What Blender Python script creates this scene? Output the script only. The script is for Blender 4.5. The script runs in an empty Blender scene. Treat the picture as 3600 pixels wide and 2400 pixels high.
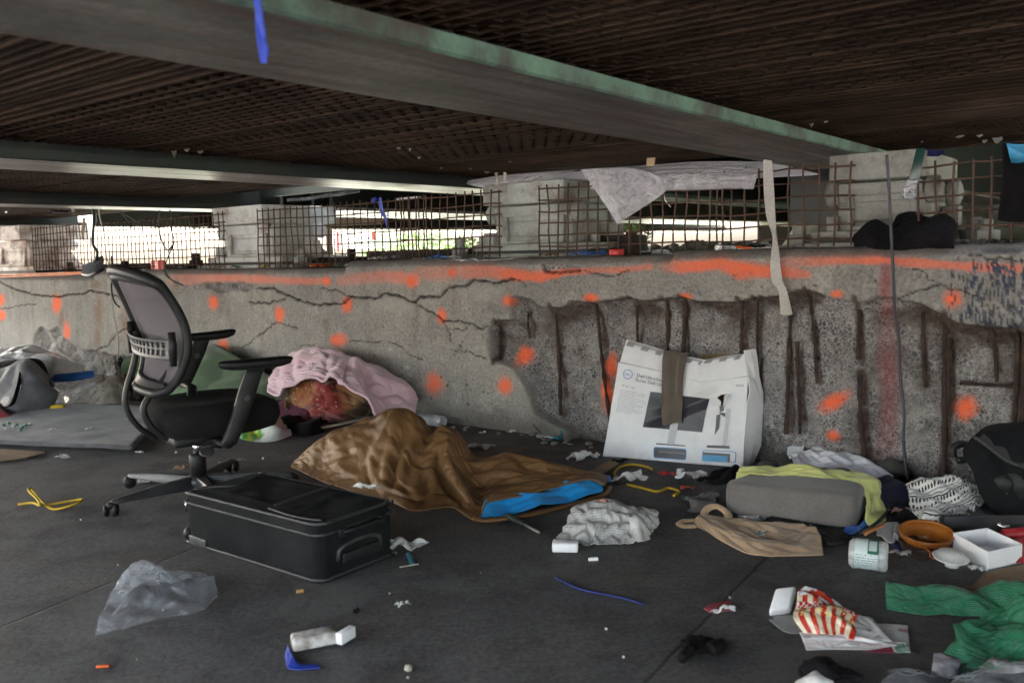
import bpy, bmesh, math, random
import numpy as np
from mathutils import Vector
random.seed(7); RNG = np.random.default_rng(7)
sc = bpy.context.scene; col = sc.collection
A = lambda *v: np.array(v, float)
# ---------------------------------------------------------------- camera frame
FP = 3080.0; ROLL = math.radians(1.4); PITCH = math.atan(316 / FP)
FW = A(0, math.cos(PITCH), -math.sin(PITCH))
_R0 = A(1, 0, 0); _U0 = A(0, math.sin(PITCH), math.cos(PITCH))
RT = _R0 * math.cos(ROLL) - _U0 * math.sin(ROLL)
UP = _U0 * math.cos(ROLL) + _R0 * math.sin(ROLL)
EYE = A(0, 0, 1.0)
def ray(x, y): return FW * FP + RT * (x - 1800) + UP * (1200 - y)
def zp(x, y, z=0.0):
    r = ray(x, y); return EYE + r * ((z - 1) / r[2])
def at(x, y, gy):                       # seen at (x,y), as far away as the floor seen at (x,gy)
    g = zp(x, gy) - EYE; r = ray(x, y); return EYE + r * (g.dot(FW) / r.dot(FW))
_g0 = zp(0, 1274); _g1 = zp(3600, 1760)
WD = (_g0 - _g1) / np.linalg.norm(_g0 - _g1)       # along the wall, to the left
BD = A(WD[1], -WD[0], 0)                           # along the beams, away
Q = float(_g0.dot(BD))
ZU = A(0, 0, 1)
def lq(L, q, z=0.0): return WD * L + BD * q + ZU * z
def wq(x, y, q):                        # pixel -> point on the plane at distance q (parallel to the wall)
    r = ray(x, y); return EYE + r * ((q) / r.dot(BD))
def wl(x, y, off=0.0):                  # pixel -> (L, z) on the wall face
    p = wq(x, y, Q - off); return float(p.dot(WD)), float(p[2])
def nrm(v): return v / max(1e-9, np.linalg.norm(v))
# ---------------------------------------------------------------- objects
def tag(o, label=None, cat=None, group=None, kind=None):
    if label: o['label'] = label
    if cat: o['category'] = cat
    if group: o['group'] = group
    if kind: o['kind'] = kind
    return o
def empty(name, loc, label=None, cat=None, group=None):
    o = bpy.data.objects.new(name, None); col.objects.link(o); o.location = Vector(loc); o['wl'] = [float(c) for c in loc]
    return tag(o, label, cat, group)
def mesh(name, v, f, mat, parent=None, smooth=True, label=None, cat=None, group=None, kind=None, mi=None, loc=None):
    v = np.asarray(v, float).reshape(-1, 3)
    if parent is not None: base = np.array(parent['wl'])
    elif loc is not None: base = np.asarray(loc, float)
    else: base = A((v[:, 0].min() + v[:, 0].max()) / 2, (v[:, 1].min() + v[:, 1].max()) / 2, v[:, 2].min())
    me = bpy.data.meshes.new(name); me.from_pydata((v - base).tolist(), [], [list(map(int, q)) for q in f]); me.update()
    for m in (mat if isinstance(mat, (list, tuple)) else [mat]): me.materials.append(m)
    if mi is not None: me.polygons.foreach_set('material_index', np.asarray(mi, np.int32))
    if smooth: me.polygons.foreach_set('use_smooth', [True] * len(me.polygons))
    o = bpy.data.objects.new(name, me); col.objects.link(o)
    if parent is not None: o.parent = parent
    else: o.location = Vector(base)
    o['wl'] = [float(c) for c in base]
    return tag(o, label, cat, group, kind)
def mod(o, t, **k):
    m = o.modifiers.new(t.lower(), t)
    for a, b in k.items(): setattr(m, a, b)
    return o
class MB:
    def __init__(s): s.v = []; s.f = []; s.m = []
    def add(s, v, f, m=0):
        n = len(s.v); s.v += [list(map(float, p)) for p in v]; s.f += [[n + i for i in q] for q in f]; s.m += [m] * len(f); return s
    def hexa(s, c, m=0):                # 8 corners, bottom ring then top ring
        return s.add(c, [(3, 2, 1, 0), (4, 5, 6, 7), (0, 1, 5, 4), (1, 2, 6, 5), (2, 3, 7, 6), (3, 0, 4, 7)], m)
    def box(s, o, x, y, z, m=0):        # corner + three edge vectors
        o, x, y, z = map(np.asarray, (o, x, y, z)); return s.hexa([o, o + x, o + x + y, o + y, o + z, o + x + z, o + x + y + z, o + y + z], m)
    def lbox(s, L0, L1, q0, q1, z0, z1, m=0):
        return s.box(lq(L1, q0, z0), lq(L0 - L1, 0, 0), lq(0, q1 - q0, 0), A(0, 0, z1 - z0), m)
    def tube(s, pts, r, n=6, m=0, cap=True, flat=None):
        pts = [np.asarray(p, float) for p in pts]; k = len(pts)
        rs = r if hasattr(r, '__len__') else [r] * k
        t0 = nrm(pts[1] - pts[0]); ref = A(0, 0, 1) if abs(t0[2]) < .9 else A(1, 0, 0)
        a = nrm(np.cross(t0, ref)); vs = []
        for i in range(k):
            t = nrm(pts[min(i + 1, k - 1)] - pts[max(i - 1, 0)])
            a = nrm(a - t * a.dot(t)); b = np.cross(t, a)
            for j in range(n):
                g = 2 * math.pi * j / n
                vs.append(pts[i] + (a * math.cos(g) * (flat[0] if flat else 1) + b * math.sin(g) * (flat[1] if flat else 1)) * rs[i])
        fs = [(i * n + j, i * n + (j + 1) % n, (i + 1) * n + (j + 1) % n, (i + 1) * n + j) for i in range(k - 1) for j in range(n)]
        if cap: fs += [tuple(range(n))[::-1], tuple((k - 1) * n + j for j in range(n))]
        return s.add(vs, fs, m)
    def lathe(s, o, prof, n=16, m=0, ax=(0, 0, 1), cap=True):   # prof: (radius, height)
        ax = nrm(A(*ax)); o = np.asarray(o, float); ref = A(0, 0, 1) if abs(ax[2]) < .9 else A(1, 0, 0)
        a = nrm(np.cross(ax, ref)); b = np.cross(ax, a); vs = []
        for r, h in prof:
            for j in range(n):
                g = 2 * math.pi * j / n; vs.append(o + ax * h + (a * math.cos(g) + b * math.sin(g)) * max(r, 1e-4))
        k = len(prof)
        fs = [(i * n + j, i * n + (j + 1) % n, (i + 1) * n + (j + 1) % n, (i + 1) * n + j) for i in range(k - 1) for j in range(n)]
        if cap: fs += [tuple(range(n))[::-1], tuple((k - 1) * n + j for j in range(n))]
        return s.add(vs, fs, m)
    def grid(s, P, m=0):
        P = np.asarray(P); a, b = P.shape[:2]
        return s.add(P.reshape(-1, 3), gridf(a, b), m)
    def prism(s, pts, ext, m=0):        # polygon + extrusion vector
        pts = [np.asarray(p, float) for p in pts]; ext = np.asarray(ext, float); n = len(pts)
        return s.add(pts + [p + ext for p in pts], [tuple(range(n))[::-1], tuple(range(n, 2 * n))] + [(i, (i + 1) % n, n + (i + 1) % n, n + i) for i in range(n)], m)
    def build(s, name, mat, parent=None, smooth=False, bevel=0, seg=2, **k):
        o = mesh(name, s.v, s.f, mat, parent, smooth, mi=s.m if isinstance(mat, (list, tuple)) else None, **k)
        bm = bmesh.new(); bm.from_mesh(o.data); bmesh.ops.recalc_face_normals(bm, faces=bm.faces)
        if bevel:
            es = [e for e in bm.edges if len(e.link_faces) == 2 and e.calc_face_angle(0) > .6]
            bmesh.ops.bevel(bm, geom=es, offset=bevel, segments=seg, profile=.5, affect='EDGES', clamp_overlap=True)
            for f in bm.faces: f.smooth = True
        bm.to_mesh(o.data); bm.free()
        if bevel:
            try: o.data.set_sharp_from_angle(angle=math.radians(50))
            except Exception: pass
        return o
def gridf(a, b): return [(i * b + j, i * b + j + 1, (i + 1) * b + j + 1, (i + 1) * b + j) for i in range(a - 1) for j in range(b - 1)]
def spline(pts, n):                     # Catmull-Rom through rows of numbers, n samples evenly by length
    p = np.asarray(pts, float)
    if len(p) == 2:
        t = np.linspace(0, 1, n)[:, None]; return p[0] * (1 - t) + p[1] * t
    e = np.vstack([2 * p[0] - p[1], p, 2 * p[-1] - p[-2]]); out = []
    for i in range(1, len(e) - 2):
        t = np.linspace(0, 1, 24, endpoint=False)[:, None]; a, b, c, d = e[i - 1], e[i], e[i + 1], e[i + 2]
        out.append(.5 * (2 * b + (c - a) * t + (2 * a - 5 * b + 4 * c - d) * t ** 2 + (3 * b - a - 3 * c + d) * t ** 3))
    out = np.vstack(out + [e[-2][None]]); d = np.r_[0, np.cumsum(np.linalg.norm(np.diff(out, axis=0), axis=1))]
    s = np.linspace(0, d[-1], n); return np.stack([np.interp(s, d, out[:, k]) for k in range(out.shape[1])], 1)
# ---------------------------------------------------------------- noise
def _h(i, j, s):
    x = np.sin(i * 127.1 + j * 311.7 + s * 74.7) * 43758.5453; return x - np.floor(x)
def vn(x, y, s=0):
    i, j = np.floor(x), np.floor(y); u, v = x - i, y - j; u = u * u * (3 - 2 * u); v = v * v * (3 - 2 * v)
    return (_h(i, j, s) * (1 - u) + _h(i + 1, j, s) * u) * (1 - v) + (_h(i, j + 1, s) * (1 - u) + _h(i + 1, j + 1, s) * u) * v
def fbm(x, y, o=4, s=0):
    r = 0; a = .5
    for k in range(o): r = r + a * vn(x * 2 ** k, y * 2 ** k, s + k); a /= 2
    return r / (1 - .5 ** o)
def sstep(a, b, x):
    t = np.clip((x - a) / (b - a), 0, 1); return t * t * (3 - 2 * t)
def segdist(X, Y, pl):                  # distance to a polyline, and the running index
    best = np.full(X.shape, 1e9); par = np.zeros(X.shape)
    for i in range(len(pl) - 1):
        ax, ay = pl[i][:2]; bx, by = pl[i + 1][:2]; dx, dy = bx - ax, by - ay
        t = np.clip(((X - ax) * dx + (Y - ay) * dy) / max(1e-12, dx * dx + dy * dy), 0, 1)
        d = np.hypot(X - ax - t * dx, Y - ay - t * dy); k = d < best
        best = np.where(k, d, best); par = np.where(k, i + t, par)
    return best, par
def inpoly(X, Y, pl):
    r = np.zeros(X.shape, bool); n = len(pl)
    for i in range(n):
        x1, y1 = pl[i]; x2, y2 = pl[(i + 1) % n]
        if y1 == y2: continue
        r ^= ((y1 > Y) != (y2 > Y)) & (X < (x2 - x1) * (Y - y1) / (y2 - y1) + x1)
    return r
# ---------------------------------------------------------------- cloth: a surface pushed longer than its place, so that it buckles
def buckle(P0, su=1.08, sv=1.08, it=90, k=.03, zmin=.004, seed=0, amp=.006, soft=2, pin=None, kz=None):
    rg = np.random.default_rng(seed); a, b = P0.shape[:2]
    uu, vv = np.meshgrid(np.linspace(0, 1, b), np.linspace(0, 1, a)); fr = max(3, min(a, b) / 7)
    no = np.stack([fbm(uu * fr + 17.3 * c + seed, vv * fr + seed * 1.7, 2, seed + c) - .5 for c in range(3)], 2)
    P = P0 + no * amp * 4; P[..., 2] = np.maximum(P[..., 2], zmin)
    cons = []
    def reg(di, dj, s, w):
        i0, i1 = (0, a - di); j0, j1 = (0, b - dj) if dj >= 0 else (-dj, b)
        for ph in range(2):
            if dj == 0: ii = [i for i in range(i0, i1) if (i // di) % 2 == ph]; jj = list(range(b))
            elif di == 0: ii = list(range(a)); jj = [j for j in range(j0, j1) if (j // dj) % 2 == ph]
            else: ii = [i for i in range(i0, i1) if i % 2 == ph]; jj = list(range(j0, j1))
            if not ii or not jj: continue
            I = np.ix_(ii, jj); J = np.ix_([i + di for i in ii], [j + dj for j in jj])
            cons.append((I, J, np.linalg.norm(P0[J] - P0[I], axis=2) * s, w))
    sm = (su + sv) / 2
    reg(0, 1, su, 1); reg(1, 0, sv, 1); reg(1, 1, sm, .6); reg(1, -1, sm, .6)
    if soft >= 1: reg(0, 2, 1 + (su - 1) * .9, .5); reg(2, 0, 1 + (sv - 1) * .9, .5)
    if soft >= 2: reg(0, 4, 1 + (su - 1) * .75, .25); reg(4, 0, 1 + (sv - 1) * .75, .25)
    kk = np.array([k, k, kz if kz is not None else k])
    for n in range(it):
        P += (P0 - P) * kk
        for I, J, r, w in cons:
            d = P[J] - P[I]; l = np.linalg.norm(d, axis=2) + 1e-9; c = d * ((l - r) / l * .5 * w)[..., None]
            P[I] += c; P[J] -= c
        P[..., 2] = np.maximum(P[..., 2], zmin)
        if pin is not None: P[pin] = P0[pin]
    return P
def loft(rows, nu, nv, f=None):
    """rows of (px,py,gy) -> grid of points; each row is a curve across, the rows follow one another."""
    R = [spline([(f or at)(*p) for p in r], nu) for r in rows]; R = np.stack(R, 0)
    return np.stack([spline(R[:, j], nv) for j in range(nu)], 1)
def pleat(P, folds):
    """add creases (line in photo pixels, height in m, half width in pixels) along the surface normal"""
    d = P - EYE; w = d @ FW; X = 1800 + FP * (d @ RT) / w; Y = 1200 - FP * (d @ UP) / w
    N = np.cross(np.gradient(P, axis=1), np.gradient(P, axis=0)); N /= np.linalg.norm(N, axis=2, keepdims=True) + 1e-9
    N *= np.sign(-(N * d).sum(2))[..., None]; H = np.zeros(X.shape)
    for pl, h, hw in folds:
        dd, par = segdist(X, Y, spline(pl, 24)); t = par / 23.; e = np.clip(np.minimum(t, 1 - t) * 5, 0, 1)
        H += h * np.exp(-(dd / hw) ** 2) * (.25 + .75 * e)
    return P + (N * .7 + A(0, 0, .3)) * H[..., None]
def cloth(name, rows, mat, nu=40, nv=40, su=1.1, sv=1.1, thick=.004, sub=1, parent=None, wob=0, f=None, hole=None, zmin=.004, **k):
    lab = {q: k.pop(q) for q in ('label', 'cat', 'group') if q in k}
    P = loft(rows, nu, nv, f); ms = k.pop('coarse', 3.2); folds = k.pop('folds', None)
    if ms and min(nu, nv) >= 16:         # large folds first, then small creases on top of them
        ca, cb = max(7, int(nv / ms)), max(7, int(nu / ms))
        def rs(X, a, b):
            i = np.linspace(0, X.shape[0] - 1, a); Y = np.stack([[np.interp(i, range(X.shape[0]), X[:, j, c]) for c in range(3)] for j in range(X.shape[1])], 0).transpose(2, 0, 1)
            j = np.linspace(0, X.shape[1] - 1, b); return np.stack([[np.interp(j, range(Y.shape[1]), Y[r, :, c]) for c in range(3)] for r in range(a)], 0).transpose(0, 2, 1)
        def up(X, a, b):
            Y = np.stack([spline(X[:, j], a) for j in range(X.shape[1])], 1); return np.stack([spline(Y[i], b) for i in range(a)], 0)
        C0 = rs(P, ca, cb); kk = dict(k); kk['soft'] = 1; kk['amp'] = k.get('amp', .006) * 2.2; kk['k'] = k.get('k', .03) * 1.0
        C1 = buckle(C0, 1 + (su - 1) * 1.15, 1 + (sv - 1) * 1.15, zmin=zmin, **kk)
        dC = C1 - C0
        for _ in range(1):
            pd = np.pad(dC, ((1, 1), (1, 1), (0, 0)), 'edge'); dC = .5 * dC + .125 * (pd[:-2, 1:-1] + pd[2:, 1:-1] + pd[1:-1, :-2] + pd[1:-1, 2:])
        P = P + up(dC * 1.15, nv, nu); P[..., 2] = np.maximum(P[..., 2], zmin)
        k = dict(k); k['amp'] = k.get('amp', .006) * .35; su, sv = 1 + (su - 1) * .28, 1 + (sv - 1) * .28
    P = buckle(P, su, sv, zmin=zmin, **k)
    if folds: P = pleat(P, folds); P[..., 2] = np.maximum(P[..., 2], zmin)
    fs = gridf(nv, nu)
    if wob:                              # ragged outline: drop border cells by noise
        s = k.get('seed', 0); keep = []
        for q in fs:
            i, j = q[0] // nu, q[0] % nu; e = min(i, nv - 2 - i) / nv, min(j, nu - 2 - j) / nu
            if min(e) > wob * float(fbm(np.array(i * .23 + s * 3.1), np.array(j * .23), 2, s)): keep.append(q)
        fs = keep
    if hole: fs = [q for q in fs if not hole((q[0] % nu) / (nu - 1), (q[0] // nu) / (nv - 1))]
    used = sorted({i for q in fs for i in q}); re = {o: n for n, o in enumerate(used)}
    o = mesh(name, P.reshape(-1, 3)[used], [[re[i] for i in q] for q in fs], mat, parent, **lab)
    uvl = o.data.uv_layers.new(name='uv'); idx = np.zeros(len(o.data.loops), np.int32); o.data.loops.foreach_get('vertex_index', idx)
    src = np.array(used)[idx]; uvl.data.foreach_set('uv', np.stack([(src % nu) / (nu - 1), (src // nu) / (nv - 1)], 1).astype(np.float32).ravel())
    if thick: mod(o, 'SOLIDIFY', thickness=thick, offset=0)
    if sub: mod(o, 'SUBSURF', levels=sub, render_levels=sub)
    return o
def scrap(name, px, py, w, h, mat, label, cat, seed=0, rot=0, su=1.3, n=16, lift=.02, wob=.25, thick=.0015, group=None, z=0):
    """a crumpled bit lying on the floor at pixel (px,py); w,h in metres"""
    c = zp(px, py, z); u = A(math.cos(rot), math.sin(rot), 0) * w / 2; v = A(-math.sin(rot), math.cos(rot), 0) * h / 2
    rg = np.random.default_rng(seed)
    t = np.linspace(-1, 1, n); U, V = np.meshgrid(t, t)
    P = c + u * U[..., None] + v * V[..., None]; P[..., 2] += z * 0 + .004 + lift * fbm(U * 1.6 + seed, V * 1.6, 2, seed) * (1 - .5 * (U ** 2 + V ** 2) / 2)
    P = buckle(P, su, su, it=50, k=.05, seed=seed, amp=.01 * max(w, h) * 4, soft=1, zmin=z + .003)
    fs = []
    for q in gridf(n, n):
        i, j = q[0] // n, q[0] % n; e = min(i, n - 2 - i, j, n - 2 - j) / n
        if e > wob * float(fbm(np.array(i * .3 + seed * 2.1), np.array(j * .3 + seed), 2, seed)) * 1.2 - .05: fs.append(q)
    used = sorted({i for q in fs for i in q}); re = {o: k for k, o in enumerate(used)}
    o = mesh(name, P.reshape(-1, 3)[used], [[re[i] for i in q] for q in fs], mat, None, label=label, cat=cat, group=group)
    mod(o, 'SOLIDIFY', thickness=thick, offset=0); mod(o, 'SUBSURF', levels=1, render_levels=1)
    return o
def cord(name, pts, r, mat, label=None, cat='cord', n=60, parent=None, group=None, flat=None):
    P = spline(pts, n); b = MB().tube(P, r, 6, flat=flat)
    return b.build(name, mat, parent, smooth=True, label=label, cat=cat, group=group)
# ---------------------------------------------------------------- materials
class NT:
    def __init__(s, name):
        s.mat = bpy.data.materials.new(name); s.mat.use_nodes = True; s.t = s.mat.node_tree; s.t.nodes.clear()
        s.out = s.n('ShaderNodeOutputMaterial')
    def n(s, ty, **k):
        x = s.t.nodes.new(ty)
        for a, b in k.items():
            if a.startswith('i_'):
                key = a[2:]; key = int(key) if key.isdigit() else key.replace('_', ' ')
                s.set(x.inputs[key], b)
            else: setattr(x, a, b)
        return x
    def set(s, inp, b):
        if hasattr(b, 'is_output') or isinstance(b, bpy.types.NodeSocket): s.t.links.new(b, inp)
        elif isinstance(b, bpy.types.Node): s.t.links.new(b.outputs[0], inp)
        elif isinstance(b, (tuple, list)) and len(b) == 3 and inp.type == 'RGBA': inp.default_value = (*b, 1)
        else: inp.default_value = b
    def co(s, kind='Object', scale=(1, 1, 1), rot=(0, 0, 0)):
        c = s.n('ShaderNodeTexCoord').outputs[kind]
        m = s.n('ShaderNodeMapping'); s.t.links.new(c, m.inputs[0]); m.inputs['Scale'].default_value = scale; m.inputs['Rotation'].default_value = rot
        return m.outputs[0]
    def noise(s, co, scale, detail=4, rough=.55, dist=0):
        return s.n('ShaderNodeTexNoise', i_Vector=co, i_Scale=scale, i_Detail=detail, i_Roughness=rough, i_Distortion=dist).outputs[0]
    def ramp(s, f, *st):
        r = s.n('ShaderNodeValToRGB', i_0=f); e = r.color_ramp.elements
        while len(e) < len(st): e.new(.5)
        for k, (p, c) in zip(e, st):
            k.position = p; k.color = (*c, 1) if hasattr(c, '__len__') else (c, c, c, 1)
        return r.outputs[0]
    def mix(s, f, a, b, mode='MIX'):
        m = s.n('ShaderNodeMix', data_type='RGBA', blend_type=mode)
        s.set(m.inputs[0], f); s.set(m.inputs[6], a); s.set(m.inputs[7], b); return m.outputs[2]
    def math(s, op, a, b=0.0, c=None):
        m = s.n('ShaderNodeMath', operation=op); s.set(m.inputs[0], a); s.set(m.inputs[1], b)
        if c is not None: s.set(m.inputs[2], c)
        return m.outputs[0]
    def bump(s, h, st=.3, d=.01, nrm=None):
        b = s.n('ShaderNodeBump', i_Strength=st, i_Distance=d, i_Height=h)
        if nrm is not None: s.set(b.inputs['Normal'], nrm)
        return b.outputs[0]
    def pbr(s, base, rough=.7, **k):
        p = s.n('ShaderNodeBsdfPrincipled'); s.set(p.inputs['Base Color'], base); s.set(p.inputs['Roughness'], rough)
        for a, b in k.items(): s.set(p.inputs[a.replace('_', ' ')], b)
        s.t.links.new(p.outputs[0], s.out.inputs[0]); return p
def mul(c, k): return tuple(min(1, x * k) for x in c)
_mc = {}
def stuff(name, c, rough=.7, c2=None, scale=6, amt=.5, grain=.15, gs=120, bump=.15, bd=.004, metal=0, dirt=None, dscale=3, damt=.5, **k):
    """general worn surface: two tones, fine grain, dirt blotches, bump"""
    if name in _mc: return _mc[name]
    t = NT(name); co = t.co()
    c2 = c2 or mul(c, .65)
    b = t.mix(t.math('MULTIPLY', t.ramp(t.noise(co, scale, 5), (.35, 0), (.7, 1)), amt * 2 if amt < .5 else 1.0), c, c2)
    g = t.noise(co, gs, 3)
    b = t.mix(grain, b, t.ramp(g, (.3, 0.0), (.7, 1.0)), 'OVERLAY')
    if dirt: b = t.mix(t.math('MULTIPLY', t.ramp(t.noise(co, dscale, 6, .65), (.48, 0), (.68, 1)), damt), b, dirt)
    h = t.math('ADD', t.math('MULTIPLY', g, .5), t.noise(co, scale * 3, 4))
    t.pbr(b, rough, Metallic=metal, Normal=t.bump(h, bump, bd), **k)
    _mc[name] = t.mat; return t.mat
def fabric(name, c, c2=None, scale=7, weave=260, rough=.9, sheen=.25, bump=.25, dirt=None, damt=.4, fold=.0):
    if name in _mc: return _mc[name]
    t = NT(name); co = t.co(); c2 = c2 or mul(c, .75)
    b = t.mix(t.ramp(t.noise(co, scale, 4), (.35, 0), (.7, 1)), c, c2)
    if dirt: b = t.mix(t.math('MULTIPLY', t.ramp(t.noise(co, 4.5, 6, .65), (.47, 0), (.66, 1)), damt), b, dirt)
    w = t.noise(co, weave, 2); b = t.mix(.2, b, t.ramp(w, (.3, 0.), (.7, 1.)), 'OVERLAY')
    h = t.math('ADD', w, t.math('MULTIPLY', t.noise(co, scale * 4, 3), fold * 6))
    lum = max(c); p = t.pbr(b, rough, Sheen_Weight=min(sheen, lum * 1.5), Normal=t.bump(h, bump, .003)); p.inputs['Specular IOR Level'].default_value = .5 if rough < .6 else (.18 if lum > .03 else .07)
    _mc[name] = t.mat; return t.mat
def film(name, c=(.85, .86, .88), clear=.55, rough=.22, scale=14, bump=.5, stain=None):
    """thin crinkled plastic: partly see-through, glossy"""
    if name in _mc: return _mc[name]
    t = NT(name); co = t.co()
    h = t.noise(co, scale, 5, .6, 1.2); h2 = t.noise(co, scale * 4, 3, .5, .6)
    hh = t.math('ADD', h, t.math('MULTIPLY', h2, .3))
    base = c if not stain else t.mix(t.ramp(t.noise(co, 5, 4), (.45, 0), (.62, 1)), c, stain)
    p = t.pbr(base, rough, Normal=t.bump(hh, bump, .02)); p.inputs['Specular IOR Level'].default_value = .8; p.inputs['Coat Weight'].default_value = .7; p.inputs['Coat Roughness'].default_value = .06
    tr = t.n('ShaderNodeBsdfTransparent'); tl = t.n('ShaderNodeBsdfTranslucent', i_Color=c)
    m0 = t.n('ShaderNodeMixShader', i_0=.25); t.t.links.new(p.outputs[0], m0.inputs[1]); t.t.links.new(tl.outputs[0], m0.inputs[2])
    lw = t.n('ShaderNodeFresnel', i_IOR=1.35)
    fac = t.math('SUBTRACT', t.math('ADD', clear, t.math('MULTIPLY', t.math('SUBTRACT', h, .5), 1.3)), t.math('MULTIPLY', lw.outputs[0], 1.1)); fac.node.use_clamp = True
    m = t.n('ShaderNodeMixShader', i_0=fac); t.t.links.new(m0.outputs[0], m.inputs[1]); t.t.links.new(tr.outputs[0], m.inputs[2])
    t.t.links.new(m.outputs[0], t.out.inputs[0]); _mc[name] = t.mat; return t.mat
# ================================================================ camera, light, sky
cd = bpy.data.cameras.new('camera'); cam = bpy.data.objects.new('camera', cd); col.objects.link(cam)
from mathutils import Matrix
cam.matrix_world = Matrix(((RT[0], UP[0], -FW[0], 0), (RT[1], UP[1], -FW[1], 0), (RT[2], UP[2], -FW[2], 1.0), (0, 0, 0, 1)))
cd.sensor_width = 36; cd.lens = FP / 3600 * 36; cd.clip_start = .02; cd.clip_end = 500
cd.dof.use_dof = True; cd.dof.focus_distance = 4.6; cd.dof.aperture_fstop = 4.2
sc.camera = cam
wd = bpy.data.worlds.new('World'); sc.world = wd; wd.use_nodes = True
wt = wd.node_tree; wt.nodes.clear()
sk = wt.nodes.new('ShaderNodeTexSky'); sk.sky_type = 'NISHITA'; sk.sun_disc = False
SUN_EL, SUN_ROT = math.radians(48), math.radians(-52)
sk.sun_elevation = SUN_EL; sk.sun_rotation = SUN_ROT; sk.air_density = 1.3; sk.dust_density = 6; sk.ozone_density = .6
hs = wt.nodes.new('ShaderNodeHueSaturation'); hs.inputs['Saturation'].default_value = .6
bg = wt.nodes.new('ShaderNodeBackground'); bg.inputs[1].default_value = .15
wo = wt.nodes.new('ShaderNodeOutputWorld')
wt.links.new(sk.outputs[0], hs.inputs['Color']); wt.links.new(hs.outputs[0], bg.inputs[0]); wt.links.new(bg.outputs[0], wo.inputs[0])
sl = bpy.data.lights.new('sun', 'SUN'); sl.energy = 2.0; sl.angle = math.radians(14); sl.color = (1, .97, .93)
sun = bpy.data.objects.new('sun', sl); col.objects.link(sun)
sdir = A(math.sin(SUN_ROT) * math.cos(SUN_EL), math.cos(SUN_ROT) * math.cos(SUN_EL), math.sin(SUN_EL))
sun.rotation_euler = Vector(-sdir).to_track_quat('-Z', 'Y').to_euler()
sc.view_settings.view_transform = 'Standard'; sc.view_settings.look = 'None'; sc.view_settings.exposure = 4.2; sc.view_settings.gamma = 1
sc.render.engine = 'CYCLES'
cy = sc.cycles; cy.max_bounces = 10; cy.diffuse_bounces = 6; cy.glossy_bounces = 4; cy.transparent_max_bounces = 16; cy.use_denoising = True
cy.sample_clamp_indirect = 6; cy.caustics_reflective = False; cy.caustics_refractive = False

# ================================================================ ground
def m_floor():
    t = NT('stained dark concrete'); g = t.n('ShaderNodeNewGeometry').outputs['Position']
    big = t.noise(g, .9, 6, .6); mid = t.noise(g, 5, 6, .6); fine = t.noise(g, 60, 5, .65); sp = t.noise(g, 240, 2)
    b = t.mix(t.ramp(big, (.38, 0), (.62, 1)), (.070, .068, .070), (.112, .107, .107))
    b = t.mix(t.math('MULTIPLY', t.ramp(mid, (.46, 0), (.62, 1)), .8), b, (.048, .045, .046))
    b = t.mix(t.math('MULTIPLY', t.ramp(t.noise(g, 2.2, 7, .7, .6), (.50, 0), (.66, 1)), .55), b, (.105, .092, .074))
    b = t.mix(.48, b, t.ramp(fine, (.3, 0.), (.7, 1.)), 'OVERLAY')
    b = t.mix(t.math('MULTIPLY', t.ramp(t.noise(g, 1.6, 7, .72, 1.), (.54, 0.), (.60, 1.)), .45), b, (.13, .125, .12)); b = t.mix(t.ramp(sp, (.64, 0.), (.70, 1.)), b, (.19, .185, .18)); b = t.mix(t.math('MULTIPLY', t.ramp(t.noise(g, 26, 3, .6), (.66, 0.), (.70, 1.)), .6), b, (.028, .026, .026))
    ro = t.math('ADD', .62, t.math('MULTIPLY', mid, .25))
    # saw-cut joints: distance to lines on the floor
    sep = t.n('ShaderNodeSeparateXYZ', i_0=g); w = t.math('MULTIPLY', t.math('SUBTRACT', t.noise(g, 14, 3), .5), .012)
    js = None
    for (x0, y0), (x1, y1) in (((0, 2205), (658, 1936)), ((2265, 2400), (2700, 1955))):
        p, q = zp(x0, y0), zp(x1, y1); d = nrm(q - p); nx, ny = -d[1], d[0]; c = nx * p[0] + ny * p[1]
        e = t.math('ABSOLUTE', t.math('ADD', t.math('SUBTRACT', t.math('ADD', t.math('MULTIPLY', sep.outputs[0], float(nx)), t.math('MULTIPLY', sep.outputs[1], float(ny))), float(c)), w))
        js = e if js is None else t.math('MINIMUM', js, e)
    jm = t.ramp(js, (.0025, 1.), (.006, 0.))
    b = t.mix(t.math('MULTIPLY', jm, .85), b, (.012, .011, .011))
    hb = t.math('SUBTRACT', t.math('ADD', t.math('MULTIPLY', fine, .5), mid), jm)
    t.pbr(b, ro, Normal=t.bump(hb, .35, .008)); return t.mat
n = 60
G = np.array([[lq(-8 + 22 * j / n, -7 + (Q + .25 + 7) * i / n, 0) for j in range(n + 1)] for i in range(n + 1)])
mesh('floor', G, gridf(n + 1, n + 1), m_floor(), smooth=True, kind='structure')
gm = stuff('pale bounce ground', (.42, .40, .37), .95, c2=(.30, .29, .26), scale=2, gs=40, bump=.5, bd=.02)  # unseen ground, made pale so that its bounce brightens the deck underside
bb = MB(); bb.grid(np.array([[A(x, y, -.006) for x in np.linspace(-150, 150, 9)] for y in np.linspace(-150, 150, 9)])[::1]); bb.build('ground', gm, kind='structure')
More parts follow.
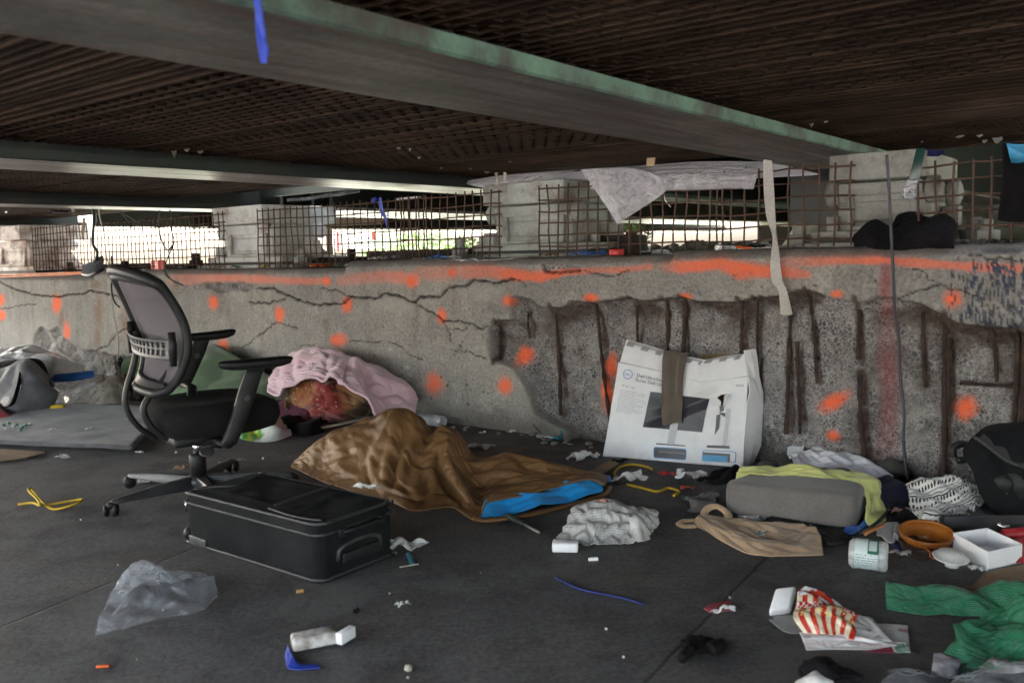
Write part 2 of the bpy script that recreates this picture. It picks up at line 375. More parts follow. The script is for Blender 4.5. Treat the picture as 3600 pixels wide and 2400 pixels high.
# bank beyond the pier: rises behind the wall, lower to the left
def bank_h(L, q):
    rise = sstep(8, 14, q) * 1.15 * (1 - sstep(.33, .39, L / np.maximum(q, 1))) + sstep(5.2, 8, q) * .08
    return .80 + rise + (fbm(L * 1.3, q * 1.3, 4, 5) - .5) * .18 * sstep(5.6, 7, q) - sstep(5.5, 8.5, L) * sstep(5.3, 8, q) * .55
Ls = np.r_[np.linspace(-60, -6, 12), np.linspace(-5.5, 12, 100), np.linspace(13, 70, 12)]; qs = np.r_[np.linspace(Q + 1.35, 24, 90), np.linspace(26, 120, 14)]
LL, QQ = np.meshgrid(Ls, qs); HH = bank_h(LL, QQ)
t = NT('weedy pale bank'); g = t.n('ShaderNodeNewGeometry').outputs['Position']
b = t.mix(t.ramp(t.noise(g, 1.1, 6, .65), (.42, 0), (.6, 1)), (.62, .60, .55), (.30, .36, .17))
t.pbr(b, .95, Normal=t.bump(t.noise(g, 18, 5), .8, .05))
mesh('hillside', WD * LL[..., None] + BD * QQ[..., None] + ZU * HH[..., None], gridf(len(qs), len(Ls))[::1], t.mat, kind='structure')
# ================================================================ abutment wall
def z6(x, y): return (1800 + x * .5102, 900 + y * .5102)
def z7(x, y): return (2700 + x * .5102, 900 + y * .5102)
def z5(x, y): return (900 + x * .5102, 900 + y * .5102)
def z4(x, y): return (x * .5102, 900 + y * .5102)
WLp = lambda pts: [wl(*p) for p in pts]
def rough_line(pl, step=.03, amp=.012, seed=1):
    pl = np.array(pl); out = []
    for i in range(len(pl) - 1):
        k = max(1, int(np.linalg.norm(pl[i + 1] - pl[i]) / step))
        for j in range(k):
            out.append(pl[i] + (pl[i + 1] - pl[i]) * j / k)
    out.append(pl[-1]); out = np.array(out); s = np.arange(len(out))
    out[:, 0] += (vn(s * .7, s * 0. + seed, seed) - .5) * amp; out[:, 1] += (vn(s * .7, s * 0. + 9 + seed, seed) - .5) * amp
    return [tuple(p) for p in out]
STEPS = [(wl(2362, 890)[0], .985), (wl(1215, 930)[0], .967), (wl(328, 955)[0], .925), (99, .878)]
def wtop(L):
    L = np.asarray(L, float); r = np.full(L.shape, STEPS[-1][1])
    for (l, z) in STEPS[::-1]: r = np.where(L < l, z, r)
    return r
SPALL = [(1716, 1150), (1745, 1128), (1795, 1122), (1797, 1045), (1825, 1038), (1866, 1048), (1900, 1075), (1968, 1080), (2004, 1058), (2065, 1060), (2157, 1058), (2208, 1043), (2260, 1052),
         (2310, 1053), (2397, 1043), (2460, 1062), (2514, 1063), (2616, 1053), (2700, 1040), (2741, 1033), (2776, 1022), (2838, 1020), (2904, 1038), (2960, 1050), (3006, 1058), (3047, 1053),
         (3093, 1035), (3139, 1040), (3190, 1058), (3261, 1079), (3312, 1104), (3353, 1126), (3404, 1140), (3465, 1147), (3516, 1142), (3567, 1155), (3620, 1180), (3900, 1240),
         (3900, 1900), (2020, 1560), (1989, 1512), (1955, 1498), (1915, 1475), (1880, 1455), (1864, 1430), (1861, 1390), (1831, 1339), (1800, 1298), (1770, 1283), (1742, 1277), (1722, 1262), (1711, 1206)]
SP1 = rough_line(WLp(SPALL + SPALL[:1]), .035, .016, 3)
SP2 = rough_line(WLp([(112, 1211), (122, 1170), (143, 1145), (170, 1160), (204, 1143), (224, 1186), (286, 1226), (357, 1237), (440, 1250), (470, 1310), (440, 1345), (300, 1340), (255, 1270), (200, 1235), (150, 1250), (118, 1240)]), .03, .02, 5)
SP3 = rough_line(WLp([(607, 1036), (648, 1007), (700, 995), (740, 987), (790, 992), (850, 990), (905, 1000), (900, 1018), (867, 1027), (840, 1018), (800, 1030), (765, 1030), (740, 1015), (690, 1018), (640, 1030)]), .03, .012, 6)
SP4 = rough_line(WLp([(1900, 938), (1922, 918), (1990, 925), (2050, 945), (2040, 962), (2010, 958), (1960, 956), (1925, 958)]), .03, .008, 8)
CR = [([z4(*p) for p in [(-60, 150), (0, 175), (60, 210), (150, 240), (250, 270), (400, 280), (500, 262), (560, 265), (620, 240), (740, 260), (870, 300), (1000, 318), (1180, 270)]], .011),
      ([z5(*p) for p in [(0, 230), (60, 222), (120, 215), (150, 240), (210, 270), (300, 300), (420, 335), (590, 325), (660, 285), (840, 290), (870, 262), (900, 262), (980, 270), (1090, 325), (1130, 280), (1270, 275), (1330, 215), (1430, 210), (1510, 170), (1600, 170), (1640, 190), (1764, 160)]], .010),
      ([z5(*p) for p in [(-40, 322), (100, 320), (210, 290)]], .007),
      ([z5(*p) for p in [(1100, 325), (1180, 380), (1260, 410), (1290, 450), (1400, 450), (1480, 465), (1560, 510), (1600, 480)]], .006),
      ([z5(*p) for p in [(1290, 450), (1330, 520), (1340, 600)]], .003), ([z5(*p) for p in [(1450, 460), (1455, 500), (1380, 505), (1310, 510)]], .003),
      ([z5(*p) for p in [(620, 585), (760, 590), (880, 585), (990, 610), (1050, 680), (1150, 720)]], .0025), ([z5(*p) for p in [(1340, 650), (1450, 660), (1590, 710)]], .0025),
      ([z5(*p) for p in [(0, 560), (60, 520), (140, 450), (200, 470), (290, 500)]], .004), ([z5(*p) for p in [(300, 615), (370, 610), (440, 635)]], .003),
      ([z6(*p) for p in [(40, 30), (170, 40), (215, 75), (240, 105), (330, 112), (400, 115), (470, 100)]], .008), ([z6(*p) for p in [(500, 105), (600, 128), (740, 125), (820, 100)]], .003),
      ([z6(*p) for p in [(0, 160), (60, 175), (95, 205)]], .003),
      ([z4(*p) for p in [(0, 360), (70, 360), (120, 340), (250, 330)]], .004), ([z4(*p) for p in [(925, 470), (860, 500), (800, 540), (740, 620), (620, 670)]], .006),
      ([z4(*p) for p in [(1764, 560), (1700, 610), (1660, 640)]], .003), ([z6(*p) for p in [(150, 1150), (190, 1215), (230, 1240)]], .004),
      ([z7(*p) for p in [(910, 298), (960, 262), (1060, 240), (1180, 205), (1300, 235), (1430, 270)]], .003), ([z7(*p) for p in [(1180, 205), (1110, 150), (1010, 90)]], .002), ([z7(*p) for p in [(1380, 0), (1560, 20), (1760, 30)]], .003),
      ([(120, 1245), (60, 1270), (10, 1262)], .003), ([(1238, 1050), (1180, 1020), (1120, 1010)], .003)]
CR = [(rough_line(WLp(p), .016, .017, 11 + i), w) for i, (p, w) in enumerate(CR)]
REB = [((1928, 1074), (1948, 1466), .012), ((2070, 1055), (2121, 1487), .011), ((2223, 1080), (2212, 1290), .009), ((2323, 1050), (2318, 1480), .010), ((2384, 1042), (2380, 1480), .010),
       ((2591, 1052), (2591, 1500), .010), ((2644, 1046), (2640, 1500), .008), ((2761, 1090), (2746, 1533), .011), ((2787, 1205), (2792, 1535), .010), ((2826, 1014), (2856, 1354), .008),
       ((3001, 1046), (3006, 1267), .011), ((3004, 1325), (3021, 1614), .013), ((3231, 1098), (3236, 1369), .008), ((3312, 1110), (3306, 1700), .013), ((3326, 1196), (3321, 1461), .010),
       ((3472, 1140), (3496, 1349), .008), ((3566, 1155), (3560, 1560), .012), ((3590, 1160), (3588, 1560), .011), ((3363, 1354), (3557, 1369), .008), ((1732, 1128), (1732, 1275), .009), ((1831, 1100), (1838, 1190), .007)]
# --- face grid
Lc = [-.3]
while Lc[-1] < 10.3: Lc.append(Lc[-1] + .0062 + .0009 * max(0, Lc[-1]))
Lc = np.array([-3.0, -1.5] + Lc + [11.5, 14, 18])
for l, _ in STEPS[:3]:
    k = np.argmin(abs(Lc - l)); Lc[k] = l - .003; Lc[k + 1] = l + .012
nz = 132; vz = np.linspace(0, 1, nz)
LL, VV = np.meshgrid(Lc, vz); TT = wtop(LL); BEV = .045
ZZ = -.02 + VV * (TT - BEV + .02)
dsp = (fbm(LL * 1.1, ZZ * 1.1, 3, 2) - .5) * .012 + (fbm(LL * 9, ZZ * 9, 4, 4) - .5) * .006
mk = np.zeros(LL.shape + (4,), np.float32); pc = np.zeros(LL.shape + (4,), np.float32)
for pl, dep, ed in ((SP1, .10, .014), (SP2, .05, .03), (SP3, .03, .025), (SP4, .02, .02)):
    d, _ = segdist(LL, ZZ, pl); ins = inpoly(LL, ZZ, pl)
    m = np.where(ins, sstep(0, ed, d + .004), 0); m2 = np.where(ins, sstep(0, .09, d), 0)
    dsp -= m * (dep * (.55 + .45 * m2) + (fbm(LL * 5, ZZ * 5, 4, 8) - .5) * .09 + (fbm(LL * 17, ZZ * 17, 4, 9) - .5) * .045)
    mk[..., 0] = np.maximum(mk[..., 0], m)
    if pl is SP1:
        top = np.where(ins, 1 - sstep(.03, .20, d), 0) * sstep(.40, .55, ZZ) * sstep(.36, .56, fbm(LL * 6, ZZ * 9, 4, 14)); mk[..., 2] = np.maximum(mk[..., 2], top * 1.0)
for pl, w in CR:
    d, par = segdist(LL, ZZ, pl); ww = w * (.18 + .75 * vn(par * .8, par * 0, 3))
    c = 1 - sstep(ww * .35, ww + .0035, d); mk[..., 1] = np.maximum(mk[..., 1], c); dsp -= c * min(.03, w * 3)
    dsp += (1 - sstep(0, .06, d)) * .004 * (w > .006)
for a, b, r in REB:
    pl = [wl(*a), wl(*b)]; d, par = segdist(LL, ZZ, pl)
    wob = .5 + 1.0 * fbm(LL * 14, ZZ * 14, 3, 21)
    c = 1 - sstep(r * .9, r * 2.3, d / wob); mk[..., 2] = np.maximum(mk[..., 2], c * sstep(.3, .55, fbm(LL * 5, ZZ * 11, 3, 22) + .12))
    dsp -= (1 - sstep(r * .9, r * 2.2, d)) * .008
# --- sprayed paint (orange marks, a red stripe), rust runs, blue flecks
def spot(x, y, rx, ry, colr, s=1.0, soft=.75, tilt=0):
    c = wl(x, y); ex = wl(x + rx, y + tilt); ey = wl(x, y + ry)
    M = np.linalg.inv(np.array([[ex[0] - c[0], ey[0] - c[0]], [ex[1] - c[1], ey[1] - c[1]]]))
    u = M[0, 0] * (LL - c[0]) + M[0, 1] * (ZZ - c[1]); v = M[1, 0] * (LL - c[0]) + M[1, 1] * (ZZ - c[1])
    r = np.hypot(u, v) + (fbm(LL * 22, ZZ * 22, 3, 31) - .5) * .5; a = s * (1 - sstep(1 - soft, 1.25, r)); lay(a, colr)
def lay(a, c):
    k = a > pc[..., 3]
    for i in range(3): pc[..., i] = np.where(k, c[i], pc[..., i])
    pc[..., 3] = np.maximum(pc[..., 3], a)
def streak(pts, colr, soft=.6, sd=33):
    P = np.array(pts, float); c = np.array([wl(x, y) for x, y in P[:, :2]]); d, par = segdist(LL, ZZ, c)
    i = np.clip(par, 0, len(P) - 1); hw = np.interp(i, range(len(P)), P[:, 2]); st = np.interp(i, range(len(P)), P[:, 3])
    ppm = np.interp(i, range(len(P)), [abs(y - (y - 50)) / max(1e-6, abs(wl(x, y)[1] - wl(x, y - 50)[1])) for x, y in P[:, :2]])
    r = d * ppm / hw + (fbm(LL * 16, ZZ * 16, 3, sd) - .5) * .6
    lay(st * (1 - sstep(1 - soft, 1.3, r)) * (.8 + .4 * (fbm(LL * 5, ZZ * 20, 3, sd + 1) - .5)), colr)
OR = (.98, .16, .05); OP = (.86, .22, .13); RD = (.30, .022, .035)
streak([(600, 985, 26, .35), (660, 975, 30, .55), (800, 976, 16, .75), (1000, 986, 15, .85), (1150, 988, 14, .9)], OP)
streak([(1190, 988, 20, .35), (1300, 975, 24, .55), (1400, 974, 24, .8), (1462, 985, 26, .9)], OP)
streak([(1470, 965, 28, .3), (1600, 955, 32, .5), (1720, 952, 26, .6), (1800, 966, 22, .9), (1900, 972, 22, 1), (1990, 958, 14, .9), (2100, 950, 12, .6), (2200, 948, 12, .7), (2290, 938, 12, .6)], OR)
streak([(2340, 930, 30, .3), (2385, 940, 24, .95), (2460, 935, 22, 1), (2530, 925, 22, .95), (2600, 945, 34, 1), (2680, 955, 26, 1), (2740, 950, 22, .9), (2800, 960, 22, .7), (2842, 965, 12, .6)], OR)
streak([(2700, 928, 16, .3), (2800, 922, 20, .4), (2950, 916, 16, .75), (3100, 916, 16, .95), (3200, 922, 18, .8), (3350, 934, 16, .85), (3500, 940, 16, .8), (3620, 948, 16, .7)], OR)
for a in [(1149, 988, 16, 18), (1445, 985, 26, 30), (1590, 958, 22, 20), (750, 1062, 22, 30), (983, 1105, 22, 32), (1220, 1070, 24, 32), (1553, 1112, 20, 34), (1783, 1058, 22, 26), (1190, 1196, 36, 28), (785, 1220, 24, 36), (1808, 1256, 34, 36), (1525, 1352, 40, 46), (1775, 1358, 32, 38), (2080, 1046, 34, 18), (2410, 1042, 30, 16),
          (2942, 1033, 30, 18), (3350, 1052, 40, 38), (2905, 1425, 62, 36, -26), (3372, 1452, 46, 52), (2905, 1545, 30, 26), (2122, 1290, 26, 60), (2100, 1390, 26, 70), (200, 1068, 20, 40), (4, 1056, 16, 26), (8, 1108, 18, 24), (235, 1165, 16, 40), (2712, 964, 26, 20)]:
    spot(*a[:4], OR, 1.0 if a[1] < 1140 or a[0] > 1700 else .85, .8, a[4] if len(a) > 4 else 0)
streak([(3114, 880, 30, .55), (3114, 940, 28, .85), (3112, 1035, 26, .75), (3105, 1120, 40, .25), (3105, 1210, 46, .4), (3108, 1340, 44, .5), (3100, 1460, 40, .5), (3095, 1560, 44, .35), (3080, 1700, 60, .15)], RD, .8)
for a in [(335, 1000, 26, 20), (345, 1100, 22, 80), (342, 1190, 18, 60), (215, 1120, 14, 50), (620, 1000, 20, 30), (440, 1140, 22, 70)]: spot(*a, (.20, .085, .03), .6, .95)
for a in [(1380, 1075, 120, 40), (1700, 1030, 70, 40), (1430, 1290, 14, 10), (1370, 1228, 9, 10), (100, 1180, 130, 80), (20, 1150, 60, 90)]: spot(*a, (.50, .48, .43), .35 if a[2] > 20 else .8, .9)
bl = np.zeros(LL.shape)
kx = [wl(x, 1000)[0] for x in (3300, 3400, 3600)]
dens = np.interp(-LL, [-kx[0], -kx[1], -kx[2], -kx[2] + .6], [.0, .9, .9, .6]) * (.35 + 1.0 * fbm(LL * 3.5, ZZ * 2, 3, 41))
n1 = vn(LL * 95 + ZZ * 9, ZZ * 15, 44); n2 = vn(LL * 60 - ZZ * 5, ZZ * 9 + 3, 45)
for i in range(250):
    x = min(3640, 3330 + 300 * abs(RNG.beta(1.6, 1.5))); y = RNG.uniform(905, 1150); ln = RNG.uniform(10, 46); wd_ = RNG.uniform(.0012, .003)
    (l0, z0_), (l1, z1_) = wl(x, y), wl(x + RNG.uniform(-4, 7), y + ln); j0, j1 = np.searchsorted(Lc, [min(l0, l1) - .012, max(l0, l1) + .012]); i0, i1 = int(max(0, (min(z0_, z1_) - .01) / .94 * nz)), int(min(nz, (max(z0_, z1_) + .03) / .94 * nz))
    s = np.s_[i0:i1, j0:j1]
    if LL[s].size == 0: continue
    d, par = segdist(LL[s], ZZ[s], [(l0, z0_), (l1, z1_)]); a = .92 * (1 - sstep(wd_ * .5, wd_ * 1.5, d)) * (1 - mk[s][..., 0]); k = a > .25
    for c_, vv in enumerate((.022, .036, .075)): pc[s][..., c_] = np.where(k, vv, pc[s][..., c_])
    pc[s][..., 3] = np.maximum(pc[s][..., 3], a)
# dark round pits
for i in range(460):
    l, z, r = RNG.uniform(.5, 9), RNG.uniform(.05, .95), RNG.choice([.004, .005, .006, .008, .012])
    j0, j1 = np.searchsorted(Lc, [l - .03, l + .03]); i0, i1 = int(max(0, (z - .05) * nz)), int(min(nz, (z + .06) * nz))
    s = np.s_[i0:i1, j0:j1]; d = np.hypot(LL[s] - l, (ZZ[s] - z) * RNG.uniform(.6, 1.4)); mk[s][..., 1] = np.maximum(mk[s][..., 1], .8 * (1 - sstep(r * .4, r * 1.3, d)) * (mk[s][..., 0] < .3))
P = WD * LL[..., None] + BD * (Q - dsp)[..., None] + ZU * ZZ[..., None]
# bevelled edge, ledge and back
ext = []; T1 = wtop(Lc)
nb = (fbm(Lc * 5, Lc * 0, 3, 50) - .5) * .016 + (fbm(Lc * 40, Lc * 0, 2, 51) - .5) * .006
for f, (dq, dz) in enumerate(((.012, -.03), (.03, -.012), (.05, -.002), (.075, .0), (.3, .0), (.7, .0), (1.4, .0), (1.4, -1.1))):
    wv = 1 if f < 4 else .3
    ext.append(WD * Lc[:, None] + BD * (Q + dq + nb * wv * .7)[:, None] + ZU * (T1 + dz + nb * wv * .5)[:, None])
PA = np.concatenate([P, np.stack(ext)], 0); R, Cn = PA.shape[:2]
mka = np.concatenate([mk, np.zeros((len(ext), Cn, 4), np.float32)]); pca = np.concatenate([pc, np.zeros((len(ext), Cn, 4), np.float32)])
for e in range(len(ext)):
    mka[nz + e, :, 3] = (0.45, .7, .85, .9, 1, 1, 1, 1)[e]; pca[nz + e] = pc[-1] * (.6, .35, .2, .0, 0, 0, 0, 0)[e]; pca[nz + e, :, 1] *= 1
    fl = sstep(.5, .62, fbm(Lc * 14, Lc * 0 + e * 3.3, 3, 61)) * (Lc < wl(3230, 900)[0]) * (e < 5)
    pca[nz + e, :, 3] = np.maximum(pca[nz + e, :, 3], fl * .9)
    for c_, vv in enumerate((.03, .045, .085)): pca[nz + e, :, c_] = np.where(fl > .3, vv, pca[nz + e, :, c_])
mka[:, :, 3] = np.maximum(mka[:, :, 3], 0)
wall = empty('abutment_wall', lq(4, Q, 0), 'long grey concrete abutment wall with cracks, a big broken patch and orange paint marks', 'wall')
def m_wall():
    t = NT('cracked concrete'); g = t.n('ShaderNodeNewGeometry').outputs['Position']
    m = t.n('ShaderNodeAttribute', attribute_name='mk'); sp = t.n('ShaderNodeSeparateColor', i_0=m.outputs['Color']); pa = t.n('ShaderNodeAttribute', attribute_name='paint')
    # sound concrete
    big = t.noise(g, 1.4, 6, .6); mid = t.noise(g, 7, 6, .65); fine = t.noise(g, 70, 5, .7)
    mp = t.n('ShaderNodeMapping', i_0=g); mp.inputs['Scale'].default_value = (9, 9, .9); runs = t.noise(mp.outputs[0], 1.5, 4, .6)
    b = t.mix(t.ramp(big, (.36, 0), (.64, 1)), (.335, .318, .29), (.245, .238, .228))
    b = t.mix(t.math('MULTIPLY', t.ramp(runs, (.48, 0), (.7, 1)), .45), b, (.20, .175, .14))
    b = t.mix(t.math('MULTIPLY', t.ramp(mid, (.53, 0), (.72, 1)), .5), b, (.44, .42, .38))
    b = t.mix(t.math('MULTIPLY', t.ramp(t.noise(g, 3.2, 7, .7), (.54, 0), (.62, 1)), .5), b, (.15, .142, .134)); b = t.mix(t.math('MULTIPLY', t.ramp(t.noise(g, 11, 7, .75), (.60, 0), (.66, 1)), .55), b, (.13, .122, .115))
    b = t.mix(.42, b, t.ramp(fine, (.28, 0.), (.72, 1.)), 'OVERLAY')
    # broken core: stones in mortar
    v1 = t.n('ShaderNodeTexVoronoi', i_Vector=t.n('ShaderNodeMix', data_type='VECTOR', i_0=.035, i_4=g, i_5=t.n('ShaderNodeTexNoise', i_Vector=g, i_Scale=25.).outputs[1]).outputs[1], i_Scale=58., i_Randomness=1.)
    vd = t.n('ShaderNodeTexVoronoi', feature='DISTANCE_TO_EDGE', i_Vector=v1.inputs[0].links[0].from_socket, i_Scale=58., i_Randomness=1.)
    cs = t.n('ShaderNodeSeparateColor', i_0=v1.outputs['Color'])
    thr = t.math('MULTIPLY', cs.outputs[1], .18); stone = t.ramp(t.math('SUBTRACT', vd.outputs['Distance'], thr), (.035, 0.), (.075, 1.)); stone = t.math('MULTIPLY', stone, t.ramp(t.noise(g, 7, 4, .6), (.36, .25), (.52, 1.)))
    stc = t.ramp(cs.outputs[0], (0., (.075, .073, .083)), (.35, (.13, .128, .14)), (.6, (.17, .15, .155)), (.8, (.20, .19, .18)), (1., (.09, .085, .09)))
    mor = t.mix(t.ramp(t.noise(g, 5, 6, .65), (.35, 0), (.66, 1)), (.37, .355, .345), (.235, .222, .215))
    mor = t.mix(.55, mor, t.ramp(t.noise(g, 110, 4, .7), (.3, 0.), (.7, 1.)), 'OVERLAY')
    core = t.mix(stone, mor, stc)
    core = t.mix(t.math('MULTIPLY', t.ramp(t.noise(g, 2.6, 6, .7), (.48, 0), (.64, 1)), .65), core, (.085, .070, .062)); core = t.mix(t.math('MULTIPLY', t.ramp(t.noise(g, 9, 6, .7), (.56, 0), (.66, 1)), .5), core, (.36, .34, .315))
    b = t.mix(sp.outputs[0], b, core)
    ru = t.mix(t.noise(g, 40, 4), (.036, .024, .021), (.085, .046, .032))
    rm = t.math('MULTIPLY', sp.outputs[2], t.ramp(t.noise(g, 30, 5, .7), (.3, .5), (.6, 1.))); b = t.mix(rm, b, ru)
    # paint on top
    pn = t.math('MULTIPLY', pa.outputs['Alpha'], t.ramp(t.noise(g, 120, 3), (.28, .45), (.5, 1.))); b = t.mix(pn, b, pa.outputs['Color'])
    # dirt lying on the ledge, soil splash along the foot
    b = t.mix(t.math('MULTIPLY', m.outputs['Alpha'], t.ramp(t.noise(g, 24, 5, .7), (.25, .7), (.7, 1.))), b, (.085, .078, .072))
    z = t.n('ShaderNodeSeparateXYZ', i_0=g).outputs[2]
    b = t.mix(t.math('MULTIPLY', t.ramp(t.math('ADD', z, t.math('MULTIPLY', t.noise(g, 6, 4), .12)), (.09, 1.), (.2, 0.)), .55), b, (.07, .062, .05))
    b = t.mix(sp.outputs[1], b, (.022, .019, .017))
    h = t.math('ADD', t.math('MULTIPLY', fine, .6), t.math('ADD', t.math('MULTIPLY', mid, .5), t.math('MULTIPLY', t.math('MULTIPLY', stone, sp.outputs[0]), .5)))
    t.pbr(b, .93, Normal=t.bump(h, .55, .012)); return t.mat
M_WALL = m_wall()
face = mesh('concrete', PA.reshape(-1, 3), gridf(R, Cn)[::1], M_WALL, wall)
for nm, arr in (('mk', mka), ('paint', pca)):
    at_ = face.data.attributes.new(nm, 'FLOAT_COLOR', 'POINT'); at_.data.foreach_set('color', arr.reshape(-1).astype(np.float32))
bm = bmesh.new(); bm.from_mesh(face.data); bmesh.ops.recalc_face_normals(bm, faces=bm.faces); bm.to_mesh(face.data); bm.free()
M_RUST = stuff('flaking rust', (.052, .031, .025), .95, c2=(.022, .016, .015), scale=22, gs=160, bump=.9, bd=.008, dirt=(.15, .085, .055), dscale=14, damt=.45)
for i, (a, b, r) in enumerate(REB):
    la, lb = wl(*a), wl(*b); k = 60; pts = []; rs = []
    for s in np.linspace(0, 1, k):
        L, z = la[0] + (lb[0] - la[0]) * s, la[1] + (lb[1] - la[1]) * s
        pts.append(lq(L + math.sin(s * 5 + i) * .0025, Q + .066 + .010 * math.sin(s * 4 + i * 2), z)); rs.append(r * .82 * (.60 + .75 * float(vn(np.array(s * 16 + i * 7.), np.array(i * 3.), 5)) + .15 * RNG.random()))
    MB().tube(pts, rs, 7).build('rebar', M_RUST, wall, smooth=True)

M_BITS = stuff('broken concrete bits', (.24, .23, .215), .95, c2=(.10, .095, .09), scale=12, bump=.5)
_ic = bmesh.new(); bmesh.ops.create_icosphere(_ic, subdivisions=1, radius=1); _iv = np.array([p.co[:] for p in _ic.verts]); _if = [[q.index for q in p.verts] for p in _ic.faces]; _ic.free()
for k in range(90):
    L = RNG.uniform(.7, 7.5); d_ = abs(RNG.normal(0, .07)) + .012; r = RNG.uniform(.005, .016) * (1.6 if L < 4.2 and RNG.random() < .25 else 1)
    MB().add(_iv * A(r * RNG.uniform(.8, 1.6), r * RNG.uniform(.7, 1.3), r * .7) * (1 + .5 * (RNG.random((len(_iv), 1)) - .5)) + lq(L, Q - d_, r * .5), _if).build('concrete_chip', M_BITS, label='small concrete chip fallen at the foot of the cracked wall', cat='concrete chip', group='concrete chips along the foot of the wall')
# ================================================================ bridge: girders, grating, deck
ZB = 1.385; ZD = 1.472
def m_steel(name, a, b_, c, rough=.42, streak=(1, .06, 1)):
    t = NT(name); co = t.co('Object', rot=(0, 0, -math.atan2(BD[1], BD[0])))
    mp = t.n('ShaderNodeMapping', i_0=co); mp.inputs['Scale'].default_value = (.35, 6, 3); st = t.noise(mp.outputs[0], 3.0, 6, .65)
    n1 = t.noise(co, 3, 6, .65); n2 = t.noise(co, 40, 4, .7)
    b = t.mix(t.ramp(n1, (.36, 0), (.62, 1)), a, b_); b = t.mix(t.math('MULTIPLY', t.ramp(st, (.46, 0), (.6, 1)), .8), b, c); b = t.mix(t.math('MULTIPLY', t.ramp(t.noise(mp.outputs[0], 1.1, 5, .6), (.5, 0), (.62, 1)), .55), b, mul(a, 1.35))
    b = t.mix(.35, b, t.ramp(n2, (.3, 0.), (.7, 1.)), 'OVERLAY')
    ro = t.math('ADD', rough, t.math('MULTIPLY', st, .25))
    t.pbr(b, ro, Normal=t.bump(t.math('ADD', st, n2), .25, .006)); return t.mat
M_FL = m_steel('weathered girder underside', (.155, .147, .132), (.055, .058, .05), (.085, .04, .032), .45)
M_FL2 = m_steel('bare scaled girder underside', (.36, .345, .33), (.20, .19, .185), (.11, .09, .08), .2)
M_GRN = stuff('flaking green girder paint', (.12, .22, .165), .6, c2=(.05, .06, .07), scale=5, gs=60, bump=.6, dirt=(.05, .034, .028), dscale=5, damt=.95)
M_DKG = stuff('dark green girder paint', (.016, .026, .021), .6, c2=(.010, .013, .012), scale=3, dirt=(.03, .018, .012), dscale=5)
M_GRT = stuff('rusty brown grating steel', (.048, .030, .021), .8, c2=(.016, .011, .009), scale=3.5, gs=70, bump=.4, dirt=(.085, .055, .038), dscale=2.2, damt=.6, Specular_IOR_Level=.08)
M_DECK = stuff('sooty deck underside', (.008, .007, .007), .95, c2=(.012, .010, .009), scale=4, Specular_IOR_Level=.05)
GIR = [(1.17, 1.61, -1.7, Q + 1.15, 'nearest broad steel girder with flaking green edge passing over the litter'), (3.46, 3.87, -1.7, Q + .95, 'second steel girder with bare scaled underside, ending on the middle bearing'),
       (6.07, 6.42, -1.7, Q + .95, 'third steel girder, thin bright line left of the middle bearing'), (9.5, 9.9, -1.7, Q + .95, 'farthest steel girder low above the leftmost bearing')]
for i, (a, b, q0, q1, lab) in enumerate(GIR):
    g = empty('steel_girder', lq((a + b) / 2, 1, ZB), lab, 'girder', 'girders under the bridge deck')
    # scaled lip: slight waviness along the lower edges
    n = 120; qq = np.linspace(q0, q1, n); wv = (fbm(qq * 1.3, qq * 0, 3, 70 + i) - .5) * .012
    sec = []
    for k in range(n):
        e = .006; z0 = ZB + wv[k] * .4
        sec.append([lq(a + e, qq[k], z0), lq(a, qq[k], z0 + e), lq(a + wv[k], qq[k], ZB + .042), lq(b - wv[k], qq[k], ZB + .042), lq(b, qq[k], z0 + e), lq(b - e, qq[k], z0)])
    S = np.array(sec); v = S.reshape(-1, 3); f = []; mi = []
    for k in range(n - 1):
        for j in range(6):
            j2 = (j + 1) % 6; f.append((k * 6 + j, k * 6 + j2, (k + 1) * 6 + j2, (k + 1) * 6 + j)); mi.append(0 if j in (5,) else 1)
    f += [tuple(range(6)), tuple(range((n - 1) * 6, n * 6))]; mi += [1, 1]
    mesh('bottom_flange', v, f, [M_FL if i == 0 else M_FL2, M_GRN if i == 0 else M_DKG], g, smooth=False, mi=mi)
    c = (a + b) / 2
    MB().lbox(c - .02, c + .02, q0 + .003, q1 - .003, ZB + .0425, 1.86).build('web', M_DKG if i else M_GRN, g)
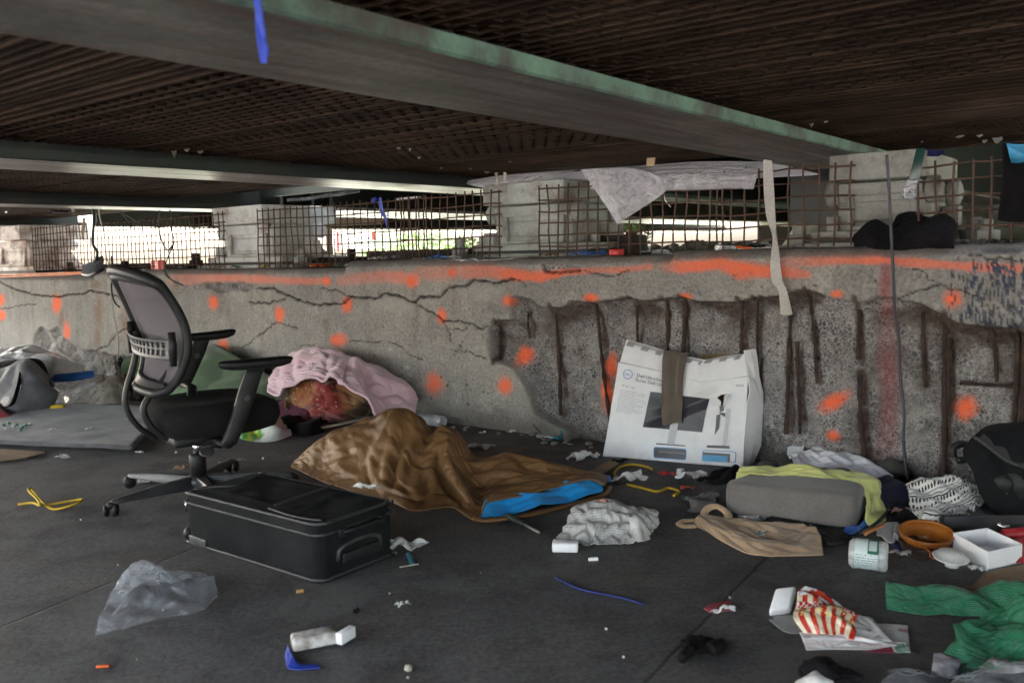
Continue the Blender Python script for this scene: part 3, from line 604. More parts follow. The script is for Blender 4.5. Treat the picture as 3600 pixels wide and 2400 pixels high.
# grating bays between the girder webs
bays = [(-1.9, 1.385 - .012, 'rusty deck grating at top right, beyond the nearest girder'), (1.40, 3.655, 'rusty deck grating between the nearest and the second girder'),
        (3.675, 6.235, 'rusty deck grating between the second and the third girder'), (6.255, 9.69, 'rusty deck grating in the far left bay')]
QEND = [zp(3300, 522, ZD).dot(BD), zp(2000, 600, ZD).dot(BD), zp(800, 675, ZD).dot(BD), zp(300, 757, ZD).dot(BD)]
QEND = [min(max(e, Q - .1), Q + 1.2) for e in QEND]
for k, (a, b, lab) in enumerate(bays):
    a += .025; b -= .025; q0 = -1.7; q1 = QEND[k]; m = MB(); rg = np.random.default_rng(k + 5)
    seams = [q1 - 1.02 * j for j in range(0, 9) if q1 - 1.02 * j > q0]
    for s in seams: m.lbox(a, b, s - .012, s + .002, ZD - .003, ZD + .06)
    for si, s in enumerate(seams):
        s0 = seams[si + 1] + .0125 if si + 1 < len(seams) else q0; grid = (si + k) % 3 != 1
        sp_ = .044 if grid else .038; nb_ = max(1, int((s - .0155 - s0) / sp_)); sp_ = (s - .0155 - s0) / nb_
        for r in range(nb_ + 1):
            q = s0 + r * sp_; dz = rg.normal(0, .002); w = .010 if grid else .009
            if 0 < r < nb_: m.lbox(a, b, q - w / 2, q + w / 2, ZD + dz, ZD + (.03 if grid else .055) + dz)
            if grid and r < nb_:
                n = int((b - a) / .066)
                for c in range(n):
                    L = a + (b - a) * (c + (.5 if r % 2 else 0) + .25) / n
                    if rg.random() > .04: m.lbox(L - .006, L + .006, q + w / 2 + .0002, q + sp_ - w / 2 - .0002, ZD + .001, ZD + .026)
        if not grid:
            n = int((b - a) / .3)
            for c in range(n): L = a + (b - a) * (c + .5) / n; m.lbox(L - .005, L + .005, s0, s - .0155, ZD + .012, ZD + .05)
    m.build('deck_grating', M_GRT, label=lab, cat='grating', group='rusty gratings under the deck')
# the deck above, with one open patch of grating at the far right
H0, H1 = wl(3600, 300), None
_hc = [zp(*c, 1.53) for c in ((3235, 300), (3590, 345), (3590, 268))]; hL1 = float(_hc[0].dot(WD)); hL0 = float(_hc[1].dot(WD)) - .25; hq0 = float(_hc[2].dot(BD)); hq1 = float(_hc[1].dot(BD))
dm = MB()
dz0, dz1 = 1.535, 1.85
dm.lbox(1.401, 12.8, -1.7, Q + .62, dz0, dz1); dm.lbox(hL1, 1.40, -1.7, Q + 1.22, dz0, dz1); dm.lbox(-7.5, hL0, -1.7, Q + 1.22, dz0, dz1); dm.lbox(hL0, hL1, -1.7, hq0, dz0, dz1); dm.lbox(hL0, hL1, hq1, Q + 1.22, dz0, dz1)
tag(dm.build('deck_slab', M_DECK), 'dark sooty bridge deck slab over the rusty gratings', 'bridge deck')
# next span, beyond the pier
far = empty('far_bridge_span', lq(4, Q + 4, ZB), 'dark green steel span continuing beyond the bearings', 'bridge')
q2, q3 = Q + 1.2, 20.0
for (x0, y0) in ((2500, 712), (2500, 788), (1500, 752), (1000, 745), (3350, 690)):
    p = zp(x0, y0, 1.375); L = float(p.dot(WD)); L = max(-3, min(8, L))
    MB().lbox(L - .17, L + .17, q2, q3, 1.375, 1.40).build('flange', M_FL2 if y0 != 712 else M_GRN, far)
    MB().lbox(L - .02, L + .02, q2, q3, 1.4005, 2.0).build('web', M_DKG, far)
MB().lbox(-4, 8.98, Q + .78, q3, 2.001, 2.15).build('deck', M_DECK, far)
MB().lbox(8.981, 9.03, Q + .80, q3, 1.36, 2.3).build('fascia_girder', M_DKG, far)
MB().lbox(8.70, 9.25, Q + 1.9, q3, 1.335, 1.3595).build('fascia_flange', M_FL2, far)
MB().lbox(-4, 8.98, Q + .79, Q + .84, 1.50, 2.0).build('diaphragm', M_DKG, far)
MB().lbox(9.9, 18, Q + .3, Q + .6, 1.40, 2.1).build('edge_beam', M_DKG, far)
MB().lbox(-8, 8.2, q3 + .01, q3 + .2, .3, 2.1).build('added_end_blocker', M_DECK, far)  # dark wall added to block the white sky at the far end
p = wq(2790, 700, Q + .9); p2 = wq(2960, 700, Q + .9)
MB().lbox(p2.dot(WD), p.dot(WD), Q + .85, Q + .9, 1.1, 1.46).build('gusset_plate', M_DKG, far)
# ================================================================ bearings, mesh, things on the ledge
M_BW = stuff('chipped white bearing paint', (.64, .66, .64), .65, c2=(.44, .46, .44), scale=3, gs=90, bump=.3, dirt=(.16, .085, .05), dscale=5, damt=.75)
M_BR = stuff('rust streaked white bearing paint', (.80, .78, .74), .7, c2=(.46, .34, .27), scale=5, gs=90, bump=.4, dirt=(.12, .06, .04), dscale=6, damt=.9)
M_BW2 = stuff('white bearing paint in shade', (.42, .45, .42), .7, c2=(.27, .29, .27), scale=3, gs=90, bump=.3, dirt=(.13, .075, .05), dscale=5, damt=.8); M_BW3 = stuff('grimy bearing paint in deepest shade', (.34, .345, .32), .75, c2=(.20, .20, .185), scale=3, gs=90, bump=.3, dirt=(.09, .06, .045), dscale=5, damt=.85)  # shade put into the colour: same white paint, darker for bearings further right
UD = -WD; VD = -BD                       # to the right along the wall, towards the room
def bearing(L0, lab, mat, k=1.0, seed=0):
    z0 = float(wtop(L0)) - .012; H = ZB - .001 - z0
    b = empty('bridge_bearing', lq(L0, Q + .45, z0), lab, 'bearing', 'bearings carrying the girders')
    def bx(u0, u1, q0, q1, a, c, bev=.004, nm='part'):
        MB().lbox(L0 - u1 * k, L0 - u0 * k, Q + q0, Q + q1, z0 + a * H, z0 + c * H).build(nm, mat, b, bevel=bev)
    bx(-.62, .62, .17, .84, .0, .075, .006, 'sole_plate')
    bx(-.50, .48, .19, .80, .115, .20, .006, 'bed_plate')
    MB().lbox(L0 - .46 * k, L0 + .47 * k, Q + .205, Q + .78, z0 + .075 * H, z0 + .115 * H).build('gap_shade', M_DKG, b)  # dark block standing in for the shade in the gap between the plates
    # shoe with flared sides
    zz = [.20, .30, .50, .705]; fl = [.80, .72, .66, .66]; S = []
    m = MB()
    for i in range(3):
        h0, h1 = zz[i], zz[i + 1]; a0, a1 = fl[i], fl[i + 1]; c = []
        for (a, h) in ((a0, h0), (a1, h1)):
            q0 = .24 + (.0 if i else .0); c += [lq(L0 + .33 * k, Q + q0, z0 + h * H), lq(L0 - .30 * k, Q + q0, z0 + h * H), lq(L0 - .30 * k, Q + a, z0 + h * H), lq(L0 + .33 * k, Q + a, z0 + h * H)]
        m.hexa(c)
    m.build('shoe', mat, b, bevel=.005)
    fr = MB()                             # raised rim of the front face: two ribs, a lip and a top band
    q0, q1 = Q + .205, Q + .2395
    for (u0, u1, v0, v1, a, c) in ((.205, .25, .215, .25, .21, .56), (-.25, -.205, -.25, -.215, .21, .56)):
        fr.hexa([lq(L0 - u0 * k, q0, z0 + a * H), lq(L0 - u1 * k, q0, z0 + a * H), lq(L0 - u1 * k, q1, z0 + a * H), lq(L0 - u0 * k, q1, z0 + a * H)] + [lq(L0 - v0 * k, q0 + .02, z0 + c * H), lq(L0 - v1 * k, q0 + .02, z0 + c * H), lq(L0 - v1 * k, q1, z0 + c * H), lq(L0 - v0 * k, q1, z0 + c * H)])
    fr.lbox(L0 - .2045 * k, L0 + .2045 * k, q0, q1, z0 + .21 * H, z0 + .245 * H); fr.lbox(L0 - .29 * k, L0 + .32 * k, q0 + .012, q1, z0 + .565 * H, z0 + .70 * H)
    fr.build('front_rim', mat, b, bevel=.005)
    for s in (-1, 1):
        for qq in (.27, .66):
            MB().lathe(lq(L0 - s * (.30 if s > 0 else .33) * k, Q + qq, z0 + .60 * H), [(.0, 0), (.052, .001), (.058, .012), (.058, .05), (.03, .062), (.0, .063)], 14, ax=-WD * s).build('pin_cap', mat, b, smooth=True)
    bx(-.36, .30, .16, .86, .72, .998, .006, 'cap_block')
    MB().lbox(L0 + .315 * k, L0 + .40 * k, Q + .20, Q + .27, z0 + .20 * H, z0 + .36 * H).build('side_lug', mat, b, bevel=.004)
    MB().lbox(L0 - .44 * k, L0 - .32 * k, Q + .50, Q + .58, z0 + .20 * H, z0 + .44 * H).build('side_lug', mat, b, bevel=.004)
    return b
def pxL(x, y, q): return float(wq(x, y, q).dot(WD))
bearing(pxL(75, 860, Q + .24) + .18, 'rust streaked white girder bearing at the far left end of the ledge', M_BR, 1.15)
bearing(pxL(868, 830, Q + .24) - .02, 'white girder bearing with rust under its cap, above the office chair', M_BW, .95)
bearing(pxL(1865, 800, Q + .24) - .03, 'clean pale girder bearing under the end of the second girder', M_BW2, .86)
bearing(pxL(3085, 740, Q + .24) - .02, 'grey white girder bearing behind the dark jacket', M_BW3, .57)
for k, (x, y, s) in enumerate([(438, 905, 1), (688, 895, 1), (1059, 890, 1.05), (1234, 868, 1), (1617, 865, 1), (1699, 812, 1.0), (2093, 862, 1.0), (2219, 832, 1), (2809, 822, .9), (3424, 812, .9), (3464, 800, .8), (245, 925, 1)]):
    q = Q + (.28 if k % 3 else .42); p = wq(x, y, q); L = float(p.dot(WD)); z0 = float(wtop(L)) - .01; h = max(.09, .13 * s)
    o = empty('anchor_bolt', lq(L, q, z0), ['squat anchor bolt left of the red box', 'anchor bolt just right of the red box', 'white anchor bolt right of the bearing above the chair', 'dark anchor bolt in front of the shopping cart', 'pale anchor bolt left of the clean pale bearing', 'tall nut beside the clean pale bearing', 'stepped white anchor bolt right of the clean pale bearing', 'dark anchor bolt under the hanging plastic corner', 'pale anchor bolt left of the bearing with the jacket', 'white anchor bolt right of the dark jacket', 'small pale bolt near the hanging trousers', 'rusty anchor bolt next to the grey shoe'][k], 'bolt', 'anchor bolts on the ledge')
    mt = (M_BW3 if k > 7 else M_BW2) if k in (2, 4, 5, 6, 8, 9, 10) else M_RUST
    MB().lbox(L - .085, L + .085, q - .07, q + .07, z0, z0 + .022).build('washer_plate', mt, o, bevel=.003)
    MB().lathe(lq(L, q, z0 + .022), [(.055, 0), (.055, .05 * s), (.05, .056 * s)], 6).build('nut', mt, o)
    MB().lathe(lq(L, q, z0 + .022 + .056 * s), [(.03, 0), (.03, .05 * s), (.026, .056 * s)], 10).build('threaded_rod', mt, o)
# --- dark rubble strip and kerb pieces behind the mesh
M_SOOT = stuff('sooty mortar', (.05, .047, .044), .95, c2=(.028, .026, .025), scale=9, gs=60, bump=.6)
m = MB()
for k, (x0, x1, h) in enumerate([(1300, 1640, .05), (2040, 2240, .10), (1120, 1290, .055), (560, 700, .03), (330, 520, .04)]):
    La, Lb = pxL(x1, 880, Q + .5), pxL(x0, 880, Q + .5); z0 = float(wtop(La)) - .01
    MB().lbox(La, Lb, Q + .46, Q + .62, z0, z0 + h + .02).build('mortar_block', M_SOOT, bevel=.012, label=['long low sooty mortar block left of the clean pale bearing', 'taller sooty mortar block under the hanging plastic corner', 'sooty mortar block under the shopping cart', 'short flat mortar block right of the red box', 'flat mortar block right of the grey shoe'][k], cat='block', group='mortar blocks on the ledge')
# --- welded wire mesh panels
M_WIRE = stuff('rusty wire', (.115, .062, .040), .85, c2=(.06, .034, .026), scale=14, gs=200, bump=.4)
PAN = [((118, 905), (790, 905), .05, 'leftmost rusty wire mesh panel behind the grey shoe and cables'), ((910, 900), (1502, 890), .06, 'rusty wire mesh panel in front of the shopping cart'), ((1412, 890), (1757, 880), .085, 'short rusty wire mesh panel left of the clean pale bearing'),
       ((1897, 880), (2540, 870), .06, 'rusty wire mesh panel behind the hanging plastic corner'), ((2522, 870), (2990, 860), .085, 'rusty wire mesh panel crossed by the white strap'), ((3226, 860), (3760, 850), .06, 'rusty wire mesh panel behind the hanging dark trousers')]
for k, (a, b, off, lab) in enumerate(PAN):
    q = Q + off; La, Lb = pxL(*a, q), pxL(*b, q); z0 = float(wtop((La + Lb) / 2)) + .004; nzr = 8; m = MB(); sp = .0615; rg = np.random.default_rng(k)
    ztop = 1.325 if k < 2 else (1.33 if k < 5 else 1.30); nzr = int((ztop - z0) / sp) + 1; nx = int((La - Lb) / sp)
    tl = rg.uniform(-.02, .02)
    for i in range(nx + 1):
        L = La - i * (La - Lb) / nx; w = rg.normal(0, .003, 4); zt = ztop + .018 + rg.normal(0, .004)
        m.tube([lq(L + tl * (z - 1.1) * 1.0 + w[j], q + (z - 1.1) * .02 + w[3 - j], z) for j, z in enumerate(np.linspace(z0, zt, 4))], .0046, 5)
    for r in range(nzr):
        z = ztop - r * sp
        if z < z0 + .01: break
        pts = [lq(La + .012 + (Lb - La - .024) * s, q + .009 + (z - 1.1) * .02, z + .004 * math.sin(s * 7 + k) + rg.normal(0, .0018)) for s in np.linspace(0, 1, 12)]
        m.tube(pts, .0042, 5)
    m.build('wire_mesh_panel', M_WIRE, smooth=True, label=lab, cat='wire mesh', group='wire mesh panels along the ledge')
# --- timber plank, shopping cart and stones seen beyond
M_WOOD = stuff('pale weathered timber', (.46, .37, .31), .85, c2=(.34, .27, .22), scale=4, gs=60)
a, b = wq(1140, 790, Q + 2.2), wq(1335, 782, Q + 2.9)
MB().box(a - ZU * .02, b - a, BD * .06, ZU * .105).build('timber_plank', M_WOOD, bevel=.004, label='pale timber plank lying across behind the wire mesh, above the cart', cat='plank')
MB().box(a + A(0, .05, -.36) , A(.06, 0, 0), A(0, .06, 0), ZU * .33).build('timber_prop', M_WOOD, bevel=.004, label='short timber prop holding up the pale plank', cat='post')
cq = 9.0; cc = wq(1225, 850, cq); cc[2] = bank_h(float(cc.dot(WD)), cq)
cart = empty('shopping_cart', cc, 'wire shopping cart with red handles outside beyond the mesh', 'shopping cart')
M_CHR = stuff('dull chrome wire', (.55, .57, .58), .35, metal=.8, c2=(.4, .42, .43)); M_RED = stuff('red plastic', (.55, .02, .02), .45)
x0, x1 = wq(1140, 830, cq), wq(1312, 850, cq); ux = nrm((x1 - x0) * A(1, 1, 0)); wdt = np.linalg.norm((x1 - x0)[:2]); uy = BD * .45
zt, zb = float(wq(1225, 818, cq)[2]), float(wq(1225, 872, cq)[2]); o = x0 * A(1, 1, 0)
m = MB()
for s in np.linspace(0, 1, 15):
    for e in (0, 1): m.tube([o + ux * wdt * s + uy * e + ZU * (zt - s * .03), o + ux * wdt * (.12 + s * .85) + uy * e + ZU * zb], .004, 4)
for z in np.linspace(0, 1, 7):
    lo = .12 * (1 - z)
    m.tube([o + ux * wdt * lo + ZU * (zb + (zt - zb) * z), o + ux * wdt * (.97 + .03 * z) + ZU * (zb + (zt - zb) * z - .03 * z), o + ux * wdt + uy + ZU * (zb + (zt - zb) * z - .03 * z), o + uy + ux * wdt * lo + ZU * (zb + (zt - zb) * z)], .005, 4)
m.build('basket', M_CHR, cart)
for s in (0, 1): MB().tube([o + ux * wdt * .2 + uy * s + ZU * zb, o + ux * wdt * .1 + uy * s + ZU * (cc[2] + .06), o + ux * wdt * .95 + uy * s + ZU * (cc[2] + .06)], .012, 6).build('frame_tube', M_CHR, cart)
for s in (0, 1):
    for e in (.12, .92): MB().lathe(o + ux * wdt * e + uy * s + ZU * (cc[2] + .03) - BD * .01, [(.03, 0), (.03, .02)], 10, ax=BD).build('wheel', M_DKG, cart)
MB().tube([o - ux * .05 + ZU * (zt + .02), o - ux * .05 + uy + ZU * (zt + .02)], .018, 8).build('handle', M_RED, cart)
MB().tube([o + ux * wdt + ZU * (zt + .0), o + ux * wdt + ZU * (zt - .12)], .022, 8).build('corner_bumper', M_RED, cart)
MB().tube([o + ux * wdt * .3 + ZU * (zt + .02) - BD * .02, o + ux * wdt * .3 + ZU * (zb - .05) - BD * .02], .02, 8).build('child_seat_post', M_RED, cart)
# white stones
M_STN = stuff('white river stones', (.62, .60, .56), .9, c2=(.45, .43, .40), scale=8)
v, f = [], []; ico = bmesh.new(); bmesh.ops.create_icosphere(ico, subdivisions=1, radius=1); iv = np.array([p.co[:] for p in ico.verts]); fi = [[q.index for q in p.verts] for p in ico.faces]; ico.free()
m = MB()
for i in range(420):
    x, y = RNG.uniform(2260, 2700), RNG.uniform(828, 872); q = Q + RNG.uniform(1.9, 4.2); p = wq(x, 850, q); L = float(p.dot(WD)); r = RNG.uniform(.025, .06)
    h = float(bank_h(L, q)) + .02 + .09 * sstep(Q + 1.9, Q + 4.2, q) * RNG.random()
    m.add(iv * A(r * RNG.uniform(.8, 1.5), r * RNG.uniform(.8, 1.3), r * .75) + lq(L, q, h), fi)
m.build('stones', M_STN, smooth=True, kind='stuff')
# bushes outside
M_LEAF = stuff('pale green leaves', (.13, .20, .06), .7, c2=(.08, .13, .04), scale=5)
for k, (x, q, w, h) in enumerate([(1480, 11.5, 1.3, 1.2), (1620, 10.5, .9, 1.0), (1360, 14, 1.2, 1.3), (2180, 12, 1.0, 1.1)]):
    p = wq(x, 870, q); L = float(p.dot(WD)); zb = float(bank_h(L, q)); m = MB()
    for i in range(900):
        d = nrm(RNG.normal(0, 1, 3)) * RNG.random() ** .4; c = lq(L, q, zb + h * .5) + d * A(w / 2, w / 2, h / 2); a_ = nrm(RNG.normal(0, 1, 3)) * .05; b_ = nrm(np.cross(a_, RNG.normal(0, 1, 3))) * .025
        m.add([c - a_, c + b_, c + a_, c - b_], [(0, 1, 2, 3)])
    m.build('bush', M_LEAF, label=['wide leafy bush in the sunlight beyond the mesh', 'low bush just left of the clean pale bearing, outside', 'farthest pale bush behind the shopping cart', 'small bush on the bank beyond the hanging plastic'][k], cat='bush', group='bushes on the bank outside')
# ================================================================ office chair
D = lambda x, y: (x * 1.53061, y * 1.53061)
M_BLK = stuff('black chair plastic', (.010, .010, .011), .5, c2=(.018, .018, .019), scale=8, gs=150, bump=.08, dirt=(.04, .038, .036), dscale=7, damt=.4, Specular_IOR_Level=.3)
M_BLKM = stuff('scuffed satin chair metal', (.028, .028, .03), .42, c2=(.06, .06, .063), scale=10, gs=120, bump=.1)
M_CHROME = stuff('chrome gas tube', (.7, .7, .72), .18, metal=1)
M_SEAT = fabric('black seat fabric', (.010, .010, .011), (.018, .017, .018), dirt=(.04, .037, .035), damt=.3)
def m_meshback():
    t = NT('chair back mesh'); co = t.co('UV'); c = t.n('ShaderNodeTexChecker', i_Vector=co, i_Scale=150.)
    p = t.pbr((.10, .085, .105), .8); tr = t.n('ShaderNodeBsdfTransparent'); m = t.n('ShaderNodeMixShader', i_0=.16)
    t.t.links.new(p.outputs[0], m.inputs[1]); t.t.links.new(tr.outputs[0], m.inputs[2]); t.t.links.new(m.outputs[0], t.out.inputs[0])
    w = t.noise(co, 300, 2); p.inputs['Normal'].default_value = (0, 0, 0); t.t.links.new(t.bump(w, .5, .004), p.inputs['Normal']); return t.mat
PHI = math.radians(37); CO = zp(702, 1735); CF = A(math.cos(PHI), math.sin(PHI), 0); CRT = A(math.sin(PHI), -math.cos(PHI), 0)
def cp(px, py, t):                       # pixel on the upright plane at lateral t
    r = ray(px, py); k = (CO + CRT * t - EYE).dot(CRT) / r.dot(CRT); return EYE + r * k
def c4(x, y, t): return cp(x * .5102, 900 + y * .5102, t)
chair = empty('office_chair', CO, 'black mesh back office chair with one armrest lower than the other', 'office chair')
near = [(1040, 160), (1110, 215), (1185, 320), (1245, 430), (1278, 540), (1284, 650), (1262, 740), (1220, 850), (1160, 925), (1100, 965)]
farr = [(775, 95), (800, 150), (850, 260), (905, 380), (945, 470), (985, 560), (1000, 640), (1000, 730), (975, 810), (935, 880)]
NP = spline([c4(x, y, .215) for x, y in near], 30); FPt = spline([c4(x, y, -.215) for x, y in farr], 30)
# the back as one bowed surface between its two edges; both edges are symmetric profiles, so average them
prof = []
for a, b in zip(NP, FPt):
    fa, fb = (a - CO).dot(CF), (b - CO).dot(CF); prof.append(((fa + fb) / 2, (a[2] + b[2]) / 2, fa, a[2], fb, b[2]))
def bk(s, t):                            # s 0..1 top to bottom, t -1..1 left to right
    i = s * 29; k = min(28, int(i)); w = i - k; p = [prof[k][j] * (1 - w) + prof[k + 1][j] * w for j in range(6)]
    u = (t + 1) / 2; f = p[4] * (1 - u) + p[2] * u; z = p[5] * (1 - u) + p[3] * u
    hw = .215 * (1 + .06 * math.sin(s * 3.0)) * (1 - .25 * max(0, s - .75) ** 1.5 * 3)
    bow = -.045 * (1 - t * t) * (1 - .3 * s) + .0
    z += .028 * (1 - t * t) * max(0, 1 - s * 6)
    return CO + CF * (f + bow) + CRT * hw * t + ZU * z
n = 26
G = np.array([[bk(.03 + .94 * i / (n - 1), -.93 + 1.86 * j / (n - 1)) for j in range(n)] for i in range(n)])
o = mesh('back_mesh', G, gridf(n, n), m_meshback(), chair)
uvl = o.data.uv_layers.new(name='uv'); ix = np.zeros(len(o.data.loops), np.int32); o.data.loops.foreach_get('vertex_index', ix); uvl.data.foreach_set('uv', np.stack([(ix % n) / n, (ix // n) / n], 1).astype(np.float32).ravel())
loop = [bk(0.02, t) for t in np.linspace(-.86, .86, 18)] + [bk(s, 1) for s in np.linspace(.055, .93, 30)] + [bk(.985, t) for t in np.linspace(.85, -.85, 14)] + [bk(s, -1) for s in np.linspace(.93, .055, 30)]
loop.append(loop[0]); LP = spline(loop, 150); rs = []
for p in LP:
    z = (p[2] - prof[-1][1]) / (prof[0][1] - prof[-1][1]); rs.append(.019 + .006 * sstep(.8, 1, z))
MB().tube(LP, rs, 8, cap=False).build('back_frame', M_BLK, chair, smooth=True)
# top cap and bottom strap of the frame
G = np.array([[bk(.0 + .085 * i / 5, -.9 + 1.8 * j / 24) - CF * .012 for j in range(25)] for i in range(6)])
mod(mesh('top_rail', G, gridf(6, 25), M_BLKM, chair), 'SOLIDIFY', thickness=.018, offset=0)
G = np.array([[bk(.87 + .12 * i / 5, -.86 + 1.72 * j / 24) - CF * .01 for j in range(25)] for i in range(6)])
mod(mesh('bottom_rail', G, gridf(6, 25), M_BLKM, chair), 'SOLIDIFY', thickness=.014, offset=0)
# lumbar plate with two rows of holes
def lum(u, v): return bk(.53 + .15 * v + .05 * (u - .5) ** 2 * -1, -.95 + 1.9 * u) - CF * (.045 + .015 * math.sin(u * math.pi))
m = MB(); nu, nv = 60, 14; Gv = [lum(i / (nu - 1), j / (nv - 1)) for j in range(nv) for i in range(nu)]; fs = []
for q in gridf(nv, nu):
    i, j = q[0] % nu, q[0] // nu; ph = (i - 4) % 4 < 2 and 4 < i < nu - 5
    if ph and j in (2, 3, 4, 7, 8, 9): continue
    fs.append(q)
mod(mod(mesh('lumbar_support', Gv, fs, M_BLKM, chair), 'SOLIDIFY', thickness=.008, offset=0), 'SUBSURF', levels=1, render_levels=1)
for t, sgn in ((.93, 1), (-.93, -1)):
    P0 = bk(.60, t) - CF * .045
    MB().tube([P0 + ZU * .075, P0 + ZU * .02, P0 - ZU * .06], [.014, .018, .014], 8).build('lumbar_slider', M_BLK, chair, smooth=True)
# J-shaped carrier bars from under the seat to the back
nb = [c4(x, y, .12) for x, y in [(1150, 1262), (1060, 1195), (1003, 1115), (990, 1040), (1030, 965), (1095, 885), (1160, 790), (1195, 690)]]
fb = [c4(x, y, -.12) for x, y in [(1075, 1262), (960, 1180), (890, 1090), (862, 1000), (878, 890), (915, 770), (938, 650), (938, 520)]]
MB().tube(spline(nb, 40), .0155, 10, flat=(1.15, .8)).build('back_bar', M_BLK, chair, smooth=True)
MB().tube(spline(fb, 40), .0155, 10, flat=(1.15, .8)).build('back_bar', M_BLK, chair, smooth=True)
# seat cushion
sz = float(c4(1300, 850, 0)[2]); SC = CO + CF * .075
zt = .405; zb_ = .275
def seatp(u, v, top):                    # u along forward, v lateral: -1..1 superellipse
    r = (abs(u) ** 3.2 + abs(v) ** 3.2) ** (1 / 3.2)
    return u, v
m = MB(); nr = 14; na = 48; rings = []
for k, (rr, z) in enumerate([(.0, zt - .008), (.35, zt - .006), (.6, zt), (.8, zt + .002), (.92, zt - .006), (.985, zt - .026), (1.0, zt - .055), (.985, zt - .09), (.93, zt - .118), (.8, zb_), (.4, zb_ - .004), (.0, zb_ - .004)]):
    ring = []
    for j in range(na):
        g = 2 * math.pi * j / na; c_, s_ = math.cos(g), math.sin(g); e = (abs(c_) ** 3 + abs(s_) ** 3) ** (-1 / 3)
        u, v = c_ * e * rr, s_ * e * rr
        drop = -.03 * max(0, u - .6) ** 2 * 6 if z > zt - .08 else 0
        ring.append(SC + CF * u * .265 + CRT * v * .245 + ZU * (z + drop + .012 * abs(v) ** 2 * (z > zt - .03)))
    rings.append(ring)
mesh('seat', np.array(rings), [(i * na + j, i * na + (j + 1) % na, (i + 1) * na + (j + 1) % na, (i + 1) * na + j) for i in range(len(rings) - 1) for j in range(na)], M_SEAT, chair)
MB().box(CO - CF * .12 - CRT * .11 + ZU * .232, CF * .26, CRT * .22, ZU * .042).build('seat_plate', M_BLK, chair, bevel=.012)
# armrests
def arm(t, tipL, tipR, thick, post, foot, nm):
    a, b = c4(*tipL, t), c4(*tipR, t); ar = empty(nm, (a + b) / 2); ar.parent = chair; ar.location = Vector((a + b) / 2 - CO)
    L = np.linalg.norm(b - a); d = nrm(b - a); m = MB(); rings = []
    for z, k in ((-thick, .75), (-thick * .8, .93), (-thick * .3, 1), (-.004, .97), (0, .88), (0, 0)):
        rr = []
        for j in range(28):
            g = 2 * math.pi * j / 28; u = math.cos(g); v = math.sin(g); e = (abs(u) ** 2.6 + abs(v) ** 2.6) ** (-1 / 2.6)
            rr.append((a + b) / 2 + d * u * e * L / 2 * k + CRT * v * e * .048 * k + ZU * (z + .004 * u * u))
        rings.append(rr)
    mesh('armrest_pad', np.array(rings), [(i * 28 + j, i * 28 + (j + 1) % 28, (i + 1) * 28 + (j + 1) % 28, (i + 1) * 28 + j) for i in range(5) for j in range(28)] + [tuple(range(28))], M_BLK, chair)
    p = [c4(*q, t) for q in post]; pm = spline(p, 14); m = MB(); k = len(pm); vs = []
    for i, q in enumerate(pm):
        w = np.interp(i / k, [0, .25, 1], [.034, .036, .030]); th = np.interp(i / k, [0, .4, 1], [.014, .017, .017])
        for (x, y) in ((-1, -.7), (-.8, -1), (.8, -1), (1, -.7), (1, .7), (.8, 1), (-.8, 1), (-1, .7)): vs.append(q + CF * x * w + CRT * y * th)
    m.add(vs, [(i * 8 + j, i * 8 + (j + 1) % 8, (i + 1) * 8 + (j + 1) % 8, (i + 1) * 8 + j) for i in range(k - 1) for j in range(8)] + [tuple(range(8)), tuple((k - 1) * 8 + j for j in range(8))])
    m.build('armrest_post', M_BLK, chair, smooth=True, bevel=.0)
    bp = pm[int(k * .36)] + CRT * (.016)
    MB().lathe(bp, [(.0, 0), (.013, .001), (.012, .006), (0, .0065)], 14, ax=CRT).build('armrest_button', M_BLKM, chair)
    f0 = pm[-1]; MB().tube([f0, f0 - CRT * t * .45 + ZU * .0, CO + CF * .0 + CRT * t * .25 + ZU * .232], [.026, .022, .02], 8, flat=(1, .6)).build('armrest_bracket', M_BLK, chair, smooth=True)
    bpy.data.objects.remove(ar)
arm(.29, (1500, 735), (2015, 690), .036, [(1760, 770), (1715, 900), (1665, 1060), (1610, 1210), (1572, 1300)], None, 'armrest')
arm(-.27, (1262, 545), (1622, 505), .034, [(1395, 560), (1350, 680), (1300, 800), (1265, 880)], None, 'armrest')
# column, lever, star base with casters
MB().lathe(CO + ZU * .075, [(.034, 0), (.034, .095), (.030, .10)], 16).build('column_cover', M_BLK, chair, smooth=True)
MB().lathe(CO + ZU * .17, [(.017, 0), (.017, .065)], 14).build('gas_tube', M_CHROME, chair, smooth=True)
a_ = CO + CRT * .16 + CF * .05 + ZU * .20; b2 = c4(1425, 1350, .17)
MB().tube([CO + CRT * .05 + ZU * .235, a_ + ZU * .02, b2 + CF * .03 + ZU * .02, b2], .005, 6).build('lever', M_BLK, chair, smooth=True)
MB().lathe(b2 - ZU * .0, [(.0, -.004), (.026, -.003), (.03, .002), (.024, .006), (0, .006)], 16, ax=(0.2, -.5, .85)).build('lever_paddle', M_BLKM, chair, smooth=True)
cst = zp(402, 1822); ang0 = math.radians(231); RB = .385
MB().lathe(CO + ZU * .03, [(.05, 0), (.055, .03), (.045, .05), (.03, .055)], 18).build('hub', M_BLKM, chair, smooth=True)
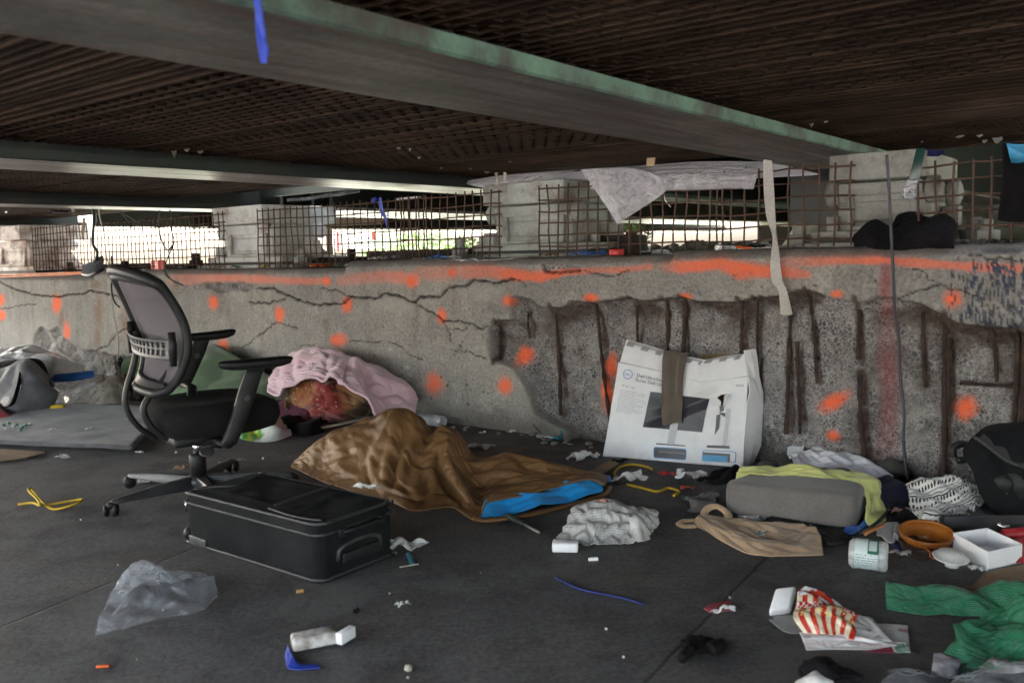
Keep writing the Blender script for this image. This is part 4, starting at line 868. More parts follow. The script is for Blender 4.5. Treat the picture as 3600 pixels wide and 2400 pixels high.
for k in range(5):
    g = ang0 + k * 2 * math.pi / 5; d = A(math.cos(g), math.sin(g), 0); s = A(-math.sin(g), math.cos(g), 0); R_ = RB
    m = MB(); vs = []
    for (r, w, zl, zh) in ((.03, .032, .03, .082), (R_ * .5, .024, .040, .080), (R_ * .92, .018, .046, .068), (R_ * 1.0, .015, .046, .062)):
        vs += [CO + d * r - s * w + ZU * zl, CO + d * r + s * w + ZU * zl, CO + d * r + s * w * .55 + ZU * zh, CO + d * r - s * w * .55 + ZU * zh]
    m.add(vs, [(i * 4 + j, i * 4 + (j + 1) % 4, (i + 1) * 4 + (j + 1) % 4, (i + 1) * 4 + j) for i in range(3) for j in range(4)] + [(0, 1, 2, 3), (12, 13, 14, 15)])
    leg = m.build('base_leg', M_BLKM, chair, bevel=.004)
    cw = CO + d * R_; h = g + 1.1 * (k % 2 * 2 - 1) + .4; ax = A(math.cos(h), math.sin(h), 0)
    for sg in (-1, 1):
        w = MB().lathe(cw + ax * (sg * .010) + ZU * .0255, [(.008, 0), (.025, .001), (.0255, .012), (.018, .017), (0, .018)], 16, ax=ax * sg).build('caster_wheel', M_BLK, leg, smooth=True)
    MB().lathe(cw + ZU * .036, [(.02, 0), (.018, .014), (.008, .022)], 12).build('caster_stem', M_BLK, leg, smooth=True)
# ================================================================ suitcase, sleeping bag, heap by the wall, left side litter
M_CASE = fabric('black canvas luggage', (.0075, .008, .009), (.013, .014, .0145), weave=320, dirt=(.024, .024, .025), damt=.5, rough=.8)
M_TRIM = stuff('worn black piping', (.026, .027, .029), .5, c2=(.055, .055, .055), scale=20)
Ac, Bc, Cc = zp(648, 1728, .19), zp(1116, 1847, .19), zp(1355, 1752, .19)
ux = nrm((Bc - Ac) * A(1, 1, 0)); uy = A(-ux[1], ux[0], 0); W = float((Bc - Ac).dot(ux)); Dp = float((Cc - Bc).dot(uy)); O = Ac * A(1, 1, 0); H = .19
suit = empty('suitcase', O + ux * W / 2 + uy * Dp / 2, 'dusty black soft suitcase lying flat on the floor in front of the office chair', 'suitcase')
def sp(x, y, z): return O + ux * x + uy * y + ZU * z
def rrect(r, ins, z, n=7, wob=0):
    out = []
    for cx, cy, g0 in ((W - ins - r, ins + r, -90), (W - ins - r, Dp - ins - r, 0), (ins + r, Dp - ins - r, 90), (ins + r, ins + r, 180)):
        for k in range(n):
            g = math.radians(g0 + 90 * k / (n - 1)); out.append(sp(cx + r * math.cos(g), cy + r * math.sin(g), z))
    return out
def dense(loop, k=4): return [loop[i] + (loop[(i + 1) % len(loop)] - loop[i]) * j / k for i in range(len(loop)) for j in range(k)]
rings = [dense(rrect(.035, .006, .002)), dense(rrect(.04, .0, .02)), dense(rrect(.04, -.004, .08)), dense(rrect(.04, -.002, .14)), dense(rrect(.04, .002, .178)), dense(rrect(.04, .008, H - .004)), dense(rrect(.038, .016, H))]
nn = len(rings[0]); V = np.array(rings); V += (np.stack([fbm(V[..., 0] * 14 + c, V[..., 1] * 14 + V[..., 2] * 9, 3, c) for c in range(3)], 2) - .5) * .008
mesh('case_body', V, [(i * nn + j, i * nn + (j + 1) % nn, (i + 1) * nn + (j + 1) % nn, (i + 1) * nn + j) for i in range(len(rings) - 1) for j in range(nn)] + [tuple(range(nn))[::-1]], M_CASE, suit)
# lid: sagging, with a raised front pocket outline
ng = 44; uu = np.linspace(.012, W - .012, ng); vv = np.linspace(.012, Dp - .012, ng); U, Vv = np.meshgrid(uu, vv); eu = np.minimum(U, W - U); ev = np.minimum(Vv, Dp - Vv); e = np.minimum(eu, ev)
Z = H + .001 + .004 * sstep(.02, .10, e) + (fbm(U * 9, Vv * 9, 3, 4) - .5) * .02 * sstep(.01, .06, e)
r1 = np.abs(np.maximum(np.abs(U - W * .40) / (W * .31), np.abs(Vv - Dp * .52) / (Dp * .33)) - 1) * .1; Z += .004 * (1 - sstep(.006, .016, r1))
cxr = np.abs(U - W * .74 + Vv * .25 - .05); Z += .004 * (1 - sstep(.004, .014, cxr)) * (e > .03)
Pl = O + ux * U[..., None] + uy * Vv[..., None] + ZU * Z[..., None]
for (i, j) in ((0, 0),): pass
mod(mesh('case_lid', Pl, gridf(ng, ng), M_CASE, suit), 'SUBSURF', levels=1, render_levels=1)
zC = lambda x, y: zp(620 + .58 * x, 1600 + .58 * y, H + .012)
for pts in ([(595, 302), (700, 262), (820, 222), (950, 182)], [(110, 205), (220, 190), (370, 178), (520, 110), (600, 95)], [(560, 320), (680, 360), (800, 385), (880, 392)]): MB().tube(spline([zC(*p) for p in pts], 30), .0035, 6).build('pocket_zip', M_TRIM, suit, smooth=True)
def ringtube(ins, z, r, nm):
    L = rrect(.04, ins, z, 9); L = L + [L[0]]; MB().tube(spline(L, 120), r, 6, cap=False).build(nm, M_TRIM, suit, smooth=True)
ringtube(.004, H - .003, .0055, 'top_piping'); ringtube(-.001, H - .036, .004, 'zip_track'); ringtube(.0, .012, .005, 'bottom_piping')
# handles on the short end
def endp(y, z, o=0): return sp(W + .004 + o, y, z)
MB().tube(spline([endp(Dp * .30, .145), endp(Dp * .36, .15, .018), endp(Dp * .55, .152, .024), endp(Dp * .74, .15, .018), endp(Dp * .8, .145)], 20), .011, 8, flat=(1, .6)).build('carry_handle', M_BLK, suit, smooth=True)
for y in (.28, .82): MB().box(endp(Dp * y - .015, .13), ux * .008, uy * .03, ZU * .03).build('handle_mount', M_BLK, suit, bevel=.003)
MB().tube(spline([endp(Dp * .22, .06), endp(Dp * .24, .095, .004), endp(Dp * .40, .108, .006), endp(Dp * .62, .108, .006), endp(Dp * .76, .09, .004), endp(Dp * .78, .055)], 26), .008, 8).build('pull_handle', M_TRIM, suit, smooth=True)
MB().box(endp(Dp * .26, .045), ux * .012, uy * Dp * .5, ZU * .035).build('handle_recess', M_BLK, suit, bevel=.004)
MB().box(sp(.02, -.008, .012), ux * .10, uy * .012, ZU * .03).build('corner_guard', M_TRIM, suit, bevel=.005)
MB().lathe(sp(-.012, .03, .03), [(.0, 0), (.026, .001), (.026, .02), (0, .021)], 14, ax=-ux).build('wheel', M_BLK, suit, smooth=True)
MB().tube([sp(-.004, .02, H - .03), sp(-.012, .01, H - .05), sp(-.010, .008, H - .075)], .004, 6).build('zip_pull', M_CHROME, suit, smooth=True)
M_TIS = fabric('dirty white tissue', (.68, .67, .66), (.50, .49, .47), scale=16, weave=300, sheen=0, dirt=(.30, .27, .23), damt=.6)
def on(label, cat, name, px, py, w, h, mat, z, **k): return scrap(name, px, py, w, h, mat, label, cat, z=z, **k)
on('torn pale paper scrap lying on the black suitcase lid', 'paper scrap', 'paper_scrap', 880, 1705, .075, .05, M_TIS, H - .022, seed=3, rot=.5)
on('white tissue on the far corner of the suitcase', 'tissue', 'tissue', 1290, 1720, .10, .05, M_TIS, H + .0, seed=4, rot=-.5)
# --- sleeping bag
def nylon():
    t = NT('brown nylon'); co = t.co(); n = t.noise(co, 5, 4); w = t.noise(co, 13, 3, .5, 2.2); f = t.noise(co, 420, 2)
    mp = t.n('ShaderNodeMapping', i_0=co); mp.inputs['Scale'].default_value = (1, 2.4, 1); mp.inputs['Rotation'].default_value = (0, 0, .5); w2 = t.noise(mp.outputs[0], 26, 3, .5, 1.4)
    b = t.mix(t.ramp(n, (.35, 0), (.7, 1)), (.190, .100, .041), (.14, .073, .030)); b = t.mix(.18, b, t.ramp(f, (.3, 0.), (.7, 1.)), 'OVERLAY')
    t.pbr(b, .5, Specular_IOR_Level=.32, Normal=t.bump(t.math('ADD', w, t.math('MULTIPLY', w2, .35)), .28, .016)); return t.mat
M_BAG = nylon()
M_BLUE = fabric('bright blue lining', (.012, .34, .80), (.010, .26, .66), weave=400, rough=.5, sheen=.1)
def DR(pts): return [(x * 1.53061, y * 1.53061, (g if g else y) * 1.53061) for x, y, g in pts]
bag = empty('sleeping_bag', zp(1500, 1730), 'brown quilted sleeping bag spilled on the floor with its bright blue lining showing', 'sleeping bag')
rowsS = [DR([(672, 1074, 0), (760, 1112, 0), (885, 1150, 0), (950, 1172, 0), (1035, 1164, 0), (1090, 1193, 0), (1108, 1180, 1187), (1125, 1152, 1180), (1200, 1137, 1168), (1290, 1114, 1150), (1350, 1102, 1140), (1385, 1112, 1138)]),
         DR([(674, 1066, 1072), (755, 1062, 1095), (870, 1060, 1125), (940, 1088, 1138), (1030, 1092, 1138), (1078, 1122, 1150), (1110, 1130, 1150), (1140, 1110, 1145), (1205, 1100, 1140), (1290, 1090, 1132), (1350, 1092, 1126), (1388, 1104, 1130)]),
         DR([(680, 1058, 1066), (742, 1012, 1078), (835, 974, 1088), (905, 945, 1095), (948, 955, 1098), (985, 1008, 1102), (1014, 984, 1104), (1050, 1008, 1106), (1080, 1054, 1110), (1120, 1058, 1114), (1180, 1045, 1114), (1290, 1074, 1116), (1388, 1094, 1120)]),
         DR([(690, 1052, 1056), (750, 1010, 1052), (840, 985, 1055), (905, 965, 1055), (950, 985, 1058), (985, 1015, 1062), (1020, 1000, 1066), (1060, 1020, 1076), (1100, 1055, 1086), (1160, 1058, 1090), (1290, 1080, 1100), (1386, 1096, 1110)]),
         DR([(700, 1046, 0), (760, 1030, 0), (850, 1025, 0), (950, 1028, 0), (1010, 1035, 0), (1060, 1045, 0), (1120, 1062, 0), (1180, 1070, 0), (1290, 1088, 0), (1384, 1100, 0)])]
zS = lambda *p: [(1000 + x * .893, 1420 + y * .893) for x, y in p]
FS = [(zS((435, 28), (402, 100), (375, 160), (330, 218)), .016, 12), (zS((365, 60), (350, 120), (310, 190), (300, 230)), -.012, 18), (zS((440, 30), (428, 120), (408, 230), (396, 340)), .020, 16), (zS((498, 95), (462, 160), (436, 240), (420, 330)), -.030, 20), (zS((552, 102), (505, 150), (466, 215), (452, 270)), .020, 16),
      (zS((530, 150), (500, 230), (490, 310)), -.010, 16), (zS((668, 118), (640, 165), (640, 235), (690, 330), (735, 390)), .030, 17), (zS((622, 165), (608, 235), (632, 310), (705, 395)), -.034, 17), (zS((590, 245), (600, 320), (580, 400)), .015, 16), (zS((545, 255), (552, 330), (545, 402)), -.016, 14), (zS((340, 222), (352, 285), (385, 335)), .014, 12), (zS((320, 215), (335, 290), (370, 335)), -.014, 12),
      (zS((165, 135), (150, 190), (108, 250)), -.012, 12), (zS((200, 130), (230, 200), (200, 260)), .012, 22), (zS((250, 110), (290, 180), (310, 250)), .008, 18), (zS((130, 200), (90, 225), (50, 240)), .010, 12), (zS((690, 225), (760, 243), (835, 222)), .012, 11), (zS((680, 200), (760, 222), (850, 206)), -.010, 11), (zS((715, 300), (800, 282), (905, 268)), .012, 12), (zS((740, 330), (850, 310), (960, 290)), -.010, 12),
      (zS((800, 372), (950, 328), (1100, 306)), .012, 10), (zS((905, 210), (960, 250), (1040, 262)), -.010, 13), (zS((960, 215), (1040, 245), (1130, 262)), .010, 12), (zS((640, 360), (670, 385), (690, 410)), .010, 10), (zS((460, 300), (490, 350), (530, 395)), -.010, 14)]
cloth('shell', rowsS, M_BAG, 190, 84, 1.05, 1.05, thick=.008, parent=bag, seed=5, it=90, k=.04, amp=.006, folds=FS)
cloth('lining', [DR([(1112, 1186, 1189), (1132, 1186, 1190), (1250, 1166, 1172), (1345, 1140, 1150), (1376, 1128, 1142)]), DR([(1116, 1170, 1183), (1140, 1165, 1180), (1250, 1142, 1164), (1340, 1118, 1145), (1376, 1118, 1138)]), DR([(1124, 1148, 1176), (1180, 1140, 1168), (1265, 1118, 1150), (1340, 1100, 1136), (1372, 1104, 1134)])], M_BLUE, 60, 16, 1.10, 1.04, thick=.005, parent=bag, seed=8, it=70, amp=.006)
MB().tube(spline([zp(*D(*q), .008) for q in [(1088, 1190), (1120, 1194), (1200, 1184), (1290, 1164), (1380, 1138), (1398, 1118)]], 50), .011, 8, flat=(1.5, .7)).build('hem', M_BAG, bag, smooth=True)
cloth('lining_tip', [DR([(1345, 1092, 1106), (1370, 1086, 1100), (1398, 1092, 1102)]), DR([(1350, 1096, 1108), (1372, 1100, 1110), (1402, 1106, 1114)])], M_BLUE, 16, 10, 1.3, 1.2, thick=.004, parent=bag, seed=9, it=50, amp=.01)
# --- pink blanket over a patterned quilt, against the wall
def fleece():
    t = NT('pink fleece'); co = t.co(); n = t.noise(co, 9, 5); w = t.noise(co, 170, 4, .7)
    b = t.mix(t.ramp(n, (.35, 0), (.68, 1)), (.86, .60, .69), (.78, .52, .61)); b = t.mix(.25, b, t.ramp(w, (.3, 0.), (.7, 1.)), 'OVERLAY')
    b = t.mix(t.math('MULTIPLY', t.ramp(t.noise(co, 6, 6, .7), (.53, 0), (.68, 1)), .3), b, (.32, .24, .25))
    t.pbr(b, .95, Sheen_Weight=.7, Sheen_Roughness=.5, Normal=t.bump(w, .6, .008)); return t.mat
rowsP = [DR([(616, 898, 965), (640, 905, 968), (660, 890, 972), (700, 872, 978), (750, 868, 985), (790, 882, 990), (830, 905, 992), (850, 930, 990), (868, 955, 988), (905, 962, 990), (950, 955, 985)]),
         DR([(622, 872, 955), (650, 850, 958), (690, 838, 965), (740, 838, 972), (800, 852, 976), (845, 880, 978), (880, 905, 978), (915, 925, 978), (952, 932, 976)]),
         DR([(632, 856, 948), (665, 822, 950), (710, 806, 955), (760, 808, 958), (810, 826, 962), (860, 846, 966), (900, 866, 968), (935, 890, 968), (955, 915, 966)]),
         DR([(645, 870, 930), (680, 830, 930), (720, 812, 934), (765, 816, 938), (820, 836, 944), (870, 856, 950), (910, 880, 954), (940, 905, 956), (956, 930, 958)])]
zK = lambda *p: [(920 + x * .5208, 1200 + y * .5208) for x, y in p]
FK = [(zK((272, 108), (250, 180), (268, 240), (300, 275)), 0.0203, 15), (zK((228, 112), (206, 200), (238, 280)), -0.0203, 15), (zK((180, 150), (150, 230), (170, 300)), 0.0187, 16), (zK((110, 190), (90, 260)), 0.0140, 14), (zK((135, 180), (122, 260)), -0.0156, 12), (zK((430, 82), (335, 130), (272, 150)), 0.0140, 12), (zK((420, 108), (345, 148), (290, 175)), -0.0140, 11),
      (zK((562, 128), (520, 205), (465, 268), (412, 308)), 0.0312, 14), (zK((440, 105), (428, 170), (438, 215), (395, 265)), -0.0265, 13), (zK((480, 100), (470, 180), (440, 250)), 0.0140, 13), (zK((606, 150), (560, 225), (500, 285)), -0.0265, 13), (zK((660, 105), (618, 172), (556, 235)), 0.0265, 17), (zK((676, 165), (706, 240), (722, 300), (748, 345)), -0.0265, 14), (zK((740, 185), (792, 275), (890, 305), (985, 372)), 0.0218, 19),
      (zK((690, 130), (770, 175), (830, 200)), -0.0125, 11), (zK((620, 270), (670, 260), (690, 300)), 0.0125, 12), (zK((560, 250), (610, 300), (680, 330)), -0.0125, 13), (zK((762, 345), (830, 372), (905, 352), (960, 400)), -0.0250, 13), (zK((800, 420), (850, 385), (920, 440)), 0.0203, 15), (zK((930, 290), (985, 330), (1020, 400)), 0.0156, 16), (zK((890, 350), (960, 440), (1010, 470)), 0.0140, 13), (zK((310, 74), (450, 70), (565, 112)), -0.0156, 10), (zK((320, 55), (430, 52), (548, 92)), 0.0140, 11),
      (zK((310, 200), (360, 170), (420, 180)), -0.0109, 14), (zK((60, 300), (110, 270), (150, 320)), 0.0125, 12), (zK((860, 240), (930, 270), (1000, 320)), -0.0109, 12)]
cloth('pink_blanket', rowsP, fleece(), 120, 84, 1.07, 1.07, thick=.016, seed=12, it=90, k=.04, amp=.008, folds=FK, label='crumpled pink fleece blanket heaped over a patterned quilt against the wall', cat='blanket')
def quiltm():
    t = NT('patterned quilt'); co = t.co('UV'); w = t.noise(co, 3, 3); v = t.n('ShaderNodeTexVoronoi', i_Vector=co, i_Scale=30.); r = t.n('ShaderNodeSeparateXYZ', i_0=co)
    band = t.ramp(t.math('ADD', r.outputs[0], t.math('MULTIPLY', w, .25)), (.0, (.09, .055, .016)), (.22, (.10, .06, .016)), (.28, (.25, .085, .024)), (.48, (.28, .095, .03)), (.54, (.20, .018, .013)), (.76, (.19, .016, .012)), (.82, (.27, .11, .04)), (1., (.16, .12, .055)))
    band.node.color_ramp.interpolation = 'LINEAR'
    dots = t.math('LESS_THAN', v.outputs['Distance'], .17); b = t.mix(dots, band, (.55, .45, .33))
    b = t.mix(.25, b, t.ramp(t.noise(co, 60, 3), (.3, 0.), (.7, 1.)), 'OVERLAY'); t.pbr(b, .9, Sheen_Weight=.2); return t.mat
rowsQ = [DR([(655, 935, 965), (690, 958, 0), (730, 968, 0), (780, 970, 0), (820, 962, 0), (856, 935, 962)]), DR([(660, 905, 962), (700, 915, 972), (745, 925, 980), (790, 930, 980), (830, 925, 976), (856, 915, 966)]),
         DR([(668, 892, 960), (705, 882, 966), (745, 880, 972), (790, 888, 974), (830, 902, 972), (852, 905, 968)]), DR([(690, 890, 950), (720, 875, 955), (750, 872, 960), (790, 880, 962), (825, 895, 962), (845, 905, 962)])]
cloth('patterned_quilt', rowsQ, quiltm(), 90, 70, 1.12, 1.12, thick=.012, seed=14, it=90, amp=.012, folds=[(zK((370, 385), (480, 312), (590, 335), (742, 405)), .03, 14), (zK((380, 440), (560, 395), (650, 440)), -.03, 12), (zK((150, 350), (300, 290), (440, 300)), .02, 12), (zK((340, 345), (420, 370), (380, 440)), -.025, 10), (zK((560, 330), (650, 380), (745, 440)), -.022, 10), (zK((480, 380), (540, 365), (600, 400)), .018, 9), (zK((600, 480), (700, 470), (745, 420)), -.02, 9)], label='orange and red patterned quilt with white dots stuffed under the pink blanket', cat='quilt')
M_PUR = fabric('dark plum cloth', (.075, .016, .035), (.05, .012, .026))
cloth('plum_cloth', [DR([(640, 965, 0), (680, 972, 0), (720, 968, 0), (745, 955, 0)]), DR([(650, 925, 955), (685, 922, 962), (715, 918, 966), (740, 905, 966)]), DR([(660, 910, 945), (690, 905, 950), (720, 900, 955), (742, 898, 958)])], M_PUR, 30, 26, 1.2, 1.2, thick=.01, seed=16, it=80, label='dark plum cloth bundled left of the patterned quilt', cat='cloth')
M_DRK = fabric('black rag', (.009, .0085, .010), (.015, .014, .016))
cloth('black_rag', [DR([(640, 985, 0), (690, 998, 0), (735, 990, 0)]), DR([(650, 968, 978), (690, 972, 985), (730, 972, 982)]), DR([(655, 962, 0), (690, 960, 0), (735, 965, 0)])], M_DRK, 26, 18, 1.25, 1.2, thick=.008, seed=18, it=70, label='flat black rag on the floor below the plum cloth', cat='rag')
M_STK = stuff('pale bare stick', (.36, .32, .27), .9, c2=(.22, .19, .16), scale=12)
cord('wooden_stick', [zp(*D(722, 984), .012), zp(*D(780, 974), .03), zp(*D(850, 958), .045)], .014, M_STK, 'pale flat wooden stick lying in front of the patterned quilt', 'stick', flat=(1.4, .55))
M_REDP = stuff('red printed carton', (.45, .025, .03), .5, c2=(.62, .45, .42), scale=14, amt=.9)
p = zp(*D(765, 970)); MB().box(p + A(-.03, 0, .0), A(.055, .012, .0), A(-.008, .03, 0), A(.012, 0, .075)).build('red_carton', M_REDP, bevel=.004, label='small red and white carton standing in front of the patterned quilt', cat='carton')
# --- green bedding behind the chair
M_GRB = fabric('sage green cotton', (.13, .20, .115), (.10, .16, .09))
cloth('green_bedding', [DR([(395, 905, 935), (450, 912, 945), (520, 905, 948), (590, 905, 950), (625, 910, 948)]), DR([(398, 860, 925), (450, 850, 932), (520, 860, 936), (590, 872, 940), (625, 885, 942)]), DR([(402, 810, 905), (450, 800, 912), (505, 805, 918), (560, 835, 925), (620, 868, 932)]), DR([(402, 822, 890), (450, 815, 895), (505, 818, 900), (560, 842, 905), (620, 872, 915)])], M_GRB, 46, 36, 1.06, 1.06, thick=.012, seed=20, it=80, label='sage green bedding piled behind the office chair', cat='bedding')
M_GRS = stuff('green cord fabric', (.075, .14, .055), .9, c2=(.05, .10, .04), scale=30)
cloth('green_cushion', [DR([(283, 866, 905), (310, 876, 908), (335, 880, 910)]), DR([(282, 842, 900), (308, 836, 902), (335, 838, 904)]), DR([(290, 824, 892), (312, 820, 893), (336, 824, 894)])], M_GRS, 20, 18, 1.04, 1.04, thick=.03, seed=21, it=40, label='small dark green cushion against the wall left of the chair back', cat='cushion')
cloth('black_sack', [DR([(258, 905, 0), (300, 915, 0), (350, 920, 0), (395, 915, 0)]), DR([(262, 868, 898), (300, 868, 905), (350, 880, 908), (392, 890, 905)]), DR([(275, 828, 885), (300, 835, 890), (350, 862, 892), (390, 880, 892)])], M_DRK, 34, 26, 1.2, 1.2, thick=.008, seed=22, it=70, label='black sack slumped at the wall behind the chair back', cat='sack')
# --- mat and cardboard
M_MAT = fabric('worn grey carpet', (.115, .112, .118), (.085, .082, .088), scale=9, weave=160, bump=.5, dirt=(.045, .042, .042), damt=.85)
q = [zp(*D(-60, 1024)), zp(*D(305, 1040)), zp(*D(395, 945)), zp(*D(-30, 925))]
n = 30; Gm = np.array([[((q[0] * (1 - u) + q[1] * u) * (1 - v) + (q[3] * (1 - u) + q[2] * u) * v) for u in np.linspace(0, 1, n)] for v in np.linspace(0, 1, n)]); Gm[..., 2] = .022 + (fbm(Gm[..., 0] * 5, Gm[..., 1] * 5, 3, 3) - .4) * .02
mod(mesh('carpet_mat', Gm, gridf(n, n), M_MAT, label='worn grey carpet mat laid on the floor left of the office chair', cat='mat'), 'SOLIDIFY', thickness=.016, offset=0)
M_CARD = stuff('brown cardboard', (.26, .17, .10), .9, c2=(.20, .13, .08), scale=5, gs=60, dirt=(.10, .07, .045), dscale=4)
MB().prism([zp(*D(*c), .006) for c in [(-40, 1030), (60, 1036), (105, 1040), (60, 1052), (-40, 1064)]], ZU * .006).build('cardboard_sheet', M_CARD, label='flattened brown cardboard under the front edge of the carpet mat', cat='cardboard')
# --- bags on the far left
F_CLR = film('clear plastic', (.80, .82, .84), .62, .14); F_MILK = film('milky plastic', (.92, .92, .93), .0, .22, 10, .6); F_WARM = film('dusty clear plastic', (.66, .61, .54), .50, .2, 12, .6)
M_GREYB = fabric('grey backpack nylon', (.13, .13, .142), (.09, .09, .097), weave=420, rough=.6, dirt=(.09, .085, .085), damt=.4)
bp = empty('grey_backpack', zp(*D(60, 955)), 'slumped grey and black backpack on the carpet mat at the far left', 'backpack')
cloth('backpack_front', [DR([(-20, 950, 0), (30, 960, 0), (75, 955, 0), (122, 932, 945)]), DR([(-25, 900, 945), (25, 895, 952), (80, 890, 952), (125, 905, 945)]), DR([(-20, 868, 938), (30, 850, 942), (60, 840, 944), (100, 862, 940), (118, 890, 938)]), DR([(-15, 862, 925), (30, 846, 928), (62, 838, 930), (98, 858, 928), (115, 885, 926)])], M_GREYB, 40, 36, 1.12, 1.12, thick=.008, parent=bp, seed=24, it=80)
cloth('backpack_back', [DR([(-30, 880, 935), (20, 862, 938), (62, 845, 938), (105, 870, 936), (122, 915, 938)]), DR([(-30, 846, 930), (10, 838, 932), (50, 832, 932), (90, 838, 930), (115, 880, 930)]), DR([(-30, 842, 915), (10, 834, 916), (50, 830, 918), (90, 836, 918), (112, 878, 918)])], M_DRK, 34, 26, 1.1, 1.1, thick=.01, parent=bp, seed=25, it=70)
cord('strap', [at(*D(-10, 935), D(0, 956)[1]), at(*D(25, 930), D(0, 960)[1]), at(*D(40, 895), D(0, 958)[1]), at(*D(48, 858), D(0, 950)[1])], .012, M_DRK, None, None, parent=bp, flat=(1.6, .4))
M_REDC = fabric('red cloth', (.36, .015, .02), (.27, .012, .016))
cloth('red_cloth', [DR([(-40, 972, 0), (0, 974, 0), (34, 968, 0)]), DR([(-40, 945, 962), (0, 945, 966), (30, 958, 964)]), DR([(-40, 932, 952), (-5, 930, 955), (22, 948, 956)])], M_REDC, 22, 18, 1.15, 1.15, thick=.008, seed=26, it=60, label='red cloth at the left edge in front of the grey backpack', cat='cloth')
cloth('white_plastic_sack', [DR([(-20, 870, 920), (60, 872, 922), (130, 868, 922), (185, 860, 915)]), DR([(-20, 830, 905), (50, 825, 908), (110, 822, 908), (180, 842, 905)]), DR([(-20, 806, 892), (40, 802, 893), (95, 804, 893), (165, 835, 893)]), DR([(-20, 815, 885), (40, 812, 885), (95, 814, 885), (165, 842, 885)])], F_MILK, 50, 40, 1.1, 1.1, thick=0, seed=27, it=80, label='big milky white plastic sack against the wall behind the backpack', cat='plastic bag')
M_ZIP = stuff('blue zip seal', (.03, .12, .42), .35, c2=(.05, .20, .55), scale=4)
zb2 = empty('zip_bag', zp(*D(160, 925)), 'clear zip bag with a bright blue seal beside the grey backpack', 'zip bag')
cloth('seal_strip', [DR([(106, 876, 925), (160, 876, 927), (216, 866, 927)]), DR([(112, 862, 920), (160, 856, 922), (214, 850, 922)])], M_ZIP, 26, 10, 1.04, 1.02, thick=.003, parent=zb2, seed=28, it=40, amp=.004)
cloth('bag_film', [DR([(118, 925, 0), (165, 935, 0), (205, 925, 0)]), DR([(112, 895, 930), (165, 895, 934), (212, 885, 932)]), DR([(108, 876, 924), (160, 876, 926), (214, 866, 926)])], F_CLR, 34, 26, 1.1, 1.1, thick=0, parent=zb2, seed=29, it=60)
cloth('clear_bag', [DR([(150, 938, 0), (205, 940, 0), (255, 938, 0), (292, 930, 0)]), DR([(160, 905, 925), (205, 895, 930), (255, 888, 930), (290, 905, 925)]), DR([(190, 890, 915), (225, 872, 918), (260, 868, 916), (285, 890, 914)])], F_WARM, 44, 34, 1.14, 1.14, thick=0, seed=30, it=80, label='dusty clear plastic bag on the mat left of the chair back', cat='plastic bag')
M_YEL = stuff('yellow sponge', (.55, .40, .02), .85, c2=(.42, .30, .015), scale=20)
p = zp(*D(131, 950)); MB().box(p + A(-.045, 0, .01), A(.085, .015, 0), A(-.01, .05, 0), ZU * .045).build('yellow_sponge', M_YEL, bevel=.008, label='small yellow sponge between the backpack and the clear bag', cat='sponge')
M_BEAD = [stuff('green bead', (.01, .17, .09), .3), stuff('white bead', (.6, .6, .58), .4), stuff('teal bead', (.02, .22, .22), .3)]
mt = .034
for k, (x, y, c) in enumerate([(8, 978, 0), (20, 974, 0), (30, 980, 1), (38, 977, 0), (52, 982, 2), (60, 978, 0), (48, 988, 0), (16, 986, 1), (70, 975, 1)]):
    p = zp(*D(x, y), mt); MB().lathe(p, [(.0, 0), (.009, .002), (.011, .007), (.007, .012), (0, .0125)], 9, ax=(RNG.normal() * .4, RNG.normal() * .4, 1)).build('plastic_disc', M_BEAD[c], smooth=True, label=['small green caps scattered at the left end of the mat', 'tiny white caps among the green ones on the mat', 'teal cap among the green caps on the mat'][c], cat='cap', group=['green caps on the mat', 'white caps on the mat', 'teal caps'][c])
scrap('plastic_shard', *D(120, 988), .06, .03, F_CLR, 'clear plastic shard with a white tip on the mat', 'plastic shard', seed=41, rot=.2, z=.034, lift=.01)
scrap('paper_shard', *D(206, 988), .05, .03, M_TIS, 'small white paper shard near the middle of the mat', 'paper shard', seed=42, rot=.9, z=.034, lift=.015)
scrap('clear_wrapper', *D(145, 1053), .075, .05, F_CLR, 'crumpled clear wrapper on the floor in front of the mat', 'wrapper', seed=43, rot=-.3)
scrap('clear_wrapper', *D(322, 1042), .05, .02, F_CLR, 'thin clear wrapper strip at the corner of the mat', 'wrapper', seed=44, rot=.3)
M_WHB = stuff('white card', (.84, .84, .85), .55, c2=(.76, .76, .77), scale=6)
p = zp(*D(333, 1108)); MB().box(p + A(-.025, -.015, .002), A(.05, .012, 0), A(-.01, .035, 0), ZU * .028).build('small_white_box', M_WHB, bevel=.004, label='tiny white box beside the left chair leg', cat='box')
M_ROPE = stuff('yellow twine', (.52, .34, .02), .8, c2=(.40, .26, .02), scale=40)
cord('yellow_twine', [zp(*D(x, y), .006 + .03 * h) for x, y, h in [(42, 1158, 0), (75, 1154, .2), (92, 1160, .5), (85, 1145, 1), (66, 1126, 1.4), (72, 1122, 1), (95, 1150, .4), (120, 1168, 0), (150, 1164, .3), (182, 1152, .6), (186, 1146, .4), (150, 1152, .2), (100, 1160, .2)]], .0055, M_ROPE, 'loop of yellow twine lying alone on the floor at left', 'twine', n=90)
